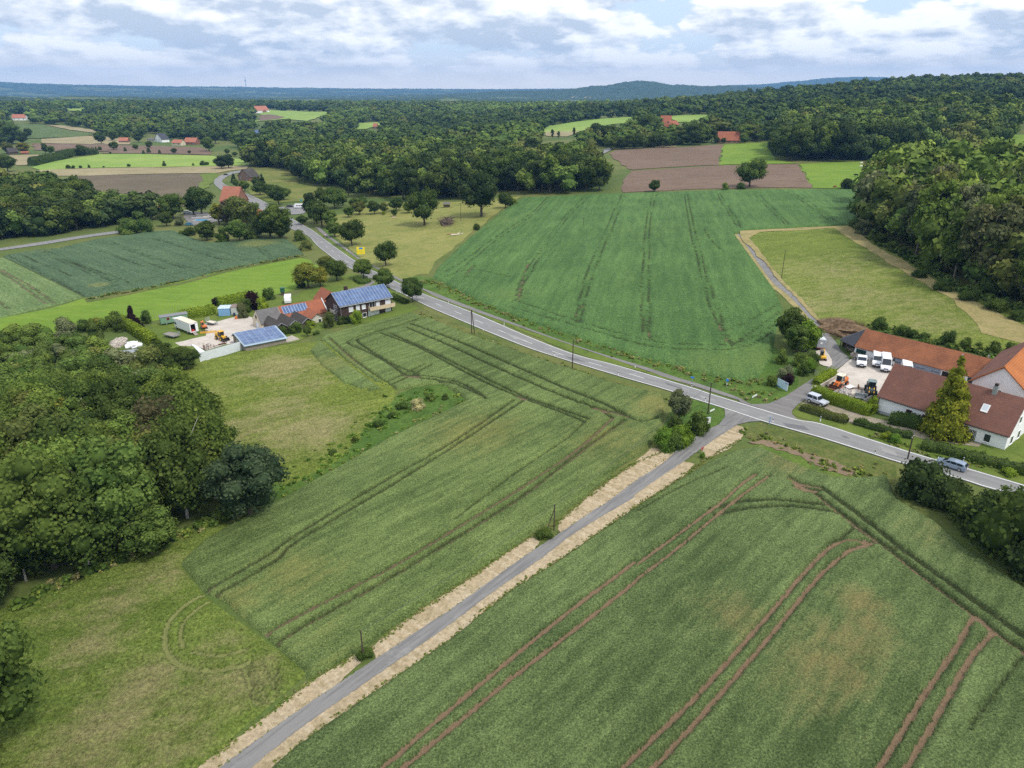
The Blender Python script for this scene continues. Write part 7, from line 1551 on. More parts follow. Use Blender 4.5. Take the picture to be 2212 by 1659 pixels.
def digger(label, loc, rz, paint, cabm, boom=True, s=1.0, tracks=P_BLACK, bang=0.0):
    t = thing('mini_excavator', label, 'excavator', loc, rz); t.scale = (s,) * 3
    for s_ in (-1, 1):
        mb = MB(); mb.prism([(-.95, .12), (-.8, .0), (.8, .0), (.95, .12), (.95, .34), (.8, .46), (-.8, .46), (-.95, .34)], s_ * .55, s_ * .92); mb.build('track', tracks, t)
    MB().box(0, 0, .40, 1.1, .7, .2).build('undercarriage', P_BLACK, t); MB().bbox(-.25, 0, .62, 1.7, 1.5, .62, .12).build('engine_cover', paint, t)
    mb = MB()
    for x in (-.35, .55):
        for y in (.0, .68): mb.box(x, y, 1.2, .07, .07, 1.1)
    mb.bbox(.1, .34, 2.28, 1.1, .85, .1, .04); c = mb.build('cab', cabm, t)
    mb = MB(); mb.box(.57, .34, 1.22, .02, .62, 1.02); mb.box(-.37, .34, 1.22, .02, .62, 1.02); mb.box(.1, .70, 1.22, .84, .02, 1.02); mb.box(.1, -.02, 1.22, .84, .02, 1.02); mb.build('cab_glass', GLASS, c)
    if boom:
        b = MB(); b.prism([(.6, .75), (.75, 1.0), (1.5, 2.35), (2.2, 2.25), (2.2, 2.05), (1.62, 2.08), (.9, .75)], -.45, -.22); bo = b.build('boom', paint, t)
        b = MB(); b.prism([(2.1, 2.35), (2.35, 2.3), (2.6, .75), (2.42, .70)], -.42, -.25); b.build('stick', paint, bo)
        b = MB(); b.prism([(2.40, .8), (2.62, .85), (2.75, .45), (2.45, .25), (2.2, .35), (2.3, .45), (2.5, .5)], -.62, -.05); b.build('bucket', RUST, t)
        MB().tube((.8, -.34, 1.15), (1.6, -.34, 2.0), .05).build('boom_cylinder', STEEL, t)
    MB().prism([(1.15, .05), (1.3, .05), (1.25, .5), (1.18, .5)], -.85, .85).build('dozer_blade', paint, t)
    return t
def flat_trailer(label, loc, rz, L=4.2, W=2.0, ramp='mesh', bedm=WOOD_GREY):
    t = thing('flat_trailer', label, 'trailer', loc, rz)
    MB().box(0, 0, .62, L, W, .10).build('bed', bedm, t); mb = MB()
    for s_ in (-1, 1): mb.box(0, s_ * (W / 2 + .02), .58, L, .06, .30)
    mb.box(L / 2 + .02, 0, .58, .06, W, .30); mb.build('side_boards', STEEL, t)
    mb = MB(); mb.box(0, 0, .50, L, .8, .08); mb.tube((L / 2, .5, .55), (L / 2 + 1.2, 0, .5), .05); mb.tube((L / 2, -.5, .55), (L / 2 + 1.2, 0, .5), .05); mb.build('drawbar', STEEL, t)
    mb = MB()
    for k in range(7): mb.box(-L / 2 - .05, -W / 2 + .1 + k * (W - .2) / 6, .65, .05, .05, 1.25)
    for k in range(4): mb.box(-L / 2 - .05, 0, .68 + k * .38, .04, W - .1, .05)
    mb.build('loading_ramp', STEEL, t)
    for x in (-.4, .45):
        for s_ in (-1, 1): wheel(t, x, s_ * (W / 2 + .12) if W < 1.9 else s_ * (W / 2 - .25), .30, .2)
    MB().tube((L / 2 + .9, .0, .0), (L / 2 + .9, .0, .75), .04).build('jockey_wheel', STEEL, t)
    return t
def wagon(label, loc, rz, L, W, H, m, roofm, win=True, arch=.35, wheels=True, name='works_wagon', cat='wagon'):
    t = thing(name, label, cat, loc, rz); z0 = .55 if wheels else .15
    MB().box(L / 2, W / 2, z0, L, W, H - z0).build('body', m, t)
    pr = [(W / 2 + (W / 2 + .12) * math.cos(a), H + .01 + arch * math.sin(a)) for a in np.linspace(0, math.pi, 9)]; V = [(-.15, y, z) for y, z in pr] + [(L + .15, y, z) for y, z in pr]
    MB().add(V, [tuple(range(8, -1, -1)), tuple(range(9, 18))] + [(i, (i + 1) % 9, 9 + (i + 1) % 9, 9 + i) for i in range(9)]).build('roof', roofm, t)
    if win:
        f = MB().box(L * .28, -.02, z0 + .9, .75, .06, .75).build('window', P_RED, t); MB().box(L * .28, -.06, z0 + 1.0, .52, .03, .54).build('pane', GLASS, f)
        MB().tube((L * .48, -.04, z0 + 1.25), (L * .48, .02, z0 + 1.25), .28, .28, 14).build('round_plate', FR_WHITE, t); MB().box(L * .66, -.02, z0 + .05, .8, .05, 1.8).build('door', m, t)
    if wheels:
        for x in (L * .2, L * .8):
            for y in (.15, W - .15): wheel(t, x, y, .34, .18)
    return t
def mid_of(a, b): return (P(a) + P(b)) / 2
ZG = lambda xy, o=.13: (xy[0], xy[1], ztf(xy[0], xy[1]) + o)
# cars on the roads and in the yards
rd = math.atan2(*(PL(G(1300,1335))[0] - PL(G(2212,1600))[0])[::-1]); pc = P(Cc(1330,960)[0])[:2]; dx_ = np.array([math.cos(rd), math.sin(rd)]); nx_ = np.array([-dx_[1], dx_[0]])
car('silver estate car driving on the country road', ZG(pc + dx_ * 1.35 - nx_ * .80), rd, P_SILVER).scale = (.92, .92, .92)
pj_ = P(Lc(350,1060)[0])[:2]; car('pale silver jeep parked between the two hedges', ZG(pj_ + np.array([.15, .75]), .10), R(-55), P_SILVER2, 'jeep')
for q, lab, pt, an, k in ((A(1680,818)[0], 'small dark car driving round the far road bend', P_BLACK, R(20), 'car'), (B(392,1056)[0], 'dark car parked in front of the white touring caravan', P_BLACK, R(5), 'estate'), (Nc(425,475)[0], 'white car parked under the light crowned tree', P_WHITE, R(15), 'estate'), (Nc(470,725)[0], 'blue car parked by the pool garden', plain('turquoise_paint', (.02, .16, .28), .08, 1, .3, .5), R(10), 'car'), (Nc(965,560)[0], 'white car parked right of the pool', P_WHITE, R(70), 'car'), (Nc(1160,640)[0], 'silver car parked behind the yellowish tree', P_SILVER2, R(5), 'car')):
    car(lab, ZG(P(q)[:2], .2), an, pt, k)
vd = R(-128)
for (q, lab, kd, L_, H_) in ((Vc(350,755)[0], 'white pickup truck with a grey flat bed before the green door', 'pickup', 5.6, 2.2), (Vc(930,755)[0], 'white van parked in the middle beside the pickup', 'van', 5.3, 2.35), (Vc(1250,935)[0], 'tall white van half hidden by the farmhouse roof', 'van', 5.9, 2.75)):
    p = P(q)[:2]; f_ = R(-114); van(lab, ZG(p - np.array([math.cos(f_), math.sin(f_)]) * (L_ / 2 - .1), .13), f_, L_, H_, kd)
p = P(G(1290,652)[0], 1.9)[:2]; van('white van of which only the roof edge shows behind the farmhouse', ZG(p + np.array([.3, .4]), .13), R(-114), 5.2, 2.0)
# right yard machines
p = P(Lc(880,600)[0])[:2]; loader('old orange wheel loader with a white cab behind the hedge', ZG(p, .14), R(-138), P_ORANGE, LIGHT_CREAM, LIGHT_CREAM)
p = P(Lc(1640,760)[0])[:2]; loader('dark green loader with yellow arms between the low walls', ZG(p, .14), R(-112), plain('grey_green_paint', (.07, .09, .085), .15, 2, .5), P_BLACK, plain('teal_cab_roof', (.16, .23, .23), .1, 1, .5), big=1.02)
for o in bpy.data.objects:
    if o.parent and o.parent.get('label') == 'dark green loader with yellow arms between the low walls' and o.name.split('.')[0] in ('lift_arm',): o.data = o.data.copy(); o.data.materials[0] = P_YELLOW
p = P(Sc(1400,900)[0])[:2]; digger('yellow mini excavator beside the grey box trailer', ZG(p, .15), R(75), P_YELLOW, P_BLACK, s=.85)
p = P(Sc(1290,680)[0]); q = P(Sc(1420,655)[0]); an = math.atan2((q - p)[1], (q - p)[0])
t = thing('box_trailer', 'grey box trailer with a pale roof under the lane trees', 'trailer', ZG(p[:2] - np.array([.35, -.15]), .14), R(-8)); MB().bbox(1.0, 2.0, .55, 2.0, 4.0, 1.95, .1).build('body', plain('grey_panel', (.33, .35, .38), .06, 1, .5), t); MB().bbox(1.0, 2.0, 2.49, 1.94, 3.9, .14, .06).build('roof', plain('pale_roof', (.60, .63, .68), .05, 1, .5), t); MB().box(.95, -.04, 1.5, .5, .05, .45).build('sticker', FR_WHITE, t); MB().box(1.0, 2.0, .42, 1.7, 3.8, .12).build('chassis', P_RED, t)
for s_ in (.1, 1.9): wheel(t, s_, 2.0, .3, .18)
MB().tube((1.0, 0, .5), (1.0, -1.2, .45), .05).build('drawbar', STEEL, t)
p = P(G(885,608)[0]); t = thing('tipping_trailer', 'small grey wooden trailer beside the green barn door', 'trailer', ZG(p[:2], .13), R(-50)); MB().box(0, 0, .55, 2.4, 1.5, .08).build('bed', WOOD_GREY, t)
mb = MB(); mb.box(0, .74, .6, 2.4, .05, .6); mb.box(0, -.74, .6, 2.4, .05, .6); mb.box(1.18, 0, .6, .05, 1.44, .6); mb.box(-1.18, 0, .6, .05, 1.44, .6); mb.build('side_boards', WOOD_GREY, t)
for s_ in (-1, 1): wheel(t, 0, s_ * .82, .3, .18)
MB().tube((1.2, 0, .55), (2.3, 0, .5), .05).build('drawbar', STEEL, t)
for i, (a, b, lab) in enumerate(((Lc(700,740)[0], Lc(1085,520)[0], 'low concrete bay wall right of the orange loader'), (Lc(1120,830)[0], Lc(1450,660)[0], 'low concrete bay wall left of the dark green loader'), (Lc(1490,920)[0], Lc(1760,750)[0], 'low concrete bay wall nearest the white house'))):
    A_, B_ = P(a, .7), P(b, .7); d = (B_ - A_)[:2]; L_ = np.linalg.norm(d); t = thing('bay_wall', lab, 'wall', (A_[0], A_[1], ztf(A_[0], A_[1])), math.atan2(d[1], d[0]))
    MB().box(L_ / 2, 0, -.2, L_, .22, .95).build('wall', CONC, t); MB().box(L_ / 2, 0, .75, L_ + .1, .30, .07).build('coping', WOOD_GREY, t)
A_, B_ = P(Lc(400,640)[0]), P(Lc(790,390)[0]); d = (B_ - A_)[:2]; L_ = np.linalg.norm(d); mb = MB(); mb.box(L_ / 2, 0, -.2, L_, .2, 1.1); t = thing('bay_wall', 'pale concrete wall along the short clipped hedge', 'wall', tuple(A_), math.atan2(d[1], d[0])); mb.build('wall', CONC, t); MB().box(L_ / 2, 0, .9, L_ + .08, .28, .06).build('coping', CONC, t)
def heap(label, pts, h, cols, n, size, name='rubble_heap', cat='rubble', flat=.6, ground_col=None):
    """loose material tipped in a heap; nobody could count the pieces"""
    w2 = PL(pts); c = w2.mean(0); mb = MB(); r_ = random.Random(len(label)); rad = np.abs(w2 - c).max(0)
    mm, t = mat('loose_' + label.split()[0] + str(len(label)), .95, .1); oi = t.noise(t.pos, 2.6, 2, .5); a = t.mix(t.ramp(oi.outputs[0], .35, .5), cols[0], cols[1]); b = t.mix(t.ramp(t.noise(t.pos, 4.1, 2, .5).outputs[0], .5, .62), a, cols[2]); t.put(t.b.inputs['Base Color'], b)
    k = 0
    while k < n:
        x, y = c[0] + r_.uniform(-1, 1) * rad[0], c[1] + r_.uniform(-1, 1) * rad[1]
        if not pip(np.array([x]), np.array([y]), w2)[0]: continue
        q = math.hypot((x - c[0]) / rad[0], (y - c[1]) / rad[1]); s = size * r_.uniform(.5, 1.4); z = ztf(x, y) + h * max(0, 1 - q * 1.05) * r_.uniform(.8, 1)
        mb.box(x, y, z - .1, s, s * r_.uniform(.4, 1), s * flat * r_.uniform(.5, 1.2), r_.uniform(0, 3), r_.uniform(-.5, .5)); k += 1
    mb.blob(c[0], c[1], ztf(*c) + h * .1, rad[0] * .75, rad[1] * .75, h * .8, 3, .15, 14, 8)
    return tag(mb.build(name, mm), label, cat, kind='stuff')
heap('grey rubble tipped between the low walls of the right yard', Lc(770,730, 900,660, 1040,640, 1160,680, 1140,790, 1050,800, 900,770), .8, ((.42, .38, .36), (.28, .25, .24), (.6, .56, .52)), 160, .38)
heap('heap of mixed pale rubble among the bushes at left', Tc(220,840, 350,740, 480,710, 600,780, 610,860, 480,930, 360,960, 320,870), 1.5, ((.48, .42, .35), (.30, .26, .23), (.62, .58, .52)), 220, .5)
# stack of white slabs
w2 = PL(Tc(600,905, 790,790, 1040,880, 930,930, 800,960, 660,960)); c = w2.mean(0); mb = MB(); r_ = random.Random(4)
for k in range(34):
    x, y = c[0] + r_.uniform(-1, 1) * 3.0, c[1] + r_.uniform(-1, 1) * 2.4
    if pip(np.array([x]), np.array([y]), w2)[0]: mb.box(x, y, ztf(x, y) + .1 + r_.uniform(0, .5), r_.uniform(1.0, 1.8), r_.uniform(.6, 1.1), .12, .55 + r_.uniform(-.2, .2), r_.uniform(-.12, .12))
mb.box(c[0], c[1], ztf(*c), 4.2, 2.6, .35, .55); tag(mb.build('slab_pile', P_WHITE), 'pile of white slabs and boards beside the grey hut', 'slabs', kind='stuff')
# brushwood
def brush(label, pts, h, n, col, name='brushwood_pile', rr=.05, ln=2.2):
    w2 = PL(pts); c = w2.mean(0); rad = np.abs(w2 - c).max(0); mb = MB(); r_ = random.Random(n); k = 0
    mb.blob(c[0], c[1], ztf(*c), rad[0] * .8, rad[1] * .8, h * .7, 5, .25, 14, 8)
    while k < n:
        x, y = c[0] + r_.uniform(-1, 1) * rad[0], c[1] + r_.uniform(-1, 1) * rad[1]
        if not pip(np.array([x]), np.array([y]), w2)[0]: continue
        q = math.hypot((x - c[0]) / rad[0], (y - c[1]) / rad[1]); z = ztf(x, y) + h * max(0.05, 1 - q) * r_.uniform(.6, 1.15); a = r_.uniform(0, 6.28); L_ = ln * r_.uniform(.4, 1); dz = r_.uniform(-.25, .5) * L_
        mb.tube((x, y, z), (x + math.cos(a) * L_, y + math.sin(a) * L_, max(z + dz, ztf(x, y))), rr * r_.uniform(.5, 1.3), rr * .4, 4); k += 1
    return tag(mb.build(name, plain(name + '_bark' + str(n), col, .4, 1.5, .95, .1)), label, 'brushwood', kind='stuff')
brush('large brown heap of branches behind the dark lean to', G(590,330, 680,300, 800,320, 900,300, 960,330, 900,390, 780,430, 740,460, 690,440, 640,380), 2.2, 420, (.17, .115, .07))
brush('heap of dry branches beside the tall lone meadow tree', B(1500,1180, 1520,1150, 1580,1145, 1600,1190, 1560,1200), 3.0, 160, (.13, .10, .075), rr=.10, ln=4.5)
# pale felled wood in the meadow
t = thing('felled_trunk', 'pale felled trunk with branches lying in the yellow meadow', 'log', tuple(P(B(1630,1262)[0])), .3); mb = MB(); mb.tube((-3, 0, .3), (2.5, .6, .4), .34, .22); mb.tube((0, .2, .4), (1.4, 1.6, 1.3), .16, .08); mb.tube((1.2, .4, .4), (2.6, -1.0, 1.2), .14, .06); mb.build('trunk', plain('stripped_wood', (.60, .54, .44), .15, 2, .8), t)
t = thing('felled_trunk', 'smaller reddish log left of the pale felled trunk', 'log', tuple(P(B(1575,1256)[0])), -.2); mb = MB(); mb.tube((-1.5, 0, .25), (1.6, .3, .25), .24, .18); mb.build('trunk', plain('red_wood', (.36, .20, .14), .2, 2, .8), t)
for q, lab in ((B(1550,1055)[0], 'small roofed hay feeder in front of the dense wood'), (Wc(1427,470)[0], 'wooden trough below the small bushy orchard tree')):
    t = thing('hay_feeder' if 'hay' in lab else 'trough', lab, 'feeder' if 'hay' in lab else 'trough', tuple(P(q)), .1)
    if 'hay' in lab: 
        MB().box(0, 0, .5, 3.4, 1.8, 1.0).build('hay_rack', WOOD_DARK, t); roof2(t, 4.0, 2.6, 2.2, 2.8, T_GREY, .2, .2, .1).location = (-2, -1.3, 0)
        for x in (-1.8, 1.8):
            for y in (-1.1, 1.1): MB().box(x, y, 0, .12, .12, 2.3).build('post', WOOD_DARK, t)
    else:
        MB().box(0, 0, .3, 2.2, .8, .5).build('basin', WOOD_PALE, t)
        for x in (-.9, .9): MB().box(x, 0, 0, .12, .7, .32).build('leg', WOOD_DARK, t)
# left yard
rl, rr_ = P(Fm(575,452)[0]), P(Fm(655,442)[0]); ta = R(-39.8)
t = thing('horse_truck', 'big white box truck with its rear door open on the yard', 'truck', ZG(P(Fm(615,450)[0])[:2], .12), ta)
bl, bw, bh = 8.0, 2.4, 3.35; mb = MB(); mb.box(-bl / 2, bw / 2 - .04, .75, bl, .08, bh - .75); mb.box(-bl / 2, -bw / 2 + .04, .75, bl, .08, bh - .75); mb.box(-bl + .04, 0, .75, .08, bw - .18, bh - .75); mb.box(-bl / 2, 0, .68, bl, bw - .02, .07)
mb.box(-.05, bw * .33, .75, .09, bw * .30, bh - .75); mb.box(-.05, -bw * .44, .75, .09, .22, bh - .75); mb.box(-.05, 0, bh - .32, .09, bw - .2, .31); mb.build('box_body', P_WHITE, t)
MB().bbox(-bl / 2, 0, bh, bl + .02, bw + .02, .12, .05).build('roof', ROOFCREAM, t); MB().box(-3.2, 0, .76, 4.0, bw - .3, bh - 1.2).build('dark_fill', DARKIN, t); MB().box(-.8, -.2, .76, .6, .9, .5).build('red_crate', P_RED, t)  # near-black block painted as the unlit inside of the box body
mb = MB(); mb.prism([(-bl - 1.5, .45), (-bl - 1.55, 1.3), (-bl - 1.25, 2.35), (-bl - .06, 2.4), (-bl - .06, .45)], -1.12, 1.12, .08); mb.build('cab', P_WHITE, t); mb = MB(); mb.box(-bl - .7, 1.13, 1.35, .8, .03, .8); mb.box(-bl - .7, -1.13, 1.35, .8, .03, .8); mb.build('side_window', GLASS, t); mb = MB(); mb.quad((-bl - 1.57, -.95, 1.4), (-bl - 1.57, .95, 1.4), (-bl - 1.32, .9, 2.25), (-bl - 1.32, -.9, 2.25), -.03); mb.build('windscreen', GLASS, t)
MB().bbox(-bl - .7, 0, 2.42, 1.3, bw, .9, .1).build('luton_box', P_WHITE, t); MB().box(-bl / 2, 0, .48, bl, 1.0, .2).build('chassis', P_BLACK, t)
for x in (-1.9, -bl - .55):
    for s_ in (-1, 1): wheel(t, x, s_ * 1.02, .45, .26, rimm=STEEL)
MB().quad((.05, -.75, .72), (.05, .25, .72), (1.5, .25, .12), (1.5, -.75, .12), .05).build('loading_ramp', WOOD_GREY, t)
a, b = P(Fm(387,393)[0]), P(Fm(545,365)[0]); an = math.atan2((b - a)[1], (b - a)[0]); wagon('green wooden works wagon with a grey arched roof', ZG(a[:2], .1), an, 7.6, 2.4, 2.5, P_GREEN, plain('grey_felt', (.20, .20, .22), .1, 1, .9))
a, b = P(Fm(776,330)[0]), P(Fm(852,324)[0]); an = math.atan2((b - a)[1], (b - a)[0])
ab_ = P(Fm(745,306)[0]); L1 = np.linalg.norm((b - a)[:2])
wagon('blue painted site hut with a worn pale roof', ZG(a[:2], .05), an, L1, 4.0, 2.5, P_BLUE, plain('worn_blue_roof', (.48, .58, .68), .2, 1.2, .8, dirt=(.3, .25, .22)), win=False, arch=.10, wheels=False, name='site_hut', cat='hut')
wagon('pale grey container hut right of the blue one', ZG(b[:2] + np.array([.15, .6]), .05), an, 2.9, 4.0, 2.45, plain('pale_panel', (.52, .55, .50), .08, 1, .7), plain('brown_roof_felt', (.22, .17, .15), .2, 1, .9), win=False, arch=.10, wheels=False, name='container_hut', cat='hut')
cm_ = mid_of(Fm(1222,250)[0], Fm(1268,243)[0]); 
def caravan(label, loc, rz, L=5.0, W=2.2, wheels_=1):
    t = thing('touring_caravan', label, 'caravan', loc, rz)
    MB().prism([(-L / 2, .45), (-L / 2 - .1, 1.2), (-L / 2 + .25, 2.35), (-L / 2 + .6, 2.5), (L / 2 - .6, 2.5), (L / 2 - .15, 2.2), (L / 2, 1.1), (L / 2 - .1, .45)], -W / 2, W / 2, .1).build('body', P_WHITE, t)
    for x in (-1.2, .1, 1.3): mb = MB(); mb.box(x, W / 2 + .005, 1.35, .9, .03, .6); mb.box(x, -W / 2 - .005, 1.35, .9, .03, .6); mb.build('window', GLASS, t)
    mb = MB(); mb.quad((L / 2 + .0, -.8, 1.3), (L / 2 + .0, .8, 1.3), (L / 2 - .12, .75, 2.05), (L / 2 - .12, -.75, 2.05), .03); mb.build('front_window', GLASS, t)
    for k in (-.8, .2, 1.1): MB().box(k, 0, 2.5, .5, .5, .08).build('roof_hatch', LIGHT_CREAM, t)
    for s_ in (-1, 1): wheel(t, -.1, s_ * (W / 2 - .12), .32, .2)
    MB().tube((L / 2 - .1, 0, .5), (L / 2 + 1.1, 0, .45), .06).build('drawbar', STEEL, t); return t
caravan('white touring caravan parked on the lawn behind the red barn roof', ZG(cm_[:2] + np.array([-.6, 1.9]), .1), R(104), 4.6, 2.1)
caravan('white touring caravan on the lay by of the country road', ZG(P(B(458,1062)[0])[:2], .2), R(4), 6.4, 2.3)
flat_trailer('galvanised flat trailer with a raised mesh ramp on the concrete', ZG(P(Fm(728,383)[0])[:2], .12), R(-30), 3.4, 1.8, bedm=ROOFCREAM)
flat_trailer('flat grey trailer with low side boards on the lawn', ZG(P(Fm(460,468)[0])[:2], .1), R(150), 4.6, 2.2)
loader('yellow wheel loader in front of the solar shed', ZG(P(Fm(793,487)[0])[:2], .12), R(-38), P_YELLOW, P_BLACK, P_YELLOW, big=.95)
digger('orange mini excavator beside the white truck', ZG(P(Fm(676,412)[0])[:2], .12), R(130), P_ORANGE, P_ORANGE, s=.9)
r_ = random.Random(8)
t = thing('scaffold_frames', 'yellow scaffold frames lying on the yard behind the truck', 'scaffold', ZG(P(Fm(705,440)[0])[:2], .12), R(18)); mb = MB()
for k in range(5): mb.tube((-2.2, -.6 + k * .28, .12 + .04 * k), (2.2, -.6 + k * .28, .12 + .05 * k), .05, n=5)
for k in range(7): mb.tube((-2.1 + k * .7, -.65, .16), (-2.1 + k * .7, .55, .2), .045, n=5)
mb.build('frame', P_YELLOW, t)
t = thing('scrap_frames', 'rusty steel frames and posts standing behind the white fence', 'scrap metal', ZG(P(Mc(1440,1090)[0])[:2], .12), R(38)); mb = MB()
for k in range(9):
    x, y = r_.uniform(-1.6, 1.8), r_.uniform(-.6, .8); h = r_.uniform(.8, 1.9); mb.tube((x, y, 0), (x + r_.uniform(-.1, .1), y, h), .06, n=5)
for k in range(12):
    x, y, z = r_.uniform(-1.6, 1.2), r_.uniform(-.6, .8), r_.uniform(.1, 1.5); mb.tube((x, y, z), (x + r_.uniform(.5, 1.4), y + r_.uniform(-.4, .4), z + r_.uniform(-.1, .1)), .05, n=5)
mb.build('frame', RUST, t)
t = thing('scrap_frames', 'rusty plough parts beside the bucket of the yellow loader', 'scrap metal', ZG(P(Mc(1830,960)[0])[:2], .12), R(30)); mb = MB()
for k in range(8):
    x, y = r_.uniform(-1.2, 1.2), r_.uniform(-.5, .5); mb.tube((x, y, .1), (x + r_.uniform(-.6, .6), y + r_.uniform(-.3, .3), r_.uniform(.3, 1.0)), .08, n=5)
mb.box(0, 0, .05, 2.2, .2, .25); mb.build('frame', RUST, t)
t = thing('water_tank', 'dark green plastic tank on a stand behind the garden', 'tank', tuple(P(Fm(1208,182)[0])), .2); MB().bbox(0, 0, 1.0, 1.4, 1.2, 1.3, .1).build('tank', GREENNET, t); MB().bbox(0, 0, 2.3, 1.7, 1.4, .2, .05).build('lid', GREENNET, t); MB().box(0, 0, 0, 1.0, .9, 1.0).build('stand', WOOD_DARK, t)
t = thing('pallet', 'dark pallet on the mat behind the white truck', 'pallet', ZG(P(Mc(1290,580)[0])[:2], .12), R(10)); mb = MB(); mb.box(0, 0, .05, 1.8, 1.4, .12); mb.build('deck', P_BLACK, t)
for q, lab, m_ in ((Fm(893,348)[0], 'small orange crate near the huts', P_ORANGE), (Fm(880,325)[0], 'blue drum near the huts', P_DBLUE), (Fm(905,328)[0], 'white bin near the huts', P_WHITE)):
    t = thing('crate' if 'crate' in lab else 'drum' if 'drum' in lab else 'bin', lab, 'container', ZG(P(q)[:2], .1)); MB().tube((0, 0, 0), (0, 0, .85), .34, .36, 10, False).build('body', m_, t); MB().tube((0, 0, .85), (0, 0, .9), .38, .38, 10, False).build('lid', m_, t)
# debris of the right bays
t = thing('metal_sheet', 'bent white metal sheet lying on the rubble', 'sheet metal', ZG(P(Lc(1150,650)[0])[:2], .5), R(20)); mb = MB(); mb.quad((-.9, -.5, 0), (.3, -.6, .25), (.3, .6, .35), (-.9, .5, .05), .03); mb.quad((.3, -.6, .25), (1.2, -.5, -.1), (1.2, .5, -.1), (.3, .6, .35), .03); mb.build('sheet', P_WHITE, t)
t = thing('pallet_fork', 'rusty loader fork lying on the concrete of the right yard', 'attachment', ZG(P(Lc(1345,640)[0])[:2], .13), R(-20)); mb = MB(); mb.box(0, 0, .0, .2, 1.3, .7); mb.box(.5, .4, .02, 1.1, .14, .1); mb.box(.5, -.4, .02, 1.1, .14, .1); mb.build('fork', RUST, t)
t = thing('loader_bucket', 'wide steel bucket standing by the hedge', 'bucket', ZG(P(Lc(1420,850)[0])[:2], .12), R(-115)); mb = MB(); mb.prism([(0, 0), (.9, 0), (.95, .06), (.2, .1), (.1, .7), (.3, .85), (.2, .9), (-.02, .7)], -1.1, 1.1); mb.build('bucket', STEEL, t)

# ------------------------------------------------------------------ signs, posts, poles, wires
def post_sign(label, base, top, face, name='road_sign', cat='sign', rz=0.0, m=FR_WHITE, w_=.6, h_=.6):
    p = P(base); h = height_of(p, top); t = thing(name, label, cat, tuple(p), rz); MB().tube((0, 0, -.1), (0, 0, h), .05, n=8).build('post', STEEL, t); face(t, h); return t
pb0 = P(B(915,1422)[0]); hb0 = height_of(pb0, B(0,1348)[0][1]); t = thing('billboard', 'yellow advertising board with a blue field beside the cycle path', 'billboard', tuple(pb0), R(3))
for s_ in (-1.1, 1.1): MB().tube((s_, .1, -.1), (s_, .1, hb0 - .3), .06).build('post', STEEL, t)
o = MB().box(0, 0, hb0 - 3.0, 3.3, .08, 3.0).build('panel', P_SIGNYELLOW, t); MB().box(.1, -.05, hb0 - .95, 1.5, .02, .72).build('blue_field', P_SIGNBLUE, o)
mb = MB()
for k, (x, w_) in enumerate(((.1, 1.7), (-.2, 2.0), (.35, 1.3))): mb.box(x, -.05, hb0 - 1.45 - k * .5, w_, .015, .16)
mb.build('text_lines', P_SIGNYEL2, o)
pA, pB = P(Sc(345,1500)[0], .35), P(Sc(585,1612)[0], .35); d = (pB - pA)[:2]; L_ = np.linalg.norm(d); t = thing('billboard', 'pale blue advertising board under the flowering shrubs at the junction', 'billboard', (pA[0], pA[1], ztf(pA[0], pA[1])), math.atan2(d[1], d[0]))
o = MB().box(L_ / 2, 0, .35, L_, .08, 1.75).build('panel', P_SIGNPALE, t); MB().prism([(0.02, .36), (L_ * .75, .36), (L_ * .4, .50), (.02, .72)], -.06, -.045).build('wave_graphic', P_TEAL, o); mb = MB(); mb.box(L_ * .84, -.05, 1.78, L_ * .24, .015, .16); mb.build('logo_strip', plain('sign_violet', (.22, .22, .38), .05, 1, .6), o); MB().box(L_ - .08, -.05, .36, .14, .015, 1.4).build('white_margin', FR_WHITE, o)
for s_ in (.3, L_ - .3): MB().box(s_, .1, -.2, .1, .1, 2.2).build('post', WOOD_DARK, t)
def tri(t, h):
    o = MB().prism([(-.45, h), (.45, h), (0, h - .78)], -.07, -.04).build('sign_plate', P_RED, t); MB().prism([(-.29, h - .09), (.29, h - .09), (0, h - .60)], -.085, -.065).build('white_field', FR_WHITE, o)
post_sign('red and white give way triangle at the right side of the lane', Xc(1030,1050)[0], Xc(0,965)[0][1], tri, 'give_way_sign', 'sign', R(-140))
for q, tp, lab in ((Xc(1328,232)[0], Xc(0,120)[0][1], 'round blue cycle path sign on the weedy bank'), ):
    post_sign(lab, q, tp, lambda t, h: (MB().tube((0, -.04, h - .3), (0, -.07, h - .3), .32, .32, 16, False).build('sign_plate', P_SIGNBLUE, t), MB().box(0, -.03, h - 1.25, .3, .03, .2).build('extra_plate', FR_WHITE, t)), 'cycle_sign', 'sign', R(-20))
def blues(t, h):
    for k in (.25, .95): MB().tube((0, -.04, h - k), (0, -.07, h - k), .28, .28, 16, False).build('sign_plate', P_SIGNBLUE, t)
post_sign('post with two round blue signs at the near corner of the junction', Xc(1855,690)[0], Xc(0,588)[0][1], blues, 'cycle_sign', 'sign', R(60))
def busp(t, h):
    MB().box(0, -.05, h - .45, .75, .04, .42).build('sign_plate', P_SIGNBLUE, t)
    for k in range(4): MB().tube((0, 0, .25 * k + .1), (0, 0, .25 * k + .35), .10, .10, 10, False).build('band', (FR_WHITE, P_BLACK)[k % 2], t)
post_sign('black and white banded post with a blue sign at the end of the cycle path', Xc(898,215)[0], Xc(0,90)[0][1], busp, 'banded_post', 'sign', R(-30))
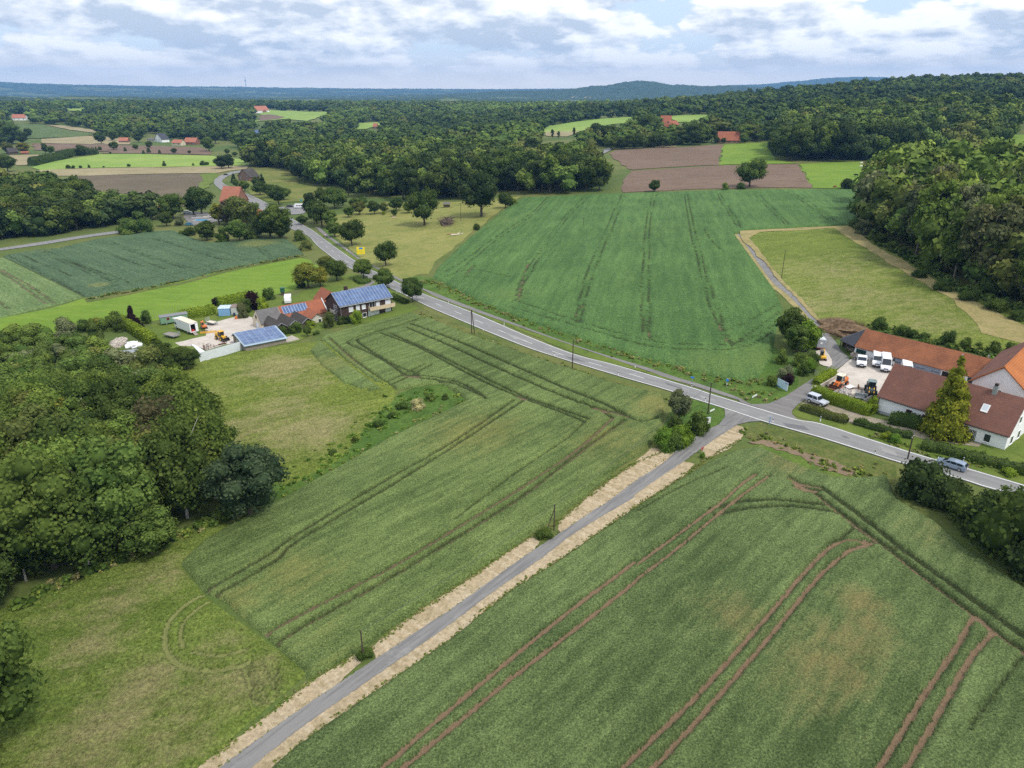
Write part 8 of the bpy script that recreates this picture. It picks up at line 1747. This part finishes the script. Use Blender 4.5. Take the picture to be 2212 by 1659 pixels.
for q0, q1, h0, lab in ((Xc(1642,400)[0], Xc(1700,362)[0], 1.0, 'white street name sign on two posts at the farm drive'), (Xc(1120,575)[0], Xc(1175,545)[0], 1.0, 'white street name sign on two posts at the lane mouth')):
    a, b = P(q0), P(q1); d = (b - a)[:2]; L_ = np.linalg.norm(d); t = thing('street_name_sign', lab, 'sign', tuple(a), math.atan2(d[1], d[0])); MB().box(L_ / 2, 0, .75, L_, .04, .32).build('sign_plate', FR_WHITE, t)
    for s_ in (.1, L_ - .1): MB().tube((s_, .05, -.1), (s_, .05, 1.15), .035).build('post', STEEL, t)
p = P(Xc(1098,672)[0]); t = thing('cable_box', 'small white cable cabinet in the thicket at the lane corner', 'cabinet', (p[0], p[1], p[2]), .5); MB().bbox(0, 0, .0, .9, .4, 1.1, .04).build('cabinet', FR_WHITE, t); MB().box(0, 0, 1.1, 1.0, .5, .06).build('lid', STEEL, t)
for q, tp, lab in ((Wc(473,760)[0], Wc(0,690)[0][1], 'round white and red sign on the grass strip, the far one'), (Wc(775,975)[0], Wc(0,895)[0][1], 'round white and red sign on the grass strip near the billboard')):
    post_sign(lab, q, tp, lambda t, h: (MB().tube((0, -.04, h - .35), (0, -.06, h - .35), .36, .36, 16, False).build('sign_plate', P_RED, t), MB().tube((0, -.055, h - .35), (0, -.075, h - .35), .27, .27, 16, False).build('white_field', FR_WHITE, t)), 'speed_sign', 'sign', 0)
post_sign('turquoise sign on a post behind the lay by', Wc(135,262)[0], Wc(0,205)[0][1], lambda t, h: MB().box(0, -.05, h - 1.2, 1.3, .05, 1.2).build('sign_plate', plain('turquoise_sign', (.05, .32, .36), .05, 1, .6), t), 'info_sign', 'sign', .1)
# marker posts
proto = None
for i, (q, side) in enumerate([(x, 'near') for x in R3(740,50, 890,113, 1060,188, 1238,258, 1468,335, 1832,446) + Xc(1065,408) + G(1030,1362) + Kc(2015,385, 1312,42) + Xc(1900,668)] + [(x, 'far') for x in R3(862,28, 1180,160, 1928,402) + G(600,1098, 1728,1425)]):
    p = P(q); lab = 'white marker post with a black band on the left verge of the country road' if side == 'near' else 'white marker post with a black band on the farmhouse side of the country road'; grp = 'marker posts on the left verge' if side == 'near' else 'marker posts on the far verge'
    if proto is None:
        proto = thing('marker_post', lab, 'marker post', tuple(p), .6, grp); MB().prism([(-.06, -.1), (.06, -.1), (.06, 1.0), (-.06, 1.1)], -.07, .07).build('post', FR_WHITE, proto); MB().box(0, 0, .68, .135, .155, .22).build('black_band', P_BLACK, proto)
    else:
        c = copy_tree(proto); c.location = p; c['label'] = lab; c['group'] = grp
# poles
POLE = plain('tarred_wood', (.075, .055, .045), .3, 2, .95, .1); TOPS = {}
def pole(key, label, base, top, r=.13, arm=0.0, brace=None, twin=None):
    p = P(base); h = height_of(p, top); t = thing('utility_pole', label, 'utility pole', tuple(p)); MB().tube((0, 0, -.3), (0, 0, h), r, r * .72, 9).build('pole', POLE, t)
    if twin is not None: q = P(twin) - p; MB().tube((q[0], q[1], -.3), (.12, .1, h - .1), r, r * .7, 9).build('pole', POLE, t)
    if brace is not None: q = P(brace) - p; MB().tube((q[0], q[1], -.2), (0, 0, h * .85), r * .8, r * .6, 8).build('brace', POLE, t)
    if arm:
        o = MB().box(0, 0, h - .35, arm, .1, .12, .8).build('cross_arm', POLE, t)
        for s_ in (-1, 1): MB().tube((s_ * arm * .42 * math.cos(.8), s_ * arm * .42 * math.sin(.8), h - .22), (s_ * arm * .42 * math.cos(.8), s_ * arm * .42 * math.sin(.8), h - .05), .05, .03, 6).build('insulator', FR_WHITE, o)
    TOPS[key] = (p[0], p[1], p[2] + h - .08); return t
pole('a', 'wooden pole of two leaning legs on the verge below the brown house', R3(995,205)[0], R3(0,70)[0][1], twin=R3(1012,208)[0])
pole('b', 'single dark wooden pole on the verge in the middle of the road', R3(1570,405)[0], R3(0,240)[0][1])
pole('c', 'dark wooden pole at the lane corner beside the white sign', Xc(1098,552)[0], Xc(0,170)[0][1])
pole('d', 'wooden pole with a cross arm next to the silver car', G(1290,1398)[0], G(0,1210)[0][1], arm=.9)
pole('e', 'thin wooden pole with a slanting brace on the left of the lane', R4(1465,172)[0], R4(0,25)[0][1], .10, brace=R4(1415,195)[0])
pole('f', 'thin leaning wooden pole nearest the camera beside the lane', R4(377,912)[0], R4(0,747)[0][1], .10)
pole('g', 'thin wooden pole standing in the rough meadow beside the farm lane', (1688,601), 541, .10)
pole('h', 'thin pole beside the very large tree in the yellow meadow', B(1655,1158)[0], B(0,1020)[0][1], .12, arm=2.2)
pole('i', 'thin pole with a cross arm standing in the green cereal', C(797,1192)[0], C(0,1132)[0][1], .12, arm=2.0)
pole('j', 'tall reddish wooden pylon at the edge of the dense wood', B(822,972)[0], B(0,872)[0][1], .32, arm=4.0)
pole('k', 'thin pole in front of the dense wood behind the orchard', B(979,992)[0], B(0,920)[0][1], .14)
def wire(a, b, label, sag=.5, r=.022):
    mb = MB(); a, b = np.array(TOPS[a]) if isinstance(a, str) else np.array(a), np.array(TOPS[b]) if isinstance(b, str) else np.array(b); n = 14; q = []
    for i in range(n + 1):
        t = i / n; q.append(a + (b - a) * t - np.array([0, 0, sag * 4 * t * (1 - t)]))
    for p, s in zip(q[:-1], q[1:]): mb.tube(p, s, r, r, 4)
    tag(mb.build('overhead_wire', plain('wire_' + label.split()[1] + str(len(label)), (.06, .06, .06), .05, 1, .5)), label, 'wire')
wire('a', 'b', 'thin wire between the two legged pole and the middle pole'); wire('b', 'c', 'thin wire from the middle pole to the pole at the lane corner'); wire('c', 'd', 'thin wire across the junction to the cross arm pole')
td = TOPS['d']; wire('d', (td[0] + 22, td[1] - 14.5, td[2] - .2), 'upper wire leaving the picture right of the cross arm pole'); wire((td[0], td[1], td[2] - .5), (td[0] + 22, td[1] - 14.5, td[2] - .7), 'lower wire leaving the picture right of the cross arm pole')
wire('c', 'e', 'thin wire from the lane corner pole to the braced pole'); wire('e', 'f', 'thin wire between the two poles beside the lane')
# bare stakes beside the green wagon, gate of the yard
t = thing('stake_fence', 'row of thin tall stakes behind the green wagon', 'stakes', tuple(P(Fm(340,340)[0])), 0); mb = MB(); p0 = P(Fm(340,340)[0])
for k in range(13):
    q = P((Fm(310,350)[0][0] + (Fm(505,320)[0][0] - Fm(310,350)[0][0]) * k / 12, Fm(310,350)[0][1] + (Fm(505,320)[0][1] - Fm(310,350)[0][1]) * k / 12)) - p0; h = random.uniform(2.0, 3.6); mb.tube((q[0], q[1], 0), (q[0] + random.uniform(-.2, .2), q[1], h), .05, .02, 5)
mb.build('stake', WOOD_GREY, t)
a, b = P(Sc(1200,1232)[0]), P(Sc(1345,1340)[0]); d = (b - a)[:2]; L_ = np.linalg.norm(d); t = thing('field_gate', 'thin steel gate across the farm drive beside the short hedge', 'gate', tuple(a), math.atan2(d[1], d[0])); mb = MB()
for z in (.3, .7, 1.1): mb.tube((0, 0, z), (L_, 0, z), .03, n=6)
mb.build('bars', STEEL, t)
for x in (0, L_): MB().box(x, 0, -.1, .12, .12, 1.5).build('post', P_BLACK, t)
t = thing('radio_mast', 'tiny radio mast on the far horizon', 'mast', tuple(P(A(1830,168)[0])), 0); MB().tube((0, 0, -20), (0, 0, 150), 6, 3, 6).build('mast', STEEL, t); MB().tube((0, 0, 90), (0, 0, 104), 12, 12, 8).build('platform', STEEL, t)
# ------------------------------------------------------------------ cows
def cow_mesh(name, c1, c2, lying=False):
    me = bpy.data.meshes.new(name); k = .35 if lying else 1.0
    V = [(-.75, 0, 1.12), (-.2, 0, 1.10), (.45, 0, 1.14), (.85, 0, 1.25), (1.15, 0, 1.30), (1.42, 0, 1.12)]; Ed = [(i, i + 1) for i in range(5)]; Rd = [.34, .40, .36, .22, .17, .11]
    for x, y, b in ((-.72, .22, 0), (-.72, -.22, 0), (.5, .2, 2), (.5, -.2, 2)):
        n = len(V); V += [(x, y, .78), (x - (.06 if b == 0 else -.02), y, .42), (x, y, .04)]; Rd += [.16 if b == 0 else .12, .075, .06]; Ed += [(b, n), (n, n + 1), (n + 1, n + 2)]
    n = len(V); V += [(-1.08, 0, 1.2), (-1.16, 0, .6)]; Rd += [.06, .04]; Ed += [(0, n), (n, n + 1)]
    n = len(V); V += [(1.12, .22, 1.36), (1.12, -.22, 1.36)]; Rd += [.05, .05]; Ed += [(4, n), (4, n + 1)]
    if lying: V = [(x, y, max(.06, z - .62)) for x, y, z in V]
    me.from_pydata(V, Ed, []); o = bpy.data.objects.new(name, me); COL.objects.link(o); o.modifiers.new('skin', 'SKIN'); 
    for v, r in zip(me.skin_vertices[0].data, Rd): v.radius = (r, r)
    me.skin_vertices[0].data[1].use_root = True; s = o.modifiers.new('sub', 'SUBSURF'); s.levels = 1; s.render_levels = 1
    dg = bpy.context.evaluated_depsgraph_get(); m2 = bpy.data.meshes.new_from_object(o.evaluated_get(dg)); bpy.data.objects.remove(o); m2.name = name
    mm, t = mat(name + '_hide', .8, .2); f = t.noise(t.obj, 1.3, 2, .4); t.put(t.b.inputs['Base Color'], t.mix(t.ramp(f.outputs[0], .46, .52), c1, c2)); m2.materials.clear(); m2.materials.append(mm); return m2
CW = {'white': cow_mesh('cow', (.62, .55, .46), (.70, .66, .58)), 'black': cow_mesh('cow', (.02, .018, .018), (.05, .045, .04)), 'brown': cow_mesh('cow', (.20, .075, .035), (.28, .12, .06)), 'lying': cow_mesh('cow', (.20, .075, .035), (.26, .11, .055), True), 'pied': cow_mesh('cow', (.18, .07, .035), (.65, .60, .52))}
for x, y, k, rz, lab in ((1005,737,'white',.1,'white cow at the top of the pasture, left one of the upper group'), (1022,737,'pied',2.9,'brown and white cow at the top of the pasture, right one of the upper group'), (1000,762,'white',.2,'single white cow below the upper group'), (962,828,'black',3.0,'single black cow in the pasture'), (1036,802,'brown',.2,'brown cow, the upper one of three beside the wood'), (1018,818,'brown',2.8,'brown cow, the lower left one of three beside the wood'), (1048,820,'pied',.4,'brown and white cow, the lower right one of three'), (972,892,'pied',.1,'brown and white cow right of the dome shaped tree'), (806,908,'lying',.5,'reddish brown cow lying left of the dome shaped tree'), (1165,735,'brown',.2,'brown cow at the upper edge of the pasture, left'), (1182,734,'pied',.0,'brown and white cow at the upper edge of the pasture, right')):
    p = P(E(x, y)[0]); o = link('cow', CW[k], None, (p[0], p[1], p[2] + .1), (0, 0, rz), (1.25,) * 3); tag(o, lab, 'cow')
# ------------------------------------------------------------------ haze
mb = MB(); mb.box(0, 0, -60, 31000, 31000, 520)
m = bpy.data.materials.new('air'); m.use_nodes = True; t = NT(m.node_tree)
pv = t.n('ShaderNodeVolumePrincipled', None, Color=(.24, .52, 1.0, 1), Density=HAZE_DENSITY, Anisotropy=0.0)
o_ = t.n('ShaderNodeOutputMaterial'); t.nt.links.new(pv.outputs[0], o_.inputs['Volume'])
hz_ = mb.build('haze', m); tag(hz_, 'thin blue haze over the far hills', 'haze', kind='stuff')
